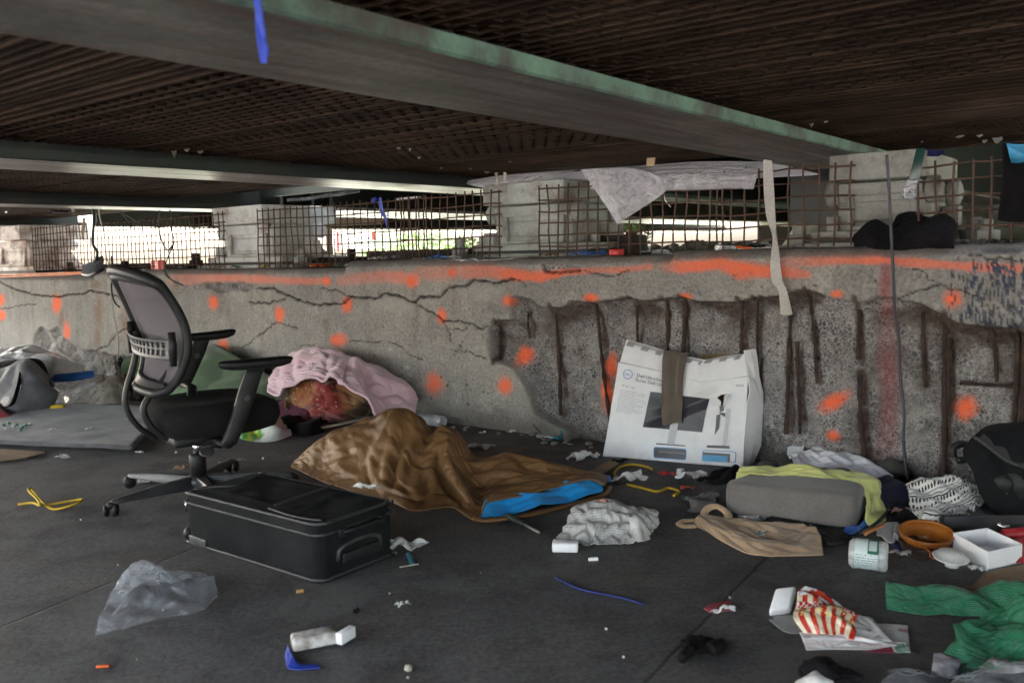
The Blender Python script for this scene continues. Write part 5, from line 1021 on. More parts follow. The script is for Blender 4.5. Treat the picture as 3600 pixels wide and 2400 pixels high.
# --- bottle, tissues and small things in the middle
def wrapm():
    t = NT('lime wrapper'); co = t.co('UV'); n = t.noise(co, 3.2, 2); x = t.n('ShaderNodeSeparateXYZ', i_0=co).outputs[0]
    b = t.ramp(t.math('ADD', x, t.math('MULTIPLY', t.math('SUBTRACT', n, .5), .7)), (.0, (.55, .60, .55)), (.12, (.03, .30, .06)), (.3, (.55, .62, .05)), (.42, (.03, .28, .05)), (.5, (.62, .64, .62)), (1., (.60, .62, .62)))
    t.pbr(b, .35); return t.mat
cloth('snack_wrapper', [DR([(548, 1004, 0), (590, 1012, 0), (630, 1010, 0), (660, 1000, 0)]), DR([(552, 985, 998), (590, 990, 1002), (630, 985, 1002), (658, 985, 996)]), DR([(555, 975, 985), (600, 966, 985), (645, 963, 982)])], wrapm(), 30, 22, 1.18, 1.18, thick=.002, seed=46, it=60, label='crumpled white wrapper with lime green print under the chair seat', cat='wrapper')
F_BOT = film('clear bottle plastic', (.75, .80, .86), .6, .1, 20, .3)
a, b = zp(*D(950, 958), .035), zp(*D(1020, 968), .033); d = nrm(b - a); Lb = np.linalg.norm(b - a)
bo = empty('plastic_bottle', (a + b) / 2 * A(1, 1, 0), 'empty clear plastic bottle lying between the pink blanket and the wall', 'bottle')
MB().lathe(b, [(.0, 0), (.028, .0), (.033, .008), (.033, .05), (.029, .056), (.033, .062), (.033, Lb * .55), (.029, Lb * .6), (.033, Lb * .66), (.031, Lb * .78), (.014, Lb * .95), (.014, Lb)], 18, ax=-d, cap=False).build('bottle_body', F_BOT, bo, smooth=True)
MB().lathe(a + d * .004, [(.0, -.002), (.016, 0), (.016, .02), (0, .021)], 14, ax=-d).build('bottle_cap', stuff('blue cap', (.02, .08, .35), .4), bo, smooth=True)
scrap('tissue', *D(1092, 1030), .22, .08, M_TIS, 'white tissue on the floor right behind the brown sleeping bag', 'tissue', seed=50, rot=-.35)
scrap('tissue', *D(920, 1262), .21, .09, M_TIS, 'flattened white tissue beside the handle end of the suitcase', 'tissue', seed=51, rot=.15, lift=.04)
M_TEAL = stuff('teal razor plastic', (.02, .22, .30), .4)
cord('disposable_razor', [zp(*D(938, 1270), .01), zp(*D(944, 1285), .008), zp(*D(948, 1296), .006)], .007, M_TEAL, 'teal disposable razor under the tissue by the suitcase', 'razor', n=12, flat=(1.3, .6))
cord('twig', [zp(*D(918, 1302), .005), zp(*D(962, 1294), .005)], .003, M_STK, 'thin pale twig on the floor below the razor', 'twig', n=6)
F_GREY = film('grey clear carrier bag', (.45, .48, .53), .78, .10, 9, 1.0)
cloth('clear_carrier_bag', [DR([(232, 1455, 0), (300, 1438, 0), (380, 1420, 0), (450, 1402, 0), (494, 1376, 0)]), DR([(236, 1425, 1448), (300, 1400, 1430), (385, 1385, 1412), (450, 1370, 1395), (492, 1355, 1380)]), DR([(250, 1385, 1430), (300, 1340, 1412), (370, 1330, 1396), (430, 1335, 1378), (480, 1330, 1366)]), DR([(268, 1350, 1412), (310, 1308, 1395), (350, 1302, 1385), (400, 1318, 1365), (470, 1320, 1350)]), DR([(285, 1370, 0), (330, 1345, 0), (370, 1340, 0), (410, 1335, 0), (465, 1328, 0)])], F_GREY, 70, 60, 1.16, 1.16, thick=0, seed=55, it=110, k=.035, amp=.012, label='crumpled clear grey plastic bag on the bare floor at lower left', cat='plastic bag')
# little block bound with blue tape
M_TAPE = stuff('royal blue tape', (.018, .045, .34), .5, c2=(.012, .03, .24), scale=8)
cloth('blue_tape_strip', [DR([(690, 1476, 0), (715, 1458, 0), (738, 1440, 0)]), DR([(700, 1480, 1482), (722, 1462, 1464), (742, 1436, 1444)])], M_TAPE, 24, 6, 1.05, 1.0, thick=.004, seed=57, it=30, label='short royal blue tape strip behind the bound paper block', cat='tape')
cloth('blue_tape_strip', [DR([(656, 1510, 0), (658, 1532, 0), (680, 1540, 0), (735, 1536, 0)]), DR([(662, 1478, 1490), (672, 1505, 1520), (690, 1522, 1530), (730, 1524, 1530)])], M_TAPE, 30, 8, 1.06, 1.0, thick=.004, seed=58, it=30, label='royal blue tape loop lying in front of the bound paper block', cat='tape')
def strip(nm): 
    return stuff(nm, (.15, .125, .105), .85, c2=(.62, .6, .58), scale=11, amt=.9, gs=60)
c0 = zp(*D(728, 1496)); MB().box(c0 + A(-.055, -.02, .006), A(.105, .045, 0), A(-.02, .052, 0), ZU * .034).build('paper_block', stuff('worn paper block', (.20, .165, .14), .85, c2=(.66, .64, .62), scale=26, gs=60), bevel=.008, label='worn brown and white paper block wrapped near blue tape in the foreground', cat='paper block')
MB().box(c0 + A(.045, .015, .012), A(.028, .05, 0), A(.018, -.01, 0), ZU * .03).build('white_card', M_WHB, bevel=.003, label='white card leaning on the right end of the paper block', cat='card')
M_ORB = stuff('orange bit', (.75, .13, .02), .6)
p = zp(*D(236, 1533)); MB().box(p + A(-.016, -.004, .001), A(.032, .004, 0), A(-.001, .010, 0), ZU * .005).build('orange_stub', M_ORB, bevel=.0015, label='tiny orange plastic stub near the bottom left of the floor', cat='stub')
M_BUT = stuff('tan cigarette butt', (.42, .24, .08), .8)
MB().lathe(zp(*D(680, 1358), .006), [(.0, 0), (.006, 0), (.006, .022), (0, .022)], 8, ax=(1, .3, 0)).build('cigarette_butt', M_BUT, label='tan cigarette butt on the floor in front of the suitcase', cat='butt')
scrap('foil_scrap', *D(925, 1395), .045, .03, F_CLR, 'tiny clear foil scrap on the bare floor right of centre', 'foil scrap', seed=60, rot=.5)
MB().add(iv * A(.012, .012, .010) + zp(*D(938, 1533), .009), fi).build('pebble', stuff('beige pebble', (.40, .36, .29), .9), smooth=True, label='round beige pebble at the bottom edge of the floor', cat='pebble')
scrap('black_fluff', *D(820, 1410), .03, .02, M_DRK, 'tiny black fluff on the floor before the suitcase', 'fluff', seed=61)
M_BLR = stuff('thin blue ribbon', (.02, .045, .28), .5)
cord('blue_ribbon', [zp(*D(x, y), .004 + h) for x, y, h in [(1276, 1326, .012), (1290, 1332, .004), (1330, 1350, 0), (1380, 1362, 0), (1430, 1372, 0), (1478, 1386, 0)]], .008, M_BLR, 'thin blue ribbon trailing across the open floor', 'ribbon', flat=(1.3, .3))
MB().box(zp(*D(1268, 1270)) + A(0, 0, .002), A(.085, -.01, 0), A(.006, .05, 0), ZU * .032).build('soap_carton', M_WHB, bevel=.005, label='small white carton on the floor below the crumpled newspaper', cat='carton')
MB().lathe(zp(*D(1352, 1284), .006), [(.0, 0), (.006, 0), (.006, .03), (0, .03)], 8, ax=(1, .1, 0)).build('cigarette_butt', M_WHB, label='white cigarette end beside the small white carton', cat='butt')
sd = empty('screwdriver', zp(*D(1205, 1200)), 'dark handled screwdriver pointing out from under the sleeping bag', 'screwdriver')
a, b, c = zp(*D(1165, 1184), .014), zp(*D(1205, 1204), .012), zp(*D(1238, 1222), .007)
MB().tube([a, a + (b - a) * .3, b], [.012, .015, .011], 8).build('handle', M_DKG, sd, smooth=True); MB().tube([b, c], .005, 6).build('shaft', M_STK, sd, smooth=True)
def syr(name, x0, y0, x1, y1, lab):
    s = empty(name, zp(*D(x0, y0)), lab, 'syringe'); a, b = zp(*D(x0, y0), .012), zp(*D(x1, y1), .012)
    MB().tube([a, a + (b - a) * .7], .010, 8).build('barrel', F_CLR, s, smooth=True); MB().tube([a + (b - a) * .7, b], [.011, .011], 8).build('blue_plunger', M_TEAL, s, smooth=True)
syr('syringe', 1234, 1001, 1288, 1006, 'small syringe with a blue plunger lying at the foot of the wall')
cord('blue_stick', [zp(*D(1291, 1012), .01), zp(*D(1289, 990), .10)], .007, M_TEAL, 'short blue stick propped at the foot of the wall', 'stick', n=6)
scrap('paper_bit', *D(1176, 995), .05, .02, M_TIS, 'tiny white paper bit at the foot of the wall', 'paper bit', seed=63)
scrap('paper_bit', *D(1108, 998), .04, .02, M_TIS, 'white paper bit behind the brown sleeping bag near the bottle', 'paper bit', seed=64)
scrap('food_wrapper', *D(550, 1062), .07, .03, strip('dull foil'), 'dull brown and white food wrapper behind the chair column', 'wrapper', seed=65, rot=.3)
scrap('leather_scrap', *D(420, 1078), .10, .04, M_CARD, 'curled tan scrap behind the chair base', 'scrap', seed=66, rot=-.2)
for k, (x, y) in enumerate([(504, 1062), (404, 1038), (455, 1020), (660, 1100), (604, 1052)]): MB().add(iv * .006 + zp(*D(x, y), .005), fi).build('crumb', M_WHB, smooth=True, label='tiny white crumb on the floor around the office chair', cat='crumb', group='white crumbs around the chair')
# ================================================================ white monitor carton leaning on the wall
M_BOX = stuff('white printed carton', (.78, .78, .80), .55, c2=(.72, .72, .74), scale=3, gs=40, grain=.06, bump=.06, dirt=(.42, .38, .33), dscale=4, damt=.35)
M_BRN = stuff('raw brown board', (.30, .20, .12), .9, c2=(.24, .16, .10), scale=6)
M_INK = stuff('black print', (.035, .035, .042), .4, c2=(.05, .048, .06), scale=3); M_GINK = stuff('grey print', (.10, .10, .115), .5); M_LINK = stuff('pale grey print', (.42, .42, .44), .5); M_BINK = stuff('blue print', (.03, .24, .60), .45); M_SILV = stuff('silver print', (.52, .53, .55), .45, c2=(.42, .43, .45), scale=3)
zb = lambda x, y: (2050 + x * .3507, 1150 + y * .3507)
bl_, br_ = zp(*zb(190, 1290)), zp(*zb(1600, 1405)); bx = nrm(br_ - bl_); bn0 = A(bx[1], -bx[0], 0)
if bn0.dot(EYE - bl_) < 0: bn0 = -bn0
TILT = math.radians(9); bup = nrm(ZU * math.cos(TILT) - bn0 * math.sin(TILT)); bnn = nrm(bn0 * math.cos(TILT) + ZU * math.sin(TILT))
def ppl(px, py, off=0.0):                # pixel on the front panel (slightly dented surface)
    r = ray(px, py); k = (bl_ - EYE).dot(bnn) / r.dot(bnn); p = EYE + r * k
    u, v = float((p - bl_).dot(bx)), float((p - bl_).dot(bup))
    c = .30 + .02 * v; d = -.030 * max(0, 1 - abs(u - c) / .16) * sstep(.05, .32, v)          # inward crease down the middle
    d += -.022 * max(0, 1 - abs((v - .17) - (u - .20) * .45) / .05) * float(sstep(.18, .3, u)) * float(1 - sstep(.52, .62, u))   # dent sloping up to the hole
    d += .010 * float(vn(np.array(u * 7.), np.array(v * 7.), 4) - .5) + .004 * float(vn(np.array(u * 19.), np.array(v * 19.), 5) - .5)
    return p + bnn * (d + off)
carton = empty('monitor_carton', (bl_ + br_) / 2, 'white flat-screen monitor carton, open and dented, leaning on the broken wall', 'carton')
def panel(name, tl, tr, br, bl, mat, nu=50, nv=40, f=ppl, hole=None, off=0.0, top=None, bot=None, thick=.005):
    T = spline([np.array(p, float) for p in ([tl] + (top or []) + [tr])], nu); B_ = np.array([np.array(bl) + (np.array(br) - np.array(bl)) * t for t in np.linspace(0, 1, nu)])
    if top:                              # straight pieces between the given points
        P_ = np.array([tl] + top + [tr], float); dd = np.r_[0, np.cumsum(np.hypot(*np.diff(P_, axis=0).T))]; s = np.linspace(0, dd[-1], nu); T = np.stack([np.interp(s, dd, P_[:, c]) for c in (0, 1)], 1)
    if bot:
        P_ = np.array([bl] + bot + [br], float); dd = np.r_[0, np.cumsum(np.hypot(*np.diff(P_, axis=0).T))]; s = np.linspace(0, dd[-1], nu); B_ = np.stack([np.interp(s, dd, P_[:, c]) for c in (0, 1)], 1)
    V = np.array([[f(*(T[j] * (1 - v) + B_[j] * v), off) for j in range(nu)] for v in np.linspace(0, 1, nv)]); fs = gridf(nv, nu)
    if hole:
        cpx = np.array([[T[j] * (1 - v) + B_[j] * v for j in range(nu)] for v in np.linspace(0, 1, nv)]).reshape(-1, 2)
        hp = [zb(*h) for h in hole]; fs = [q for q in fs if not inpoly(np.array([cpx[list(q)].mean(0)[0]]), np.array([cpx[list(q)].mean(0)[1]]), hp)[0]]
    o = mesh(name, V, fs, mat, carton, smooth=True)
    if thick: mod(o, 'SOLIDIFY', thickness=thick, offset=1)
    return o
HOLE = [(1340, 700), (1365, 680), (1420, 668), (1425, 690), (1412, 735), (1405, 790), (1388, 800), (1378, 745)]
panel('front_panel', zb(360, 350), zb(1655, 490), zb(1600, 1408), zb(205, 1292), M_BOX, 110, 80, top=[zb(560, 392), zb(780, 440), zb(1170, 550), zb(1400, 520)], hole=HOLE)
def pfl(px, py, off=0.0):                # the raised flap: bends back above the fold
    p = ppl(px, py, off); v = float((p - bl_).dot(bup)); return p - bnn * max(0, v - .40) * .12
panel('top_flap', zb(425, 118), zb(1612, 265), zb(1655, 486), zb(362, 346), M_BOX, 90, 26, f=pfl, top=[zb(620, 172), zb(815, 235), zb(1030, 290), zb(1210, 325), zb(1400, 290)], bot=[zb(560, 392), zb(780, 440), zb(1170, 550), zb(1400, 520)])
BDp = .15
def side(name, pts, dep, mat, back=0.0):  # a side face going back from an edge of the front
    a = [ppl(*zb(*p)) for p in pts[0]]; b = [ppl(*zb(*p)) - bnn * dep for p in pts[1]]
    G = np.array([a, [(x * .5 + y * .5) + bx * back for x, y in zip(a, b)], b]); o = mesh(name, G, gridf(3, len(a)), mat, carton, smooth=False); return mod(o, 'SOLIDIFY', thickness=.005, offset=0)
le = [(358, 352), (320, 600), (285, 800), (245, 1050), (203, 1290)]; ls = [(262, 372), (235, 600), (205, 820), (180, 1050), (160, 1270)]
side('left_side', (le, [(290, 368), (262, 600), (240, 800), (205, 1050), (175, 1268)]), BDp, M_BOX, -.008)
re_ = [(1656, 492), (1668, 650), (1640, 780), (1605, 1180), (1602, 1406)]
side('right_side', (re_, [(1722, 500), (1762, 655), (1760, 800), (1738, 1195), (1655, 1400)]), BDp * .75, M_BOX, .004)
# right flap standing up, back panel seen inside as brown board, bottom
G = np.array([[pfl(*zb(x, y), o) for x, y, o in ((1603, 232, .0), (1655, 220, -.02), (1706, 211, -.05))], [pfl(*zb(x, y), o) for x, y, o in ((1630, 345, .0), (1690, 350, -.02), (1728, 365, -.05))], [ppl(*zb(x, y), o) for x, y, o in ((1662, 480, .0), (1715, 520, -.03), (1756, 655, -.06))]])
mod(mesh('side_flap', G, gridf(3, 3), M_BOX, carton, smooth=False), 'SOLIDIFY', thickness=.005, offset=0)
G = np.array([[ppl(*zb(x, y), -BDp) for x, y in ((340, 420), (800, 400), (1090, 300), (1130, 262), (1560, 232), (1640, 240), (1660, 400))], [ppl(*zb(x, y), -BDp) for x, y in ((250, 1250), (600, 1270), (900, 1290), (1000, 1300), (1350, 1330), (1500, 1350), (1640, 1360))]])
mod(mesh('back_panel', G, gridf(2, 7), M_BRN, carton, smooth=False), 'SOLIDIFY', thickness=.005, offset=0)
G = np.array([[ppl(*zb(205, 1292)), ppl(*zb(1600, 1408))], [ppl(*zb(190, 1262)) - bnn * BDp, ppl(*zb(1610, 1372)) - bnn * BDp]]); mesh('bottom_panel', G, gridf(2, 2), M_BRN, carton, smooth=False)
# printing: thin sheets following the dented panel
def decal(name, pts, mat, sub=10, off=.0022, f=ppl):
    (a, b, c, d) = [np.array(zb(*p)) for p in pts]
    G = np.array([[f(*((a * (1 - u) + b * u) * (1 - v) + (d * (1 - u) + c * u) * v), off) for u in np.linspace(0, 1, sub)] for v in np.linspace(0, 1, sub)]); return mesh(name, G, gridf(sub, sub), mat, carton)
decal('printed_screen', [(665, 645), (1262, 718), (1192, 1052), (598, 1000)], M_INK, 34)
decal('printed_stand', [(873, 948), (952, 952), (918, 1170), (842, 1165)], M_SILV, 14, .0034)
decal('printed_stand', [(735, 1160), (1022, 1182), (1026, 1192), (733, 1172)], M_INK, 14, .0034)
decal('printed_profile', [(1368, 790), (1418, 780), (1412, 838), (1372, 850)], M_GINK, 8); decal('printed_profile', [(1340, 880), (1380, 868), (1365, 1010), (1318, 1082)], M_GINK, 12)
decal('printed_profile', [(1362, 850), (1430, 860), (1425, 900), (1380, 872)], M_INK, 8, .003); decal('printed_profile', [(1442, 815), (1480, 812), (1432, 1205), (1392, 1200)], M_SILV, 16, .0034); decal('printed_profile', [(1245, 1180), (1465, 1188), (1470, 1215), (1238, 1205)], M_GINK, 12, .004)
def rr(cx0, cy0, cx1, cy1, sk, r, n=6):   # rounded outline in panel pixels, skewed
    o = []
    for x, y, g in ((cx1 - r, cy1 - r, 0), (cx0 + r, cy1 - r, 90), (cx0 + r, cy0 + r, 180), (cx1 - r, cy0 + r, 270)):
        for k in range(n): t = math.radians(g + 90 * k / (n - 1)); X, Y = x + r * math.cos(t), y + r * math.sin(t); o.append((X + (cy1 - Y) * .03, Y + (X - cx0) * sk))
    return o
def fillp(name, loop, mat, off):
    c = np.mean(loop, 0); n = len(loop); rings = [[ppl(*zb(*(c + (np.array(p) - c) * s)), off) for p in loop] for s in (1, .66, .33, .02)]
    return mesh(name, np.array(rings), [(i * n + j, i * n + (j + 1) % n, (i + 1) * n + (j + 1) % n, (i + 1) * n + j) for i in range(3) for j in range(n)], mat, carton)
fillp('printed_badge', rr(706, 1195, 1034, 1308, .07, 22), M_BINK, .0022); fillp('printed_badge', rr(714, 1203, 1026, 1300, .07, 18), M_INK, .0036)
fillp('printed_badge', rr(1196, 1228, 1532, 1340, .05, 22), M_BINK, .0022); fillp('printed_badge', rr(1202, 1234, 1526, 1334, .05, 18), M_BOX, .0032)
decal('printed_badge', [(1200, 1250), (1475, 1266), (1475, 1352), (1200, 1336)], M_INK, 10, .0042); decal('printed_badge', [(1197, 1275), (1452, 1290), (1448, 1354), (1194, 1338)], stuff('bright blue print', (.04, .36, .68), .4), 10, .0052)
for k in range(15): decal('printed_scale', [(770 + k * 17, 1240 + k * 1.2), (777 + k * 17, 1240 + k * 1.2), (775 + k * 17, 1252 + k * 1.2), (768 + k * 17, 1252 + k * 1.2)], M_LINK, 3, .0046)
# hatch bars along the flap's edge
def hatch(x0, y0, x1, y1, n, h, sk):
    m = MB()
    for k in range(n):
        t = k / n; x = x0 + (x1 - x0) * t; y = y0 + (y1 - y0) * t; w = (x1 - x0) / n * .55; h_ = h * (.55 if (k // 7) % 2 else 1)
        for seg in ((0, 1),) if (k // 7) % 2 == 0 else ((0, .35), (.5, .8)):
            c = [pfl(*zb(x + sk * s * h_ / h + e, y + h_ * s + e * (y1 - y0) / (x1 - x0)), .003) for s in seg for e in (0, w)]; m.add([c[0], c[1], c[3], c[2]], [(0, 1, 2, 3)])
    m.build('printed_hatching', M_GINK, carton)
hatch(455, 135, 800, 238, 34, 46, -34); hatch(1032, 302, 1205, 334, 17, 44, -30); hatch(1240, 318, 1600, 272, 34, 48, -36)
def text(name, body, x, y, h, ex, ey, mat, shear=0):
    c = bpy.data.curves.new('lettering', 'FONT'); c.body = body; c.size = 1; c.shear = shear; to = bpy.data.objects.new('lettering', c); col.objects.link(to)
    dg = bpy.context.evaluated_depsgraph_get(); me = to.evaluated_get(dg).to_mesh(); V = [tuple(v.co) for v in me.vertices]; F = [tuple(p.vertices) for p in me.polygons]; to.evaluated_get(dg).to_mesh_clear(); bpy.data.objects.remove(to); bpy.data.curves.remove(c)
    ex, ey = np.array(ex, float), np.array(ey, float); W_ = [ppl(*zb(*(np.array((x, y)) + ex * v[0] * h + ey * v[1] * h)), .003) for v in V]
    return mesh(name, W_, F, mat, carton, smooth=False)
EX, EY = (.98, .215), (.12, -.99)
text('printed_title', 'Dell UltraSharp 2', 534, 495, 46, EX, EY, M_GINK); text('printed_title', '\u00c9cran Dell UltraS', 524, 538, 46, EX, EY, M_GINK)
text('printed_size', '24" (61.1 cm)', 386, 588, 25, EX, EY, M_GINK); text('printed_model', 'U2415', 1530, 592, 30, (.99, .03), (.05, -.99), M_GINK)
m = MB(); cx, cy = 449, 472
for k in range(40):
    g0, g1 = 2 * math.pi * k / 40, 2 * math.pi * (k + 1) / 40; c = [ppl(*zb(cx + r * .96 * math.cos(g), cy + r * math.sin(g)), .003) for g, r in ((g0, 49), (g1, 49), (g1, 43), (g0, 43))]; m.add(c, [(0, 1, 2, 3)])
m.build('printed_logo_ring', M_BINK, carton)
text('printed_logo', 'DELL', 413, 478, 29, (1.05, .12), (.06, -.99), M_BINK)
m = MB()
for k in range(17):                      # small print block: rows of broken grey lines
    y = 622 + k * 14; x = 372 - k * 2.4; e = 240 if k % 4 else 150
    while x < 372 + e - k * 2.2:
        w = RNG.uniform(8, 30); c = [ppl(*zb(a, b + (a - 372) * .16), .003) for a, b in ((x, y), (x + w, y), (x + w, y + 4), (x, y + 4))]; m.add(c, [(0, 1, 2, 3)]); x += w + 5
m.build('printed_small_text', M_LINK, carton)
m = MB()
for (a, b, c, d) in ((800, 1348, 820, 1352), (872, 1355, 880, 1360), (925, 1358, 950, 1362), (970, 1362, 992, 1366)): m.add([ppl(*zb(x, y), .003) for x, y in ((a, b), (c, b + 2), (c, d + 2), (a, d))], [(0, 1, 2, 3)])
m.build('printed_small_text', M_GINK, carton)
# torn flap at the hole
mod(mesh('torn_flap', np.array([[ppl(*zb(x, y), o) for x, y, o in ((1420, 670, .002), (1445, 665, .012), (1470, 672, .02))], [ppl(*zb(x, y), o) for x, y, o in ((1412, 735, .002), (1430, 725, .018), (1448, 715, .028))], [ppl(*zb(x, y), o) for x, y, o in ((1402, 795, .002), (1412, 790, .012), (1422, 782, .016))]]), gridf(3, 3), M_BOX, carton), 'SOLIDIFY', thickness=.003, offset=0)
# taupe legging hanging over the flap
M_TAU = fabric('taupe jersey', (.135, .108, .088), (.11, .088, .072), weave=420)
def pz(px, py, off): return pfl(px, py, off)
rowsT = [[(*zb(800, 262), -.05), (*zb(900, 268), -.05), (*zb(1028, 286), -.05)], [(*zb(806, 236), .010), (*zb(900, 246), .016), (*zb(1032, 270), .012)], [(*zb(800, 330), .022), (*zb(850, 340), .035), (*zb(930, 350), .022), (*zb(975, 352), .034), (*zb(1022, 360), .018)],
         [(*zb(792, 560), .022), (*zb(850, 570), .034), (*zb(920, 575), .022), (*zb(960, 572), .036), (*zb(1000, 560), .016)], [(*zb(788, 780), .02), (*zb(850, 790), .032), (*zb(925, 790), .024), (*zb(985, 770), .018)], [(*zb(802, 970), .02), (*zb(850, 975), .028), (*zb(910, 955), .026), (*zb(986, 950), .018)]]
cloth('taupe_legging', rowsT, M_TAU, 34, 70, 1.07, 1.02, thick=.006, f=pz, seed=70, it=50, k=.06, amp=.004, label='taupe knitted legging draped over the top of the white carton', cat='legging')
# ================================================================ things heaped at the right
zA = lambda x, y: (2400 + x * .5102, 1600 + y * .5102)
def AR(pts): return [(*zA(x, y), zA(0, g if g else y)[1]) for x, y, g in pts]
def fA(x, y, z=0.0): return zp(*zA(x, y), z)
M_CUSH = fabric('taupe foam cushion', (.155, .140, .132), (.135, .122, .115), weave=200, rough=.95, dirt=(.10, .088, .08), damt=.4)
# grey seat cushion: rounded slab fitted to its visible corners
cA, cB = fA(270, 412), fA(1195, 530); ux = nrm(cB - cA); uy = A(-ux[1], ux[0], 0); Wc = np.linalg.norm(cB - cA); Hc = .15; Dc = .27
ns, na = 15, 64; rings = []
for k, (ins, z) in enumerate([(.03, .0), (.010, .004), (.002, .02), (0, .05), (.0, .092), (.006, .112), (.018, .124), (.05, .130), (.12, .133), (.2, .134)]):
    ring = []
    for j in range(na):
        g = 2 * math.pi * j / na; c_, s_ = math.cos(g), math.sin(g); e = (abs(c_) ** 8 + abs(s_) ** 8) ** (-1 / 8); fx = .5 + c_ * e * (.5 - ins / Wc * .55); fy = .5 + s_ * e * (.5 - min(.42, ins / Dc * .7))
        hgt = z * (1 - .42 * (1 - fx) ** 2 * (fy) - .16 * fx * fy) ; ring.append(cA + ux * Wc * fx + uy * Dc * (1 + .25 * (1 - fx)) * fy + ZU * (hgt + .004))
    rings.append(ring)
V = np.array(rings); V[..., 2] += (fbm(V[..., 0] * 6, V[..., 1] * 6, 3, 3) - .5) * .012 * (V[..., 2] > .05)
o = mesh('seat_cushion', V, [(i * na + j, i * na + (j + 1) % na, (i + 1) * na + (j + 1) % na, (i + 1) * na + j) for i in range(len(rings) - 1) for j in range(na)] + [tuple((len(rings) - 1) * na + j for j in range(na)), tuple(range(na))[::-1]], M_CUSH, label='thick taupe foam seat cushion lying on the floor, right of the white carton', cat='cushion')
mod(o, 'SUBSURF', levels=1, render_levels=1)
M_YSH = fabric('pale yellow jersey', (.80, .82, .27), (.68, .69, .22), weave=300, dirt=(.34, .32, .13), damt=.4)
cloth('yellow_shirt', [AR([(385, 142, 330), (520, 128, 335), (700, 130, 345), (820, 130, 355), (950, 175, 375), (1060, 205, 392), (1150, 235, 410), (1220, 262, 430), (1262, 330, 470), (1270, 420, 500), (1300, 462, 505), (1370, 468, 500)]),
                       AR([(400, 118, 310), (520, 108, 312), (700, 110, 318), (850, 98, 325), (970, 135, 345), (1080, 165, 360), (1180, 195, 378), (1250, 240, 400), (1300, 320, 440), (1330, 390, 470), (1390, 440, 480), (1430, 445, 478)]),
                       AR([(415, 96, 290), (520, 92, 290), (700, 92, 292), (850, 86, 295), (980, 100, 305), (1100, 115, 315), (1230, 140, 330), (1320, 180, 350), (1350, 240, 385), (1350, 300, 410), (1390, 370, 430), (1435, 432, 450)]),
                       AR([(430, 102, 270), (520, 100, 270), (700, 100, 272), (850, 95, 275), (990, 104, 280), (1110, 120, 290), (1230, 146, 300), (1315, 186, 320), (1345, 240, 345), (1350, 300, 370), (1385, 360, 390), (1430, 425, 410)])],
      M_YSH, 100, 30, 1.09, 1.12, thick=.005, seed=80, it=90, amp=.008, label='pale yellow shirt draped along the back edge of the taupe cushion', cat='shirt')
F_WHT = stuff('white carrier plastic', (.86, .88, .92), .32, c2=(.74, .76, .80), scale=8, bump=.3, bd=.015)
o = cloth('white_carrier_bag', [AR([(735, 12, 110), (800, 60, 170), (900, 85, 200), (1050, 100, 220), (1200, 130, 240), (1330, 185, 270), (1390, 170, 265)]), AR([(732, -10, 90), (820, 0, 110), (930, 20, 140), (1060, 35, 160), (1200, 70, 180), (1330, 100, 200), (1405, 130, 215)]),
                            AR([(760, -40, 60), (850, -70, 60), (920, -60, 80), (1030, -20, 100), (1150, 10, 120), (1290, 50, 140), (1405, 100, 165)]), AR([(775, -50, 40), (850, -80, 40), (920, -70, 50), (1010, -30, 60), (1150, 5, 80), (1290, 45, 100), (1395, 90, 130)])],
      F_WHT, 60, 44, 1.14, 1.14, thick=0, seed=82, it=90, amp=.012, hole=lambda u, v: abs(u - .2) < .05 and abs(v - .62) < .09, label='white plastic carrier bag with a torn handle hole behind the yellow shirt', cat='plastic bag')
M_ROCK = stuff('dull grey rock', (.085, .080, .074), .9, c2=(.05, .047, .044), scale=10)
for k, (x, y, r, lab) in enumerate([(690, 78, .045, 'rounded grey rock just left of the white carrier bag'), (590, 88, .036, 'smaller grey rock right of the carton foot'), (1440, 150, .06, 'dark rock at the wall right of the white carrier bag')]):
    p = fA(x, y + 20); m = bmesh.new(); bmesh.ops.create_icosphere(m, subdivisions=3, radius=1); rv = np.array([q.co[:] for q in m.verts]); rf = [[q.index for q in f.verts] for f in m.faces]; m.free()
    rv *= (1 + .5 * (fbm(rv[:, 0] * 1.5 + k * 7, rv[:, 1] * 1.5 + rv[:, 2], 3, k) - .5))[:, None]; mesh('rock', rv * A(r * 1.25, r, r * .8) + p + ZU * r * .7, rf, M_ROCK, label=lab, cat='rock')
# shoe-like dark cloth at the carton foot and small litter near it
cloth('black_glove', [AR([(200, 190, 0), (250, 195, 0), (320, 185, 0), (390, 160, 0)]), AR([(205, 150, 170), (260, 135, 172), (325, 115, 165), (392, 120, 150)]), AR([(215, 150, 150), (270, 130, 148), (335, 80, 140), (385, 95, 132)])], M_DRK, 26, 20, 1.22, 1.2, thick=.008, seed=84, it=70, label='black knitted glove crumpled below the right corner of the white carton', cat='glove')
scrap('tissue', *zA(50, 165), .15, .11, M_TIS, 'white tissue below the carton, left of the black glove', 'tissue', seed=85, rot=-.3, lift=.05)
scrap('tissue', *D(1450, 1104), .17, .08, M_TIS, 'white tissue beside the yellow straw loop in front of the carton', 'tissue', seed=86, rot=.25, lift=.04)
scrap('tissue', *D(1340, 1056), .19, .07, M_TIS, 'long white tissue left of the carton foot', 'tissue', seed=87, rot=.75, lift=.05)
cloth('grey_rag', [AR([(50, 378, 0), (120, 385, 0), (200, 370, 0), (235, 330, 0)]), AR([(60, 340, 360), (120, 330, 360), (190, 320, 350), (235, 300, 330)]), AR([(20, 290, 0), (90, 300, 0), (170, 275, 0), (232, 280, 0)])], fabric('dirty grey rag', (.12, .11, .105), (.07, .065, .062), dirt=(.2, .19, .18)), 26, 22, 1.25, 1.25, thick=.003, seed=88, it=70, label='dirty grey rag on the floor left of the taupe cushion', cat='rag')
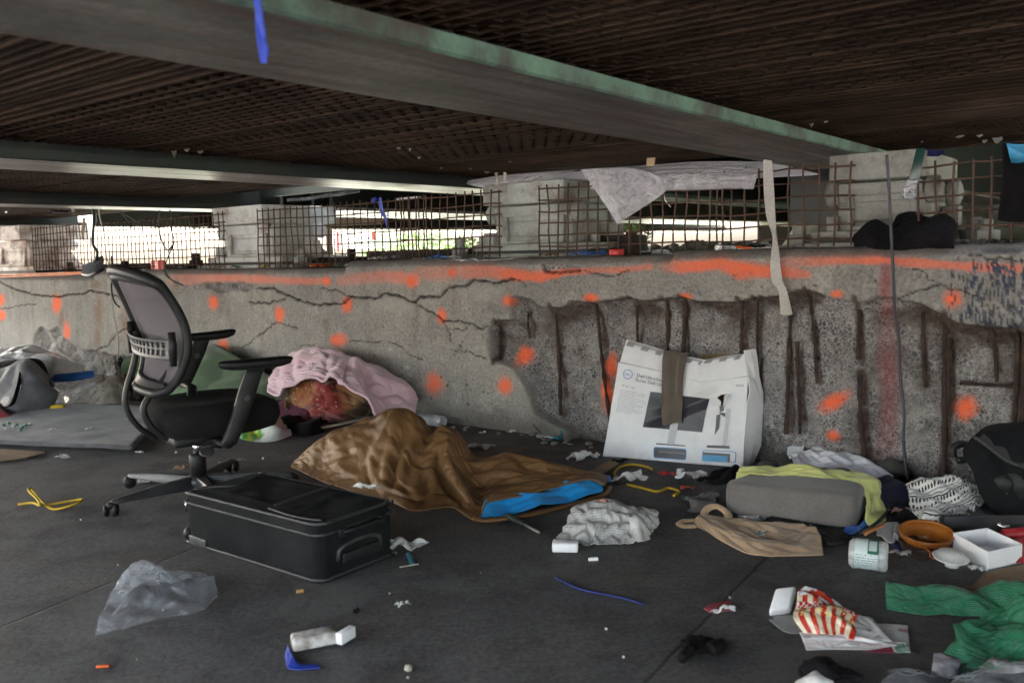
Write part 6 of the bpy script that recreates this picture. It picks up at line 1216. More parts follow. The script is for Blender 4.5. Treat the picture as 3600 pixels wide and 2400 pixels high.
scrap('red_wrapper', *zA(35, 238), .07, .03, stuff('red bits', (.4, .05, .02), .6, c2=(.1, .05, .03), scale=20), 'tiny red and brown wrapper above the grey rag', 'wrapper', seed=89)
cord('yellow_twine', [zp(*D(x, y), .006) for x, y in [(1418, 1098), (1412, 1085), (1425, 1072), (1450, 1066), (1480, 1070), (1500, 1078)]] , .006, M_ROPE, 'yellow cord loop curling out from under the white carton', 'cord')
cord('yellow_twine', [zp(*D(x, y), .006) for x, y in [(1440, 1112), (1475, 1120), (1510, 1128), (1535, 1120), (1560, 1128), (1548, 1138)]], .006, M_ROPE, 'short yellow cord trailing over the floor left of the grey rag', 'cord')
MB().prism([zp(*D(*c), .004) for c in [(1352, 1086), (1372, 1096), (1422, 1066), (1400, 1060)]], ZU * .008).build('board_strip', M_CARD, label='short tan board strip poking out from under the carton', cat='board')
for k, (x, y, c) in enumerate([(1530, 1092, M_REDC), (1625, 1105, M_DRK), (1420, 1062, M_DRK)]): scrap('small_rag', *D(x, y), .10, .05, c, ['maroon scrap of cloth under the right half of the carton', 'black scrap of cloth by the black glove', 'black scrap of cloth under the carton beside the yellow cord'][k], 'rag', seed=90 + k)
# crumpled newspaper bundle
def newsm(nm, base=(.44, .43, .415), ink=(.10, .10, .11), red=False):
    t = NT(nm); co = t.co('UV'); s = t.n('ShaderNodeSeparateXYZ', i_0=co); r = t.math('FRACT', t.math('MULTIPLY', s.outputs[1], 62.)); rows = t.math('GREATER_THAN', r, .55)
    mp = t.n('ShaderNodeMapping', i_0=co); mp.inputs['Scale'].default_value = (90, 62, 1); w = t.math('GREATER_THAN', t.noise(mp.outputs[0], 1.0, 2), .5); blk = t.math('GREATER_THAN', t.noise(co, 3.4, 1), .46)
    f = t.math('MULTIPLY', t.math('MULTIPLY', rows, w), blk); b = t.mix(t.math('MULTIPLY', f, .75), base, ink)
    pic = t.math('GREATER_THAN', t.noise(co, 2.2, 1), .60); b = t.mix(t.math('MULTIPLY', pic, .6), b, (.36, .03, .035) if red else (.12, .12, .13))
    b = t.mix(.15, b, t.ramp(t.noise(co, 30, 3), (.3, 0.), (.7, 1.)), 'OVERLAY'); t.pbr(b, .7); return t.mat
M_NEWS = newsm('newsprint')
cloth('crumpled_newspaper', [DR([(1280, 1236, 0), (1340, 1252, 0), (1400, 1250, 0), (1465, 1246, 0), (1508, 1215, 0)]), DR([(1300, 1205, 1228), (1345, 1195, 1234), (1400, 1200, 1234), (1455, 1195, 1230), (1512, 1190, 1208)]), DR([(1315, 1168, 1212), (1355, 1158, 1214), (1400, 1152, 1214), (1445, 1166, 1212), (1505, 1172, 1200)]), DR([(1330, 1170, 0), (1365, 1160, 0), (1400, 1158, 0), (1440, 1168, 0), (1490, 1176, 0)])], M_NEWS, 64, 50, 1.22, 1.22, thick=.002, seed=95, it=110, k=.03, amp=.016, coarse=0, soft=1, label='crumpled newspaper heap on the floor in front of the sleeping bag', cat='newspaper')
scrap('red_tissue', *D(1388, 1160), .07, .05, stuff('stained red paper', (.42, .10, .09), .8, c2=(.5, .42, .40), scale=18), 'reddish paper scrap on top of the crumpled newspaper', 'paper scrap', seed=96, z=.085)
cloth('white_napkin', [DR([(1455, 1235, 1248), (1470, 1240, 1246), (1490, 1235, 1240)]), DR([(1450, 1200, 1235), (1466, 1196, 1235), (1480, 1205, 1230)]), DR([(1440, 1185, 1222), (1462, 1180, 1222), (1478, 1186, 1216)])], M_TIS, 18, 18, 1.2, 1.1, thick=.003, seed=97, it=50, label='white napkin sticking up at the right end of the newspaper heap', cat='napkin')
# tan tote with beadwork
M_TOTE = fabric('tan ribbed fabric', (.50, .33, .20), (.42, .27, .155), weave=300, rough=.8, bump=.4, dirt=(.22, .14, .08), damt=.3)
tote = empty('tan_tote', fA(520, 560), 'tan fabric tote bag with beadwork and loop handles, flat on the floor', 'tote bag')
cloth('bag_front', [AR([(80, 490, 0), (230, 582, 0), (360, 640, 0), (500, 688, 0), (720, 692, 0), (942, 690, 0)]), AR([(100, 455, 480), (235, 510, 560), (380, 560, 600), (540, 600, 640), (740, 630, 655), (938, 625, 645)]), AR([(118, 425, 470), (240, 470, 520), (390, 520, 560), (560, 560, 590), (750, 580, 600), (932, 560, 600)]), AR([(118, 420, 455), (240, 455, 490), (390, 490, 520), (560, 530, 555), (740, 540, 560), (925, 552, 575)])], M_TOTE, 70, 34, 1.07, 1.08, thick=.004, parent=tote, seed=100, it=80)
cloth('bag_back', [AR([(130, 440, 480), (300, 500, 520), (480, 540, 560), (660, 600, 615), (800, 590, 600), (925, 555, 580)]), AR([(200, 425, 470), (340, 455, 490), (500, 470, 505), (660, 480, 515), (800, 490, 525), (920, 530, 565)]), AR([(330, 440, 455), (420, 452, 470), (540, 462, 480), (680, 465, 482), (800, 458, 480), (880, 480, 520)])], M_TOTE, 60, 28, 1.08, 1.08, thick=.004, parent=tote, seed=101, it=70)
cord('handle', [at(*zA(x, y), zA(0, g)[1]) for x, y, g in [(150, 425, 460), (155, 385, 440), (190, 355, 430), (240, 352, 430), (295, 385, 440), (315, 420, 455), (300, 445, 462)]], .013, M_TOTE, None, None, parent=tote, flat=(1.2, .6))
cord('handle', [at(*zA(x, y), zA(0, g)[1]) for x, y, g in [(120, 450, 465), (60, 448, 462), (0, 455, 468), (-20, 470, 480), (10, 488, 494), (90, 488, 492)]], .012, M_TOTE, None, None, parent=tote, flat=(1.2, .6))
M_BD = [stuff('steel blue beads', (.10, .18, .22), .3), stuff('gold beads', (.55, .38, .06), .25), stuff('pale beads', (.55, .52, .45), .3)]
for k in range(3):
    m = MB()
    for i in range(30):
        if k == 0: g = math.pi * (.1 + .8 * i / 29); x, y = 505 + 115 * math.cos(g), 495 + 55 * math.sin(g)
        else: x, y = 510 + RNG.normal(0, 60), 525 + RNG.normal(0, 14)
        p = at(*zA(x, y - 6), zA(0, y + 18)[1]); m.add(iv * .0055 + p, fi)
    m.build('beadwork', M_BD[k], tote, smooth=True)
M_FOIL = stuff('crinkled silver foil', (.70, .70, .72), .18, metal=1, c2=(.5, .5, .52), scale=20, bump=.9, bd=.02)
cloth('foil_packet', [AR([(380, 425, 0), (440, 455, 0), (510, 462, 0), (572, 448, 0)]), AR([(385, 400, 415), (450, 402, 430), (520, 412, 440), (570, 425, 438)])], M_FOIL, 24, 12, 1.2, 1.2, thick=.003, seed=103, it=40, amp=.01, label='shiny silver foil packet between the tote and the cushion', cat='foil packet')
cord('black_belt', [fA(x, y, .012) for x, y in [(600, 440), (720, 462), (900, 500), (990, 545), (1060, 575), (1130, 560)]], .018, M_DRK, 'black belt lying along the front of the taupe cushion', 'belt', flat=(1.3, .6))
for k in range(3): cord('black_cable', [fA(960 + 12 * k, 560 + 14 * k, .008), fA(1010, 585 + 12 * k, .012), fA(1080, 592 + 8 * k, .012), fA(1128, 572 + 10 * k, .008)], .006, M_BLK, 'thin black cable coil between the tote and the clear jar', 'cable', group='cables beside the jar')
M_BLUC = fabric('bright blue cloth', (.012, .10, .40), (.01, .07, .28))
cloth('blue_cloth', [AR([(1115, 520, 545), (1160, 540, 550), (1215, 520, 540), (1260, 490, 520), (1305, 455, 500)]), AR([(1130, 490, 520), (1170, 485, 520), (1215, 480, 515), (1260, 440, 500), (1300, 428, 490)])], M_BLUC, 30, 14, 1.2, 1.2, thick=.005, seed=105, it=60, label='bright blue rag pressed against the right end of the cushion', cat='rag')
# jar
F_JAR = film('scuffed clear jar plastic', (.72, .76, .76), .5, .15, 12, .3)
def labm():
    t = NT('jar label'); co = t.co('UV'); s = t.n('ShaderNodeSeparateXYZ', i_0=co); u, v = s.outputs[0], s.outputs[1]
    b = t.mix(t.math('MULTIPLY', t.math('GREATER_THAN', u, .55), t.math('GREATER_THAN', v, .42)), (.55, .62, .62), (.015, .10, .055))
    blk = t.math('MULTIPLY', t.math('MULTIPLY', t.math('GREATER_THAN', u, .60), t.math('LESS_THAN', u, .93)), t.math('MULTIPLY', t.math('GREATER_THAN', v, .50), t.math('LESS_THAN', v, .82)))
    b = t.mix(blk, b, (.42, .50, .48))
    mp = t.n('ShaderNodeMapping', i_0=co); mp.inputs['Scale'].default_value = (24, 16, 1); w = t.math('GREATER_THAN', t.noise(mp.outputs[0], 1., 2), .48); r = t.math('GREATER_THAN', t.math('FRACT', t.math('MULTIPLY', v, 15.)), .5)
    f = t.math('MULTIPLY', t.math('MULTIPLY', w, r), t.math('LESS_THAN', v, .40)); b = t.mix(t.math('MULTIPLY', f, .8), b, (.05, .13, .12)); t.pbr(b, .35); return t.mat
a, b = fA(1150, 668, .05), fA(1412, 700, .05); d = nrm(b - a); Lj = np.linalg.norm(b - a); jar = empty('clear_jar', (a + b) / 2 * A(1, 1, 0), 'empty clear plastic jar with a white and green label lying on its side', 'jar')
rj = .046
MB().lathe(a, [(.0, 0), (rj * .8, 0), (rj, .01), (rj, Lj * .2), (rj * .97, Lj * .22), (rj * .97, Lj * .80), (rj, Lj * .82), (rj, Lj * .94), (rj * .88, Lj)], 22, ax=d, cap=False).build('jar_body', F_JAR, jar, smooth=True)
n1, n2 = 20, 8; sd_ = nrm(np.cross(d, ZU)); sd_ = sd_ if sd_.dot(EYE - a) > 0 else -sd_; G = np.array([[a + d * Lj * (.16 + .62 * j / (n2 - 1)) + (sd_ * math.cos(g) + ZU * math.sin(g)) * (rj + .0012) for j in range(n2)] for g in np.linspace(-.75, 1.9, n1)])
o = mesh('jar_label', G, gridf(n1, n2), labm(), jar); uvl = o.data.uv_layers.new(name='uv'); ix = np.zeros(len(o.data.loops), np.int32); o.data.loops.foreach_get('vertex_index', ix); uvl.data.foreach_set('uv', np.stack([(ix % n2) / (n2 - 1), (ix // n2) / (n1 - 1)], 1).astype(np.float32).ravel())
def ribm():
    t = NT('ribbed white knit'); co = t.co('UV'); s = t.n('ShaderNodeSeparateXYZ', i_0=co); r = t.math('SINE', t.math('MULTIPLY', s.outputs[1], 85.)); b = t.mix(t.ramp(r, (.2, 0), (.7, 1)), (.34, .33, .34), (.68, .67, .68)); t.pbr(b, .9, Normal=t.bump(r, .6, .006)); return t.mat
cloth('white_sock', [AR([(1335, 545, 570), (1375, 555, 590), (1410, 595, 612), (1445, 598, 615), (1465, 545, 600), (1490, 590, 610), (1520, 560, 600)]), AR([(1350, 500, 545), (1390, 505, 560), (1425, 520, 570), (1450, 540, 575), (1470, 500, 570), (1500, 520, 575), (1526, 525, 575)]), AR([(1375, 478, 530), (1410, 472, 535), (1440, 465, 540), (1475, 462, 540), (1500, 490, 545), (1520, 510, 550)])], ribm(), 50, 22, 1.08, 1.05, thick=.008, seed=107, it=50, label='ribbed white sock bunched up behind the clear jar', cat='sock')
cloth('dark_blue_strap', [AR([(1435, 610, 0), (1475, 665, 0), (1510, 692, 0)]), AR([(1460, 595, 0), (1505, 645, 0), (1540, 685, 0)])], stuff('navy strap', (.015, .035, .20), .5), 14, 8, 1.1, 1.0, thick=.005, seed=108, it=30, label='navy strap end lying right of the clear jar', cat='strap')
scrap('wrapper_bits', *zA(1475, 690), .09, .03, strip('mixed wrapper'), 'torn brown and white wrapper below the navy strap', 'wrapper', seed=109)
cord('black_stick', [fA(1215, 545, .02), fA(1340, 462, .06), at(*zA(1420, 375), zA(0, 440)[1]), at(*zA(1480, 312), zA(0, 400)[1])], .006, M_BLK, 'thin black stick propped across the yellow shirt end', 'stick')
cord('rusty_knife_blade', [fA(1248, 545, .03), fA(1300, 515, .045), fA(1385, 478, .06)], .012, stuff('orange rusted blade', (.42, .17, .05), .6, c2=(.2, .08, .03), scale=20), 'orange brown blade pointing left above the clear jar', 'blade', flat=(1.2, .35))
# behind: navy clothes, printed carton, bits
M_NVY = fabric('navy clothes', (.014, .018, .045), (.01, .012, .03))
cloth('navy_clothes', [AR([(1340, 300, 380), (1420, 390, 430), (1500, 400, 430), (1570, 330, 400)]), AR([(1335, 200, 330), (1400, 210, 340), (1480, 220, 345), (1560, 260, 350)]), AR([(1340, 175, 290), (1400, 160, 290), (1480, 185, 295), (1545, 240, 310)])], M_NVY, 34, 26, 1.2, 1.2, thick=.008, seed=110, it=80, label='navy clothes piled at the wall right of the yellow shirt', cat='clothes')
cloth('black_clothes', [AR([(1380, 520, 0), (1470, 560, 0), (1560, 560, 0), (1640, 520, 0)]), AR([(1400, 440, 490), (1480, 430, 500), (1560, 440, 500), (1640, 430, 490)]), AR([(1420, 390, 440), (1490, 370, 440), (1570, 350, 430), (1640, 360, 420)])], M_DRK, 34, 26, 1.2, 1.2, thick=.008, seed=111, it=80, label='black clothes heaped between the scarf and the yellow shirt', cat='clothes')
def printm(nm, base, ink, n=9):
    t = NT(nm); co = t.co('Object'); s = t.n('ShaderNodeSeparateXYZ', i_0=co); r = t.math('GREATER_THAN', t.math('FRACT', t.math('MULTIPLY', s.outputs[2], 55.)), .62); t.pbr(t.mix(t.math('MULTIPLY', r, .6), base, ink), .6); return t.mat
p = at(*zA(1375, 300), zA(0, 350)[1]); q = at(*zA(1460, 300), zA(0, 345)[1]); MB().box(p, q - p, BD * .02, at(*zA(1362, 215), zA(0, 350)[1]) - p).build('brown_carton', printm('small brown carton', (.15, .07, .05), (.35, .22, .18)), bevel=.003, label='small brown printed carton standing in the navy clothes', cat='carton')
def holo():
    t = NT('hologram film'); co = t.co(); n = t.noise(co, 20, 3); b = t.ramp(n, (.3, (.6, .65, .6)), (.42, (.1, .6, .3)), (.5, (.1, .3, .8)), (.56, (.7, .75, .7)), (.66, (.8, .3, .1))); t.pbr(b, .15, Metallic=.7); return t.mat
cloth('hologram_card', [AR([(1408, 330, 375), (1440, 346, 378), (1474, 340, 376)]), AR([(1420, 310, 365), (1445, 302, 365), (1474, 312, 366)])], holo(), 10, 8, 1.05, 1.05, thick=.002, sub=0, seed=112, it=20, label='shiny rainbow foil card among the navy clothes', cat='card')
scrap('pink_slip', *zA(1500, 405), .08, .05, stuff('dull pink paper', (.30, .16, .13), .8), 'dull pink paper slip below the rainbow card', 'paper slip', seed=113, z=.03)
# patterned scarf
def scarfm():
    t = NT('black and white patterned knit'); co = t.co('UV'); s = t.n('ShaderNodeSeparateXYZ', i_0=co); u, v = s.outputs[0], s.outputs[1]
    b1 = t.math('FRACT', t.math('MULTIPLY', v, 5.)); st = t.math('MULTIPLY', t.math('GREATER_THAN', t.math('FRACT', t.math('MULTIPLY', v, 25.)), .55), t.math('LESS_THAN', b1, .5))
    c = t.n('ShaderNodeTexVoronoi', i_Vector=t.n('ShaderNodeMapping', i_0=co, i_3=(30., 14., 1.)).outputs[0], i_Scale=1., i_Randomness=.15); dt = t.math('MULTIPLY', t.math('LESS_THAN', c.outputs['Distance'], .34), t.math('GREATER_THAN', b1, .5))
    ed = t.math('LESS_THAN', b1, .06); f = t.math('MAXIMUM', t.math('MAXIMUM', t.math('MULTIPLY', st, .6), dt), ed); b = t.mix(f, (.56, .55, .52), (.018, .018, .026)); t.pbr(b, .9, Sheen_Weight=.3, Normal=t.bump(t.noise(co, 120, 2), .4, .004)); return t.mat
cloth('patterned_scarf', [AR([(1610, 560, 0), (1680, 585, 0), (1760, 585, 0), (1850, 560, 0), (1960, 480, 0), (2040, 400, 0)]), AR([(1620, 480, 530), (1680, 400, 540), (1770, 420, 540), (1860, 430, 530), (1960, 420, 480), (2050, 360, 420)]), AR([(1580, 350, 470), (1650, 370, 480), (1740, 350, 480), (1850, 360, 480), (1960, 330, 450), (2055, 290, 410)]),
                          AR([(1575, 230, 420), (1640, 205, 425), (1730, 190, 430), (1840, 180, 430), (1950, 175, 415), (2030, 230, 400)]), AR([(1600, 220, 380), (1660, 195, 380), (1750, 168, 385), (1850, 165, 385), (1940, 172, 380), (2020, 225, 370)])], scarfm(), 96, 76, 1.2, 1.2, thick=.008, seed=115, it=120, k=.03, amp=.016, label='black and white patterned knit scarf piled beside the upright black suitcase', cat='scarf')
cloth('black_lace', [AR([(1960, 440, 480), (2020, 430, 470), (2100, 420, 460)]), AR([(1970, 350, 440), (2030, 340, 430), (2095, 380, 430)]), AR([(2000, 300, 400), (2040, 290, 390), (2085, 350, 390)])], stuff('black lace', (.02, .02, .022), .7, c2=(.10, .10, .10), scale=60), 26, 20, 1.2, 1.2, thick=.004, seed=116, it=60, label='black lace bunched between the scarf and the suitcase wheel', cat='lace')
# upright black suitcase with wheel, grey flap on top
case2 = empty('black_suitcase', zp(3520, 1835), 'big black suitcase standing on its side against the wall at the right edge', 'suitcase')
pr = [(3372, 1590), (3420, 1530), (3470, 1520), (3700, 1505), (3760, 1840), (3560, 1850), (3480, 1800), (3440, 1740), (3415, 1660)]
gy2 = 1840; fr = [at(x, y, gy2 - (1850 - y) * .06) for x, y in pr]; m = MB(); m.prism(fr, BD * .22); m.build('case_shell', M_CASE, case2, bevel=.02, seg=3)
MB().tube(spline([at(3352, 1605, 1800), at(3350, 1575, 1800), at(3375, 1560, 1800), at(3405, 1570, 1800), at(3400, 1610, 1800), at(3365, 1618, 1800)], 26), .014, 8).build('top_handle', M_BLK, case2, smooth=True)
wc = at(3525, 1697, 1826); MB().lathe(wc, [(.0, .03), (.028, .03), (.034, .022), (.036, .0), (.036, -.02)], 22, ax=-BD).build('wheel', M_BLK, case2, smooth=True)
MB().lathe(wc + ux * .03 - ZU * .012 + BD * .012, [(.0, .02), (.045, .02), (.052, .012), (.052, -.01)], 24, ax=-BD).build('wheel_housing', M_BLK, case2, smooth=True)
cord('seam_piping', [at(x, y, gy2 - 8) for x, y in [(3535, 1725), (3545, 1770), (3552, 1815), (3556, 1835)]], .004, M_CHROME, None, None, parent=case2)
cord('zip_edge', [at(x, y, gy2 - 14) for x, y in [(3425, 1535), (3480, 1575), (3540, 1620), (3620, 1650)]], .007, M_TRIM, None, None, parent=case2)
cloth('grey_jacket', [[(3450, 1545, 1822), (3500, 1585, 1824), (3560, 1625, 1826), (3640, 1640, 1828)], [(3470, 1528, 1815), (3530, 1555, 1818), (3570, 1585, 1818), (3640, 1600, 1820)], [(3520, 1518, 1800), (3560, 1545, 1802), (3600, 1570, 1804), (3650, 1580, 1806)]], fabric('charcoal cloth', (.045, .043, .047), (.030, .029, .032)), 30, 20, 1.08, 1.08, thick=.008, seed=118, it=60, label='charcoal jacket folded over the top of the upright black suitcase', cat='jacket')
# black tray with red handled tool
p0, p1 = at(*zA(1795, 590), zA(0, 610)[1]), at(*zA(2420, 640), zA(0, 620)[1]); u0, u1 = at(*zA(1790, 432), zA(0, 575)[1]), at(*zA(2420, 430), zA(0, 575)[1])
tray = empty('black_tray', p0, 'shallow black plastic tray tipped on edge in front of the scarf', 'tray')
M_TRAY = stuff('glossy black tray plastic', (.022, .022, .025), .3, c2=(.04, .04, .042), scale=5, dirt=(.09, .085, .08), dscale=5, damt=.4)
MB().prism([p0, p1, u1, u0], nrm(np.cross(p1 - p0, u0 - p0)) * .012).build('tray_floor', M_TRAY, tray, bevel=.004)
for a, b in ((p0, p1), (u0, u1), (p0, u0)): MB().tube([a, b], .011, 8).build('tray_rim', M_TRAY, tray, smooth=True)
tool = empty('red_tool', at(*zA(2190, 540), zA(0, 600)[1]), 'red handled tool lying against the black tray', 'tool')
MB().tube([at(*zA(2190, 545), zA(0, 632)[1]), at(*zA(2215, 545), zA(0, 634)[1]), at(*zA(2420, 525), zA(0, 640)[1])], [.012, .019, .019], 12).build('red_grip', stuff('red rubber grip', (.42, .015, .02), .45), tool, smooth=True)
MB().tube([at(*zA(2170, 470), zA(0, 615)[1]), at(*zA(2200, 490), zA(0, 618)[1]), at(*zA(2250, 488), zA(0, 618)[1])], .007, 8).build('metal_hook', M_CHROME, tool, smooth=True)
cloth('red_bag', [AR([(2260, 700, 740), (2310, 720, 750), (2400, 730, 760)]), AR([(2250, 640, 700), (2310, 640, 705), (2400, 650, 710)]), AR([(2245, 600, 670), (2290, 590, 672), (2400, 600, 675)])], M_REDC, 24, 20, 1.2, 1.15, thick=.004, seed=120, it=60, label='red patterned bag crumpled behind the open white box', cat='bag')
# orange bowl
ob = fA(1675, 625, .0); bowl = empty('orange_bowl', ob, 'orange brown plastic bowl lying among rags behind the white lid', 'bowl')
M_OBL = stuff('amber plastic', (.32, .105, .015), .3, c2=(.19, .06, .012), scale=5)
o = MB().lathe(ob + ZU * .006, [(.0, .0), (.05, .0), (.075, .025), (.082, .045)], 30, ax=(-.04, -.16, .98), cap=False).build('bowl_shell', M_OBL, bowl, smooth=True); mod(o, 'SOLIDIFY', thickness=.004, offset=0)
MB().tube([ob + ZU * .006 + nrm(A(-.04, -.16, .98)) * .045 + (lambda a_, b_: a_ * math.cos(g) * .082 + b_ * math.sin(g) * .082)(nrm(np.cross(A(-.04, -.16, .98), A(0, 0, 1))), nrm(np.cross(nrm(A(-.04, -.16, .98)), nrm(np.cross(A(-.04, -.16, .98), A(0, 0, 1)))))) for g in np.linspace(0, 2 * math.pi, 32)], .004, 6, cap=False).build('bowl_rim', M_OBL, bowl, smooth=True)
cloth('orange_peel_wrapper', [AR([(1660, 690, 0), (1710, 712, 0), (1750, 718, 0)]), AR([(1670, 660, 690), (1715, 670, 695), (1760, 690, 705)]), AR([(1665, 640, 668), (1710, 640, 668), (1760, 652, 672)])], stuff('bright orange wrapper', (.72, .17, .03), .5, c2=(.55, .11, .02), scale=14), 18, 16, 1.25, 1.2, thick=.003, seed=122, it=50, label='bright orange wrapper in front of the amber bowl', cat='wrapper')
cloth('brown_rag', [AR([(1500, 640, 0), (1580, 690, 0), (1660, 710, 0), (1760, 690, 0)]), AR([(1510, 600, 630), (1580, 625, 655), (1660, 640, 665), (1760, 650, 665)]), AR([(1520, 570, 595), (1600, 575, 600), (1700, 580, 605), (1780, 600, 615)])], fabric('dark brown rag', (.05, .03, .02), (.03, .018, .012)), 30, 22, 1.2, 1.2, thick=.005, seed=123, it=60, label='dark brown rag underneath the amber bowl', cat='rag')
# white open box and lid
bq = [fA(1862, 660), fA(2100, 802), fA(2336, 742), fA(2095, 625)]; hb = .062; wb = empty('white_box', (bq[0] + bq[2]) / 2, 'open empty white cardboard box at the right edge of the floor', 'box')
for i in range(4):
    a, b = bq[i], bq[(i + 1) % 4]; nn_ = nrm(np.cross(b - a, ZU)); c = sum(bq) / 4
    if nn_.dot(c - a) < 0: nn_ = -nn_
    d = nrm(b - a); MB().box(a + d * .0 + nn_ * .0, (b - a) - d * .0031, nn_ * .003, ZU * hb).build('box_wall', M_WHB, wb)
MB().prism([p + ZU * .002 for p in bq], ZU * .003).build('box_floor', M_WHB, wb)
lp = fA(1855, 770); lid = empty('dish_cover', lp, 'round white plastic lid resting upside down on its knob', 'lid'); M_WPL = stuff('white plastic', (.66, .65, .63), .35, c2=(.58, .57, .55), scale=5)
MB().lathe(lp + ZU * .002, [(.0, 0), (.019, 0), (.021, .004), (.020, .016)], 22).build('lid_knob', M_WPL, lid, smooth=True)
MB().lathe(lp + ZU * .0185 + A(0, .012, 0), [(.0, 0), (.03, .001), (.050, .006), (.053, .010), (.049, .013), (.046, .012), (.036, .026), (.015, .031), (0, .032)], 30, ax=(.05, -.12, 1)).build('lid_disc', M_WPL, lid, smooth=True)
scrap('foil_scrap', *zA(2020, 800), .05, .03, F_CLR, 'tiny clear scrap between the white lid and the open box', 'foil scrap', seed=125)
MB().prism([fA(*c, .003) for c in [(1975, 930), (2090, 810), (2210, 790), (2450, 740), (2480, 980), (2250, 960)]], ZU * .006).build('cardboard_sheet', M_CARD, label='flat brown cardboard under the open white box and green bubble wrap', cat='cardboard')
# ---------------------------------------------------------------- foreground right
def bubm():
    t = NT('green bubble wrap'); co = t.co('UV'); mp = t.n('ShaderNodeMapping', i_0=co); mp.inputs['Scale'].default_value = (70, 32, 1); v = t.n('ShaderNodeTexVoronoi', i_Vector=mp.outputs[0], i_Scale=1., i_Randomness=.1)
    h = t.ramp(v.outputs['Distance'], (.2, 1.), (.5, 0.)); n = t.noise(co, 9, 4); b = t.mix(t.ramp(n, (.35, 0), (.65, 1)), (.09, .60, .32), (.26, .78, .52)); p = t.pbr(b, .12, Coat_Weight=.8, Coat_Roughness=.06, Normal=t.bump(t.math('ADD', t.math('MULTIPLY', h, .8), t.noise(co, 26, 4)), .9, .014)); p.inputs['Specular IOR Level'].default_value = .8
    tr = t.n('ShaderNodeBsdfTransparent', i_Color=(.5, .85, .6, 1)); tl = t.n('ShaderNodeBsdfTranslucent', i_Color=(.03, .40, .18, 1)); m0 = t.n('ShaderNodeMixShader', i_0=.4); t.t.links.new(p.outputs[0], m0.inputs[1]); t.t.links.new(tl.outputs[0], m0.inputs[2]); m = t.n('ShaderNodeMixShader', i_0=.22); t.t.links.new(m0.outputs[0], m.inputs[1]); t.t.links.new(tr.outputs[0], m.inputs[2]); t.t.links.new(m.outputs[0], t.out.inputs[0]); return t.mat
bw = empty('bubble_wrap', fA(2100, 1100), 'long twisted sheet of green bubble wrap in the right foreground', 'bubble wrap')
M_BUB = bubm()
cloth('upper_length', [AR([(1445, 1060, 0), (1560, 1085, 0), (1720, 1100, 0), (1880, 1108, 0), (2040, 1120, 0), (2200, 1180, 0), (2420, 1240, 0)]), AR([(1440, 970, 1030), (1560, 985, 1050), (1700, 1010, 1060), (1850, 1000, 1070), (2020, 1030, 1080), (2200, 1060, 1100), (2420, 1080, 1130)]), AR([(1440, 890, 980), (1560, 915, 990), (1720, 935, 1000), (1880, 930, 1010), (2050, 930, 1010), (2220, 890, 1020), (2420, 930, 1040)]), AR([(1450, 900, 950), (1560, 925, 955), (1720, 945, 960), (1880, 935, 960), (2050, 935, 960), (2220, 895, 960), (2420, 935, 960)])], M_BUB, 90, 44, 1.12, 1.12, thick=.003, parent=bw, seed=130, it=100, amp=.012, coarse=5)
cloth('lower_length', [AR([(1780, 1370, 1420), (1850, 1430, 1470), (1990, 1440, 1490), (2150, 1440, 1490), (2300, 1420, 1480), (2420, 1430, 1490)]), AR([(1830, 1290, 1380), (1900, 1280, 1390), (2020, 1300, 1400), (2150, 1310, 1400), (2300, 1290, 1400), (2420, 1280, 1400)]), AR([(1880, 1200, 1310), (1960, 1165, 1310), (2040, 1190, 1310), (2160, 1190, 1310), (2280, 1130, 1310), (2420, 1100, 1310)]), AR([(1990, 1160, 1230), (2040, 1130, 1230), (2090, 1110, 1230), (2180, 1060, 1230), (2290, 1000, 1230), (2420, 990, 1230)])], M_BUB, 70, 56, 1.13, 1.13, thick=.003, parent=bw, seed=131, it=100, amp=.014, coarse=5)
# white block, snack bag, flyers
wbk = [at(*zA(x, y), zA(0, g)[1]) for x, y, g in ((592, 1068, 1118), (640, 910, 1060), (782, 893, 1060), (742, 1040, 1118))]; ex = nrm(np.cross(wbk[1] - wbk[0], wbk[3] - wbk[0]))
if ex.dot(EYE - wbk[0]) > 0: ex = -ex
MB().prism(wbk, ex * .035).build('white_packet', M_WHB, bevel=.008, seg=3, label='white block-like packet leaning against the striped snack bag', cat='packet')
def snackm():
    t = NT('striped snack bag'); co = t.co('UV'); s = t.n('ShaderNodeSeparateXYZ', i_0=co); u, v = s.outputs[0], s.outputs[1]
    st = t.math('GREATER_THAN', t.math('FRACT', t.math('MULTIPLY', u, 6.)), .5); b = t.mix(st, (.60, .52, .38), (.42, .035, .02))
    n = t.noise(co, 9, 4, .7); b = t.mix(t.math('MULTIPLY', t.math('GREATER_THAN', n, .54), t.math('LESS_THAN', t.math('ABSOLUTE', t.math('SUBTRACT', v, .46)), .18)), b, (.72, .56, .20))
    b = t.mix(t.math('LESS_THAN', t.math('ABSOLUTE', t.math('SUBTRACT', v, .62)), .055), b, t.mix(t.math('GREATER_THAN', t.noise(co, 22, 2), .52), (.40, .02, .02), (.72, .66, .58)))
    b = t.mix(t.math('GREATER_THAN', v, .80), b, t.mix(t.math('GREATER_THAN', t.noise(co, 5, 2), .5), (.70, .70, .72), (.44, .04, .02))); t.pbr(b, .22, Normal=t.bump(t.noise(co, 14, 3), .3, .01)); return t.mat
cloth('snack_bag', [AR([(835, 1210, 1250), (930, 1222, 1262), (1040, 1228, 1270), (1170, 1252, 1290)]), AR([(785, 1110, 1210), (900, 1090, 1220), (1040, 1100, 1230), (1180, 1150, 1245)]), AR([(800, 990, 1150), (890, 1000, 1160), (1010, 1040, 1170), (1175, 1080, 1190)]), AR([(815, 935, 1110), (880, 918, 1110), (970, 960, 1120), (1080, 1030, 1140)])], snackm(), 44, 40, 1.12, 1.14, thick=.003, seed=135, it=80, amp=.012, label='red and white striped snack bag lying on the flyers', cat='snack bag')
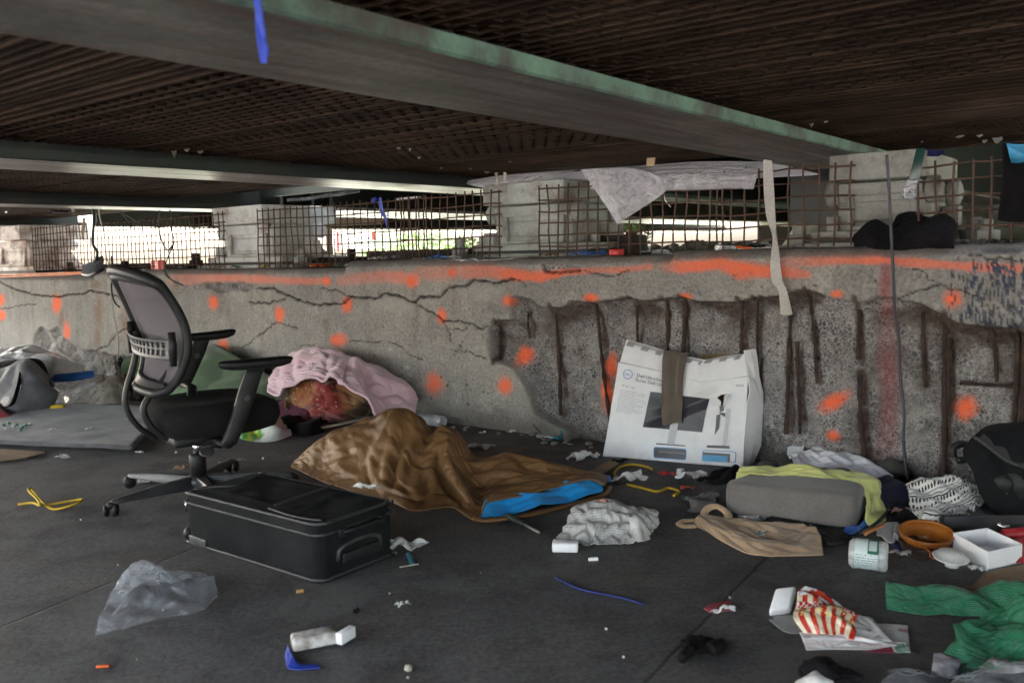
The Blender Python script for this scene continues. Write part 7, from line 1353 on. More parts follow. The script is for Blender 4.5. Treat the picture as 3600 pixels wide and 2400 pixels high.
M_FLY = newsm('red and white flyer', (.76, .75, .74), (.32, .22, .22), True)
cloth('flyer', [AR([(595, 1140, 0), (680, 1210, 0), (760, 1235, 0), (860, 1222, 0)]), AR([(640, 1130, 0), (760, 1150, 0), (860, 1170, 0)]), AR([(620, 1118, 0), (740, 1110, 0), (850, 1120, 0)])], stuff('grey paper back', (.40, .395, .39), .8), 24, 16, 1.03, 1.03, thick=.0015, seed=136, it=30, coarse=0, label='grey backed paper sheet under the white packet', cat='paper sheet')
cloth('flyer', [AR([(1160, 1240, 0), (1340, 1290, 0), (1560, 1330, 0)]), AR([(1180, 1170, 0), (1370, 1200, 0), (1555, 1250, 0)]), AR([(1330, 1170, 0), (1430, 1170, 0), (1545, 1178, 0)])], M_FLY, 24, 16, 1.03, 1.03, thick=.0015, seed=137, it=30, coarse=0, label='flyer with a red square lying at the back right of the snack bag', cat='flyer')
cloth('flyer', [AR([(1060, 1230, 1262), (1250, 1250, 1280), (1440, 1285, 1310)]), AR([(1150, 1160, 1215), (1290, 1180, 1232), (1400, 1240, 1280)]), AR([(1180, 1105, 1170), (1240, 1105, 1170), (1310, 1115, 1180)])], newsm('folded newsprint', (.60, .59, .58), (.25, .15, .15)), 24, 18, 1.04, 1.04, thick=.0015, seed=138, it=30, coarse=0, label='folded flyer standing up just right of the snack bag', cat='flyer')
cloth('flyer', [AR([(855, 1352, 0), (1000, 1345, 0), (1200, 1348, 0), (1400, 1358, 0), (1568, 1366, 0)]), AR([(835, 1290, 1310), (1000, 1290, 1310), (1200, 1295, 1315), (1400, 1300, 1320), (1560, 1325, 1340)]), AR([(805, 1218, 1250), (960, 1225, 1260), (1150, 1240, 1270), (1360, 1275, 1295), (1530, 1290, 1310)])], newsm('white flyer', (.86, .85, .85), (.5, .12, .14)), 50, 20, 1.03, 1.04, thick=.0015, seed=139, it=30, coarse=0, label='white flyer with curled front edge beneath the snack bag', cat='flyer')
decq = [fA(1455, 1322, .02), fA(1520, 1292, .02), fA(1560, 1352, .018), fA(1480, 1360, .018)]
MB().prism(decq, ZU * .0012).build('green_label', stuff('green label print', (.04, .22, .12), .6, c2=(.4, .5, .42), scale=30), label='small green printed label at the right corner of the white flyer', cat='label')
MB().prism([fA(1250, 1352, .016), fA(1440, 1318, .020), fA(1458, 1362, .016)], ZU * .0012).build('maroon_card', stuff('maroon print', (.20, .02, .04), .6), label='maroon printed strip on the front edge of the white flyer', cat='card')
M_RPAP = stuff('faded red paper', (.33, .05, .06), .7, c2=(.27, .04, .045), scale=8, dirt=(.5, .4, .4), dscale=9, damt=.3)
cloth('red_paper', [AR([(150, 1062, 0), (210, 1092, 0), (300, 1078, 0), (368, 1066, 0)]), AR([(160, 1050, 1058), (220, 1050, 1066), (300, 1040, 1056), (350, 1050, 1058)]), AR([(180, 1038, 0), (240, 1022, 0), (310, 1013, 0), (335, 1030, 0)])], M_RPAP, 22, 14, 1.06, 1.06, thick=.003, seed=141, it=40, label='faded red paper lying on the floor joint', cat='paper')
scrap('white_paper_edge', *zA(290, 1085), .08, .02, M_TIS, 'torn white edge sticking out under the red paper', 'paper scrap', seed=142, rot=.2)
M_GLV = fabric('black leather', (.007, .0065, .007), (.011, .010, .010), rough=.7)
glv = empty('black_glove', fA(140, 1330), 'black glove lying on the floor at the bottom centre right', 'glove')
cloth('palm', [AR([(40, 1330, 0), (110, 1362, 0), (190, 1358, 0), (235, 1340, 0)]), AR([(45, 1290, 1318), (110, 1290, 1330), (180, 1300, 1332), (230, 1315, 1328)]), AR([(60, 1275, 0), (120, 1272, 0), (180, 1285, 0), (225, 1300, 0)])], M_GLV, 22, 18, 1.15, 1.15, thick=.012, parent=glv, seed=143, it=50)
for pts, r in (([(190, 1330), (240, 1300), (280, 1290)], .016), ([(200, 1345), (250, 1330), (285, 1305)], .014), ([(120, 1290), (128, 1268), (122, 1252)], .011), ([(60, 1310), (20, 1300), (-5, 1290)], .014), ([(50, 1340), (15, 1365), (-5, 1400)], .016)):
    MB().tube(spline([fA(x, y, .016) for x, y in pts], 14), list(np.linspace(r, r * .75, 14)), 8).build('finger', M_GLV, glv, smooth=True)
cloth('black_sweater', [AR([(820, 1500, 1560), (900, 1600, 0), (1050, 1660, 0), (1240, 1640, 0)]), AR([(830, 1450, 1520), (920, 1460, 1560), (1060, 1500, 1580), (1220, 1560, 1600)]), AR([(870, 1425, 1470), (950, 1405, 1480), (1060, 1450, 1510), (1180, 1500, 1550)])], M_DRK, 44, 34, 1.16, 1.16, thick=.01, seed=145, it=80, label='black sweater heaped at the bottom edge in front of the flyers', cat='sweater')
cloth('white_rag', [AR([(790, 1620, 0), (900, 1680, 0), (1060, 1680, 0)]), AR([(800, 1570, 1610), (900, 1560, 1630), (1050, 1590, 1640)]), AR([(850, 1510, 1570), (910, 1495, 1580), (980, 1530, 1590)])], M_TIS, 30, 24, 1.14, 1.14, thick=.005, seed=146, it=60, label='white rag poking out in front of the black sweater', cat='rag')
cloth('plaid_cloth', [AR([(1720, 1500, 1530), (1800, 1510, 1545), (1880, 1500, 1540)]), AR([(1735, 1430, 1490), (1800, 1430, 1500), (1890, 1440, 1500)]), AR([(1735, 1375, 1450), (1800, 1370, 1450), (1895, 1390, 1455)])], stuff('pale grey and black cloth', (.34, .33, .36), .9, c2=(.03, .03, .035), scale=16, amt=.9), 26, 24, 1.16, 1.16, thick=.005, seed=147, it=60, label='grey and black cloth left of the lower bubble wrap', cat='cloth')
cloth('dark_green_cloth', [AR([(1850, 1530, 0), (1940, 1530, 0), (2040, 1500, 0)]), AR([(1860, 1460, 1500), (1950, 1460, 1505), (2040, 1460, 1490)]), AR([(1880, 1425, 1470), (1960, 1425, 1475), (2040, 1440, 1470)])], fabric('dark green satin', (.008, .045, .03), (.006, .03, .02), rough=.4), 26, 22, 1.18, 1.18, thick=.004, seed=148, it=60, label='dark green satin cloth under the front of the bubble wrap', cat='cloth')
cloth('clear_sheet', [AR([(1405, 1650, 0), (1600, 1700, 0), (1900, 1740, 0), (2200, 1740, 0), (2440, 1720, 0)]), AR([(1415, 1560, 1610), (1600, 1580, 1640), (1900, 1570, 1650), (2200, 1540, 1650), (2440, 1530, 1640)]), AR([(1430, 1495, 1560), (1580, 1490, 1570), (1700, 1520, 1580), (1900, 1500, 1580), (2100, 1460, 1580), (2440, 1440, 1570)]), AR([(1440, 1500, 1520), (1590, 1500, 1530), (1900, 1510, 1540), (2100, 1470, 1540), (2440, 1450, 1540)])], F_GREY, 80, 44, 1.16, 1.16, thick=0, seed=149, it=90, amp=.016, label='clear plastic sheet crumpled across the bottom right corner', cat='plastic sheet')
cloth('clear_packaging', [AR([(2060, 1480, 0), (2200, 1500, 0), (2420, 1500, 0)]), AR([(2100, 1430, 1470), (2230, 1430, 1480), (2420, 1430, 1480)]), AR([(2190, 1405, 1450), (2280, 1410, 1450), (2420, 1420, 1450)])], strip('printed clear packaging'), 30, 20, 1.2, 1.2, thick=.002, seed=150, it=60, label='printed see-through packaging below the bubble wrap at the right edge', cat='packaging')
for k in range(26):                      # loose crumbs on the floor
    x, y = RNG.uniform(100, 3500), RNG.uniform(1750, 2380); MB().add(iv * RNG.uniform(.002, .0045) + zp(x, y, .003), fi).build('grit', [M_STK, M_TIS, M_SOOT][k % 3], smooth=True, label='tiny speck of grit on the bare concrete floor', cat='grit', group='grit on the floor')
# ================================================================ hanging things and ledge litter
def hq(x, y, q): return wq(x, y, q)
def zc(x, y, z=ZD): return zp(x, y, z)
def hcloth(name, rows, mat, q=None, **k):  # rows of (px,py,q-distance)
    return cloth(name, rows, mat, f=lambda x, y, q: wq(x, y, q), **k)
M_BSTR = stuff('royal blue webbing', (.03, .07, .50), .7, c2=(.022, .05, .38), scale=5)
p = zp(900, 20, ZB - .001); qd = float(p.dot(BD))
hcloth('blue_strap', [[(878, -60, qd), (898, -60, qd), (918, -62, qd)], [(893, 40, qd), (910, 40, qd - .004), (930, 38, qd)], [(905, 130, qd), (920, 130, qd + .004), (940, 128, qd)], [(920, 226, qd), (932, 224, qd), (952, 226, qd)]], M_BSTR, nu=8, nv=30, su=1, sv=1.01, thick=.003, seed=160, it=10, coarse=0, label='royal blue strap hanging from the nearest girder at the top', cat='strap')
M_WEB = fabric('off-white webbing', (.52, .50, .47), (.44, .42, .39), weave=150, bump=.5)
qs_ = Q - .03
hcloth('white_strap', [[(2682, 560, Q + .05), (2700, 562, Q + .05), (2716, 566, Q + .05)], [(2684, 660, Q + .0), (2703, 662, Q + .0), (2722, 662, Q + .0)], [(2694, 760, Q - .02), (2708, 762, Q - .02), (2727, 762, Q - .02)], [(2716, 830, Q - .03), (2724, 832, Q - .045), (2732, 830, Q - .03)], [(2712, 885, Q - .035), (2728, 880, Q - .045), (2738, 872, Q - .035)], [(2708, 930, Q - .04), (2724, 930, Q - .04), (2744, 930, Q - .04)], [(2714, 990, Q - .04), (2730, 990, Q - .042), (2752, 990, Q - .04)], [(2736, 1020, Q - .04), (2748, 1024, Q - .045), (2766, 1018, Q - .04)], [(2744, 1105, Q - .045), (2764, 1108, Q - .045), (2788, 1106, Q - .045)]], M_WEB, nu=8, nv=90, su=1.0, sv=1.01, thick=.003, seed=161, it=10, coarse=0, amp=.001, label='off-white strap hanging down over the orange paint on the wall', cat='strap')
cord('black_cable', [wq(3118, 545, Q - .1), wq(3124, 640, Q - .08), wq(3130, 760, Q - .06), wq(3136, 880, Q - .05), wq(3142, 1000, Q - .05), wq(3146, 1090, Q - .04), wq(3160, 1200, Q - .03), wq(3165, 1330, Q - .03), wq(3178, 1450, Q - .04), wq(3176, 1560, Q - .05), wq(3192, 1690, Q - .06)], .0062, stuff('dark blue cable', (.03, .032, .045), .45), 'long dark cable hanging down the wall over the red stripe', 'cable', n=120)
tp = empty('taped_bar', wq(3230, 600, Q - .06), 'dark green bar with crinkled silver tape on its lower end, hanging at an angle', 'bar')
MB().hexa([wq(3188, 660, Q - .07), wq(3226, 664, Q - .07), wq(3226, 664, Q - .055), wq(3188, 660, Q - .055), wq(3222, 520, Q - .07), wq(3254, 520, Q - .07), wq(3254, 520, Q - .055), wq(3222, 520, Q - .055)]).build('green_bar', stuff('glossy dark green', (.012, .05, .04), .25), tp, bevel=.002)
G = np.array([[wq(3181 + 34 * u + (1 - v) * 10, 632 + 64 * v + u * 4, Q - .074 + .004 * float(vn(np.array(u * 9.), np.array(v * 14.), 3))) for u in np.linspace(-.05, 1.1, 16)] for v in np.linspace(0, 1, 24)]); mod(mesh('silver_tape', G, gridf(24, 16), M_FOIL, tp), 'SOLIDIFY', thickness=.020, offset=-1)
# dark jacket on the ledge, dark trousers and blue cloth hanging at the right
M_JCK = fabric('black fleece', (.008, .0075, .009), (.013, .012, .014))
hcloth('dark_jacket', [[(3015, 862, Q + .06), (3080, 868, Q + .0), (3160, 874, Q - .015), (3250, 872, Q - .01), (3330, 868, Q + .0), (3342, 862, Q + .05)], [(3012, 835, Q + .04), (3080, 825, Q + .0), (3160, 830, Q - .01), (3250, 835, Q - .01), (3335, 820, Q + .02), (3346, 812, Q + .05)], [(3030, 805, Q + .06), (3075, 790, Q + .04), (3140, 800, Q + .04), (3240, 790, Q + .03), (3320, 778, Q + .04), (3348, 790, Q + .06)], [(3045, 792, Q + .09), (3080, 784, Q + .09), (3130, 796, Q + .1), (3180, 755, Q + .1), (3250, 768, Q + .1), (3310, 760, Q + .1), (3340, 775, Q + .1)]], M_JCK, nu=70, nv=40, su=1.14, sv=1.14, thick=.012, seed=165, it=90, amp=.014, zmin=.97, label='black fleece jacket crumpled on the ledge before the rightmost bearing', cat='jacket')
hcloth('dark_trousers', [[(3528, 500, Q - .08), (3580, 500, Q - .08), (3680, 500, Q - .08)], [(3530, 600, Q - .07), (3580, 600, Q - .05), (3680, 600, Q - .07)], [(3518, 690, Q - .07), (3570, 700, Q - .05), (3690, 700, Q - .07)], [(3510, 772, Q - .07), (3570, 776, Q - .055), (3690, 780, Q - .07)]], M_JCK, nu=30, nv=40, su=1.06, sv=1.02, thick=.012, seed=166, it=50, amp=.01, label='dark trousers hanging from the deck at the right edge', cat='trousers')
hcloth('turquoise_cloth', [[(3545, 505, Q - .10), (3580, 510, Q - .10), (3640, 510, Q - .10)], [(3555, 545, Q - .11), (3590, 545, Q - .12), (3640, 540, Q - .11)], [(3558, 572, Q - .10), (3585, 568, Q - .11), (3640, 555, Q - .10)]], stuff('turquoise cloth', (.01, .19, .34), .6, c2=(.012, .14, .26), scale=10), nu=24, nv=18, su=1.15, sv=1.12, thick=.004, seed=167, it=50, amp=.008, label='turquoise cloth tied over the hanging trousers', cat='cloth')
hcloth('purple_cloth', [[(3252, 545, Q + .25), (3290, 549, Q + .25), (3320, 535, Q + .25)], [(3255, 530, Q + .28), (3290, 528, Q + .28), (3322, 532, Q + .28)]], stuff('dull blue cloth', (.03, .035, .16), .8), nu=14, nv=8, su=1.1, sv=1.1, thick=.004, seed=168, it=20, coarse=0, label='dull blue cloth tucked above the mesh beside the taped bar', cat='cloth')
# plastic sheet and white foam panels above the mesh
M_FOAM = stuff('white foam board', (.74, .73, .80), .9, c2=(.68, .67, .74), scale=6, gs=200)
qf = Q + .42
def slab(name, pts, q, th, lab): MB().prism([wq(x, y, q) for x, y in pts], BD * th).build(name, M_FOAM, label=lab, cat='foam board', bevel=.004)
slab('foam_board', [(1680, 640), (1760, 622), (2120, 596), (2160, 640), (2110, 664), (2000, 672), (1830, 668)], qf, .03, 'white foam board tucked under the grating above the middle bearing')
slab('foam_board', [(2560, 570), (2700, 566), (2880, 612), (2850, 616), (2650, 626), (2560, 630)], qf, .03, 'white foam board wedged behind the white strap')
F_SHT = film('crinkled clear sheeting', (.70, .69, .74), .30, .16, 15, 1.4)
cl = empty('clear_sheeting', wq(2200, 640, Q + .2), 'crinkled clear plastic sheeting hanging above the mesh with a pointed corner', 'plastic sheet')
hcloth('sheet_left', [[(1620, 640, Q + .26), (1760, 618, Q + .24), (1900, 606, Q + .22), (2030, 596, Q + .2)], [(1660, 652, Q + .22), (1770, 640, Q + .2), (1880, 630, Q + .19), (2000, 606, Q + .18)], [(1700, 660, Q + .2), (1780, 660, Q + .17), (1850, 655, Q + .17), (1960, 618, Q + .17)]], F_SHT, nu=44, nv=16, su=1.02, sv=1.03, thick=0, parent=cl, seed=170, it=40, amp=.003, coarse=0, zmin=-9)
hcloth('sheet_right', [[(2040, 598, Q + .2), (2200, 586, Q + .18), (2400, 572, Q + .16), (2560, 568, Q + .15), (2660, 570, Q + .15)], [(2080, 640, Q + .10), (2200, 630, Q + .06), (2400, 615, Q + .05), (2560, 612, Q + .05), (2660, 615, Q + .06)], [(2110, 680, Q + .08), (2220, 672, Q + .04), (2330, 668, Q + .03), (2450, 666, Q + .03), (2560, 662, Q + .03), (2648, 664, Q + .04)]], F_SHT, nu=80, nv=30, su=1.02, sv=1.05, thick=0, parent=cl, seed=171, it=60, amp=.004, coarse=0, zmin=-9)
hcloth('sheet_corner', [[(2044, 598, Q + .03), (2140, 592, Q + .03), (2260, 600, Q + .02), (2350, 640, Q + .02)], [(2080, 650, Q + .02), (2150, 650, Q + .01), (2240, 665, Q + .01), (2335, 676, Q + .02)], [(2128, 720, Q + .02), (2170, 722, Q + .0), (2215, 724, Q + .0), (2262, 728, Q + .015)], [(2168, 784, Q + .02), (2173, 787, Q + .015), (2178, 785, Q + .015), (2186, 778, Q + .02)]], F_SHT, nu=44, nv=44, su=1.02, sv=1.02, thick=0, parent=cl, seed=172, it=50, amp=.003, coarse=0, zmin=-9)
cord('tie_string', [wq(2332, 676, Q + .08), wq(2340, 705, Q + .08), wq(2358, 728, Q + .075)], .003, M_WHB, None, None, parent=cl, n=14)
MB().prism([wq(2272, 584, Q - .0), wq(2274, 556, Q - .02), wq(2302, 554, Q - .02), wq(2300, 582, Q - .0)], BD * .006).build('tape_tab', stuff('tan tape', (.50, .36, .22), .7), label='tan tape tab at the grating edge above the hanging plastic corner', cat='tape')
for k, (x, y, h) in enumerate([(1746, 606, 46), (1772, 606, 34)]): hcloth('masking_tape_strip', [[(x - 6, y, Q + .1), (x + 8, y, Q + .1)], [(x - 2, y + h * .5, Q + .09), (x + 6, y + h * .5, Q + .09)], [(x - 5, y + h, Q + .09), (x + 4, y + h, Q + .09)]], stuff('masking tape', (.50, .46, .36), .7), nu=6, nv=14, su=1, sv=1.05, thick=.002, seed=175 + k, it=10, coarse=0, label=['longer cream tape strip hanging from the grating above the middle bearing', 'shorter curled cream tape strip hanging above the middle bearing'][k], cat='tape')
# torn papers caught in the gratings
for k, (x, y, w, h, c) in enumerate([(3370, 474, 54, 12, 0), (3440, 472, 40, 10, 0), (3460, 490, 28, 14, 0), (3505, 480, 50, 26, 0), (3240, 496, 14, 6, 0), (2850, 432, 26, 14, 0), (2900, 424, 30, 8, 0), (610, 528, 30, 26, 1), (655, 522, 34, 14, 1), (700, 528, 44, 16, 1), (1400, 516, 28, 10, 1), (1470, 551, 26, 8, 1), (1650, 590, 26, 8, 1), (1710, 602, 34, 10, 1), (1550, 588, 24, 7, 1), (1790, 566, 22, 6, 1), (1440, 520, 14, 10, 1)]):
    c0 = zc(x, y, ZD + .004); sc_ = np.linalg.norm(c0 - EYE) / FP; u = nrm(zc(x + 10, y, ZD) - c0) * w * sc_ * .9; v = -ZU * h * sc_ * 1.0
    pts = [c0 - u, c0 - u * .3 + v * .8 * RNG.uniform(.6, 1), c0 + u * .2 + v * RNG.uniform(.7, 1.1), c0 + u + v * .3, c0 + u * .8, c0 + u * .1 + v * .15]
    MB().prism(pts, BD * .002).build('torn_paper', M_WHB if c == 0 else M_STK, label=('scrap of white paper caught in the dark grating at the upper right' if x > 3000 else 'scrap of white paper beside the green edge of the nearest girder') if c == 0 else ('scrap of cream paper caught in the grating above the office chair' if x < 900 else 'cream flake stuck under the grating above the ledge'), cat='paper scrap', group=('white papers in the right grating' if x > 3000 else 'white papers beside the girder') if c == 0 else ('cream papers in the left grating' if x < 900 else 'cream flakes under the middle grating'))
# cables at the left
M_CBW = stuff('dirty white cable', (.48, .44, .36), .6); M_CBG = stuff('dark taped hose', (.04, .055, .05), .5, c2=(.02, .022, .022), scale=20)
ql = Q - .25
sk = empty('white_socket', wq(240, 650, ql), 'white cable connector dangling on a short cable at the upper left', 'connector')
MB().tube([wq(240, 652, ql), wq(239, 678, ql)], .018, 10).build('connector_body', M_WHB, sk, smooth=True); cord('connector_cable', [wq(239, 678, ql), wq(242, 705, ql), wq(252, 730, ql), wq(260, 742, ql)], .009, M_CBW, None, None, parent=sk)
cord('taped_hose', [wq(300, 630, ql), wq(316, 640, ql), wq(322, 680, ql), wq(324, 720, ql), wq(330, 770, ql), wq(326, 840, ql), wq(330, 865, Q - .1), wq(342, 885, Q - .02), wq(338, 910, Q + .02), wq(325, 925, Q + .03)], .013, M_CBG, 'dark taped hose hanging down to the grey shoe', 'hose', n=80)
cord('thin_cream_cord', [wq(343, 655, ql), wq(346, 700, ql), wq(350, 760, ql), wq(366, 820, ql), wq(370, 870, ql), wq(376, 910, ql), wq(388, 942, ql), wq(392, 980, ql), wq(390, 1040, ql), wq(402, 1120, ql), wq(416, 1200, ql), wq(412, 1290, ql), wq(414, 1350, ql), wq(420, 1390, ql)], .005, M_CBW, 'long thin cream cord hanging beside the chair back down to the floor', 'cord', n=120)
cord('plug_cable', [wq(392, 900, ql), wq(394, 960, ql), wq(392, 1020, ql), wq(402, 1060, ql), wq(420, 1080, ql)], .007, M_BLK, 'short black cord with a plug end hanging left of the chair back', 'cord')
hcloth('orange_rag', [[(258, 640, ql), (285, 640, ql), (310, 642, ql)], [(265, 655, ql - .01), (288, 650, ql - .02), (306, 660, ql)], [(282, 660, ql), (298, 668, ql - .02), (314, 676, ql)]], stuff('orange cloth', (.62, .17, .03), .7, c2=(.45, .11, .02), scale=12), nu=16, nv=12, su=1.3, sv=1.2, thick=.003, seed=180, it=40, amp=.01, label='torn orange rag tied to the grating at upper left', cat='rag')
for k, pts in enumerate([[(555, 700), (560, 730), (558, 800), (570, 850), (590, 880), (606, 862)], [(575, 695), (592, 730), (606, 760), (600, 800), (612, 850), (590, 905), (578, 950), (590, 975), (640, 1000)], [(440, 650), (455, 690), (440, 730), (425, 745), (455, 780), (462, 800)], [(430, 750), (470, 772), (495, 790), (505, 820), (498, 790)], [(580, 930), (585, 960), (610, 990), (645, 1004)]]):
    cord('black_wire', [wq(x, y, Q - .04 if y < 920 else Q - .09) for x, y in pts], .0048 if k else .006, M_BLK, ['black wire looping in front of the leftmost mesh', 'long black wire hanging past the red box and over the wall edge', 'thin black wire dangling from the grating left of the bright gap', 'tangled black wire caught on the top of the leftmost mesh', 'black wire stub lying over the wall edge below the red box'][k], 'wire', n=60)
hcloth('brown_tag', [[(292, 766, Q + .02), (302, 766, Q + .02)], [(288, 800, Q + .02), (300, 800, Q + .02)], [(284, 842, Q + .02), (290, 844, Q + .02)]], M_CARD, nu=6, nv=14, su=1, sv=1.02, thick=.003, seed=182, it=10, coarse=0, label='torn brown paper tag hanging before the leftmost mesh', cat='tag')
hcloth('white_tape_end', [[(12, 728, ql), (28, 728, ql)], [(16, 740, ql), (30, 738, ql)], [(20, 750, ql), (26, 749, ql)]], M_WHB, nu=6, nv=8, su=1.1, sv=1.1, thick=.003, seed=183, it=10, coarse=0, label='small white tape end under the third girder at the left edge', cat='tape')
hcloth('black_bag_strip', [[(175, 736, ql), (215, 738, ql), (252, 740, ql)], [(185, 746, ql - .02), (215, 748, ql - .02), (250, 744, ql)]], stuff('glossy black bag', (.02, .02, .025), .15), nu=16, nv=8, su=1.15, sv=1.1, thick=.002, seed=184, it=30, coarse=0, label='shiny black plastic strip tucked under the third girder', cat='plastic strip')
hcloth('grey_rolled_plastic', [[(1010, 700, Q - .1), (1090, 692, Q - .1), (1180, 678, Q - .1), (1260, 668, Q - .05)], [(1012, 708, Q - .12), (1090, 702, Q - .13), (1180, 688, Q - .13), (1262, 676, Q - .06)]], F_GREY, nu=40, nv=8, su=1.05, sv=1.2, thick=.003, seed=185, it=40, coarse=0, label='rolled grey plastic film hanging below the grating left of the blue ribbon', cat='plastic film')
hcloth('blue_ribbon', [[(1308, 700, Q + .03), (1320, 694, Q + .02), (1326, 700, Q + .03)], [(1306, 712, Q + .02), (1314, 712, Q + .0), (1322, 706, Q + .02)]], M_TAPE, nu=12, nv=8, su=1.2, sv=1.1, thick=.003, seed=186, it=20, coarse=0, label='small blue ribbon knot tied at the top of the mesh', cat='ribbon')
hcloth('blue_ribbon', [[(1328, 696, Q + .03), (1342, 692, Q + .03)], [(1336, 740, Q + .03), (1350, 740, Q + .03)], [(1348, 770, Q + .03), (1358, 768, Q + .03)], [(1357, 800, Q + .03), (1360, 800, Q + .03)]], M_TAPE, nu=6, nv=24, su=1, sv=1.02, thick=.003, seed=187, it=10, coarse=0, label='royal blue ribbon tail hanging in front of the mesh, above the cart', cat='ribbon')
MB().prism([wq(1388, 698, Q + .1), wq(1470, 690, Q + .1), wq(1474, 698, Q + .1), (wq(1390, 706, Q + .1))], BD * .03).build('white_tile', M_WHB, label='narrow white strip wedged at the top of the mesh left of the middle bearing', cat='strip')
# ---- ledge litter
def lg(x, y, q): p = wq(x, y, q); L = float(p.dot(WD)); return lq(L, q, float(wtop(L)))
shoe = empty('grey_shoe', lg(318, 955, Q + .06), 'grey canvas shoe on the ledge, toe towards the room', 'shoe')
hcloth('shoe_upper', [[(290, 958, Q + .01), (310, 962, Q - .005), (335, 958, Q + .0), (362, 945, Q + .05)], [(291, 940, Q + .01), (308, 938, Q - .0), (335, 932, Q + .01), (365, 920, Q + .06)], [(300, 928, Q + .06), (315, 922, Q + .06), (340, 908, Q + .08), (362, 900, Q + .1)]], fabric('slate canvas', (.075, .085, .10), (.055, .062, .075)), nu=22, nv=16, su=1.03, sv=1.03, thick=.012, parent=shoe, seed=190, it=20, coarse=0, zmin=.5)
hcloth('shoe_sole', [[(289, 968, Q + .0), (310, 972, Q - .012), (340, 962, Q - .005), (364, 950, Q + .05)], [(289, 957, Q + .0), (310, 960, Q - .014), (338, 954, Q - .006), (363, 942, Q + .05)]], M_BLKM, nu=20, nv=4, su=1, sv=1, thick=.014, sub=0, parent=shoe, seed=191, it=2, coarse=0, zmin=.5)
def rbm():
    t = NT('red gridded carton'); co = t.co(); b = t.n('ShaderNodeTexBrick', i_Vector=co, i_Color1=(.62, .07, .05, 1), i_Color2=(.60, .08, .05, 1), i_Mortar=(.75, .45, .40, 1), i_Scale=28., i_Mortar_Size=.012); t.pbr(b.outputs[0], .5); return t.mat
a, b = lg(530, 938, Q + .10), lg(556, 940, Q + .02); c = lg(580, 936, Q + .06); hgt = .075
MB().box(b, (a - b), (c - b), ZU * hgt).build('red_box', rbm(), bevel=.002, label='small red gridded carton standing on the ledge in front of the bright gap', cat='carton')
for k in (0, 1): cord('orange_conduit', [wq(-60, 975 - 7 * k, Q + .012), wq(100, 970 - 7 * k, Q + .012), wq(230, 965 - 6 * k, Q + .012), wq(292, 961 - 5 * k, Q + .012)], .008, stuff('orange conduit', (.80, .20, .03), .45), ['lower orange conduit along the wall edge left of the shoe', 'upper orange conduit along the wall edge left of the shoe'][k], 'conduit')
LIT = [(425, 945, .10, .03, M_TIS, 'thin white paper on the ledge left of the red box'), (640, 938, .13, .05, F_GREY, 'grey film scrap on the ledge right of the red box'), (670, 930, .10, .05, M_DRK, 'dark crumpled scrap at the foot of the bearing above the chair'), (770, 938, .16, .05, M_STK, 'flat pale board piece before the bearing above the chair'), (830, 937, .08, .04, M_GRS, 'green scrap on the ledge below the bearing above the chair'),
       (930, 930, .06, .05, M_YEL, 'yellow peel on the ledge below the bearing above the chair'), (990, 935, .15, .04, M_LINK, 'long pale grey scrap on the ledge right of the yellow peel'), (1125, 930, .16, .07, M_ORB, 'bright orange peel scraps on the ledge at the wall step'), (1190, 928, .08, .05, M_GRB, 'pale green bottle neck on the ledge beside the wall step'), (1225, 936, .10, .03, M_LINK, 'pale grey tube on the ledge just left of the wall step'),
       (1335, 905, .12, .05, M_TIS, 'white and brown wrapper on the ledge below the blue ribbon'), (1385, 905, .12, .05, F_GREY, 'shiny grey wrapper on the ledge right of the white wrapper'), (1540, 904, .18, .04, M_ZIP, 'pale blue flattened plastic on the ledge left of the middle bearing'), (1592, 898, .12, .03, F_CLR, 'clear flattened plastic on the ledge under the middle bearing bolt'), (1925, 906, .14, .03, M_CARD, 'tan board bit on the ledge under the middle bearing'), (2075, 895, .22, .08, M_BLUC, 'royal blue cloth on the ledge right of the middle bearing'), (2660, 864, .12, .03, M_DRK, 'dark flat scrap on the ledge right of the syringe')]
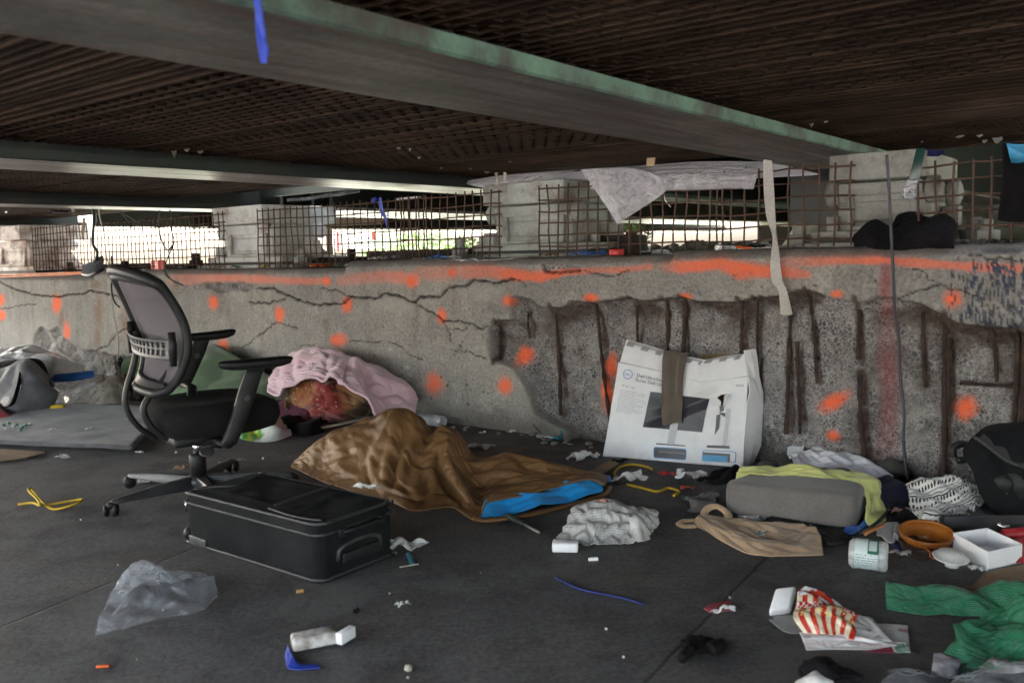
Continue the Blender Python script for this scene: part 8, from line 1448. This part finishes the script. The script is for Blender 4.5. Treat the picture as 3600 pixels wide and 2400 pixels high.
for k, (x, y, w, h, mt_, lab) in enumerate(LIT):
    p = lg(x, y, Q + .08); u = -WD * w / 2; v = BD * h * .8; n = 14; t = np.linspace(-1, 1, n); U, V_ = np.meshgrid(t, t); Pp = p + u * U[..., None] + v * V_[..., None]; zz = p[2]; Pp[..., 2] = zz + .004 + .02 * fbm(U * 1.5 + k, V_ * 1.5, 2, k) * (1 - U ** 2 * .5)
    Pp = buckle(Pp, 1.28, 1.28, it=40, k=.05, seed=200 + k, amp=.012, soft=1, zmin=zz + .003); fs = [q for q in gridf(n, n) if min(q[0] // n, n - 2 - q[0] // n, q[0] % n, n - 2 - q[0] % n) / n > .25 * float(fbm(np.array(q[0] // n * .3 + k * 2.1), np.array(q[0] % n * .3 + k), 2, k)) - .06]
    us = sorted({i for q in fs for i in q}); re2 = {o: i for i, o in enumerate(us)}; o = mesh('flat_scrap', Pp.reshape(-1, 3)[us], [[re2[i] for i in q] for q in fs], mt_, label=lab, cat='litter'); mod(o, 'SOLIDIFY', thickness=.002, offset=0); mod(o, 'SUBSURF', levels=1, render_levels=1)
hcloth('foil_strip', [[(1450, 912, Q + .02), (1600, 914, Q + .02), (1750, 914, Q + .02), (1860, 904, Q + .03)], [(1452, 905, Q + .06), (1600, 907, Q + .06), (1750, 907, Q + .06), (1862, 900, Q + .06)]], M_FOIL, nu=60, nv=6, su=1.06, sv=1.1, thick=.002, seed=230, it=30, coarse=0, zmin=.5, label='long shiny foil strip lying along the ledge edge below the middle bearing', cat='foil strip')
cp_ = lg(2168, 896, Q + .06); MB().lathe(cp_ + ZU * .002, [(.0, 0), (.036, 0), (.038, .004), (.038, .026), (.034, .03), (.030, .029), (.028, .022), (0, .022)], 24).build('bottle_stopper', stuff('coral red plastic', (.68, .06, .05), .4), smooth=True, label='round coral red cap on the ledge under the hanging plastic corner', cat='cap')
s = empty('syringe', lg(2550, 868, Q + .05), 'clear syringe with an orange tip lying on the ledge', 'syringe'); a, b = lg(2515, 868, Q + .05) + ZU * .01, lg(2600, 864, Q + .08) + ZU * .01
MB().tube([a, a + (b - a) * .3], [.014, .012], 8).build('plunger', M_WHB, s, smooth=True); MB().tube([a + (b - a) * .3, a + (b - a) * .85], .009, 8).build('barrel', F_CLR, s, smooth=True); MB().tube([a + (b - a) * .85, b + (b - a) * .25], .007, 8).build('orange_tip', M_ORB, s, smooth=True)
MB().tube([lg(2612, 862, Q + .04) + ZU * .006, lg(2640, 861, Q + .05) + ZU * .006], .006, 8).build('orange_tube', M_ORB, smooth=True, label='tiny orange tube on the ledge right of the syringe', cat='tube')
M_DUST = M_SOOT
for k in range(40): x = RNG.uniform(3380, 3600); p = lg(x, RNG.uniform(852, 872), Q + RNG.uniform(.06, .4)); MB().add(iv * RNG.uniform(.006, .016) + p + ZU * .005, fi).build('rubble_bit', M_SOOT, label='small dark rubble bit on the ledge under the hanging trousers', cat='rubble', group='rubble bits on the ledge')
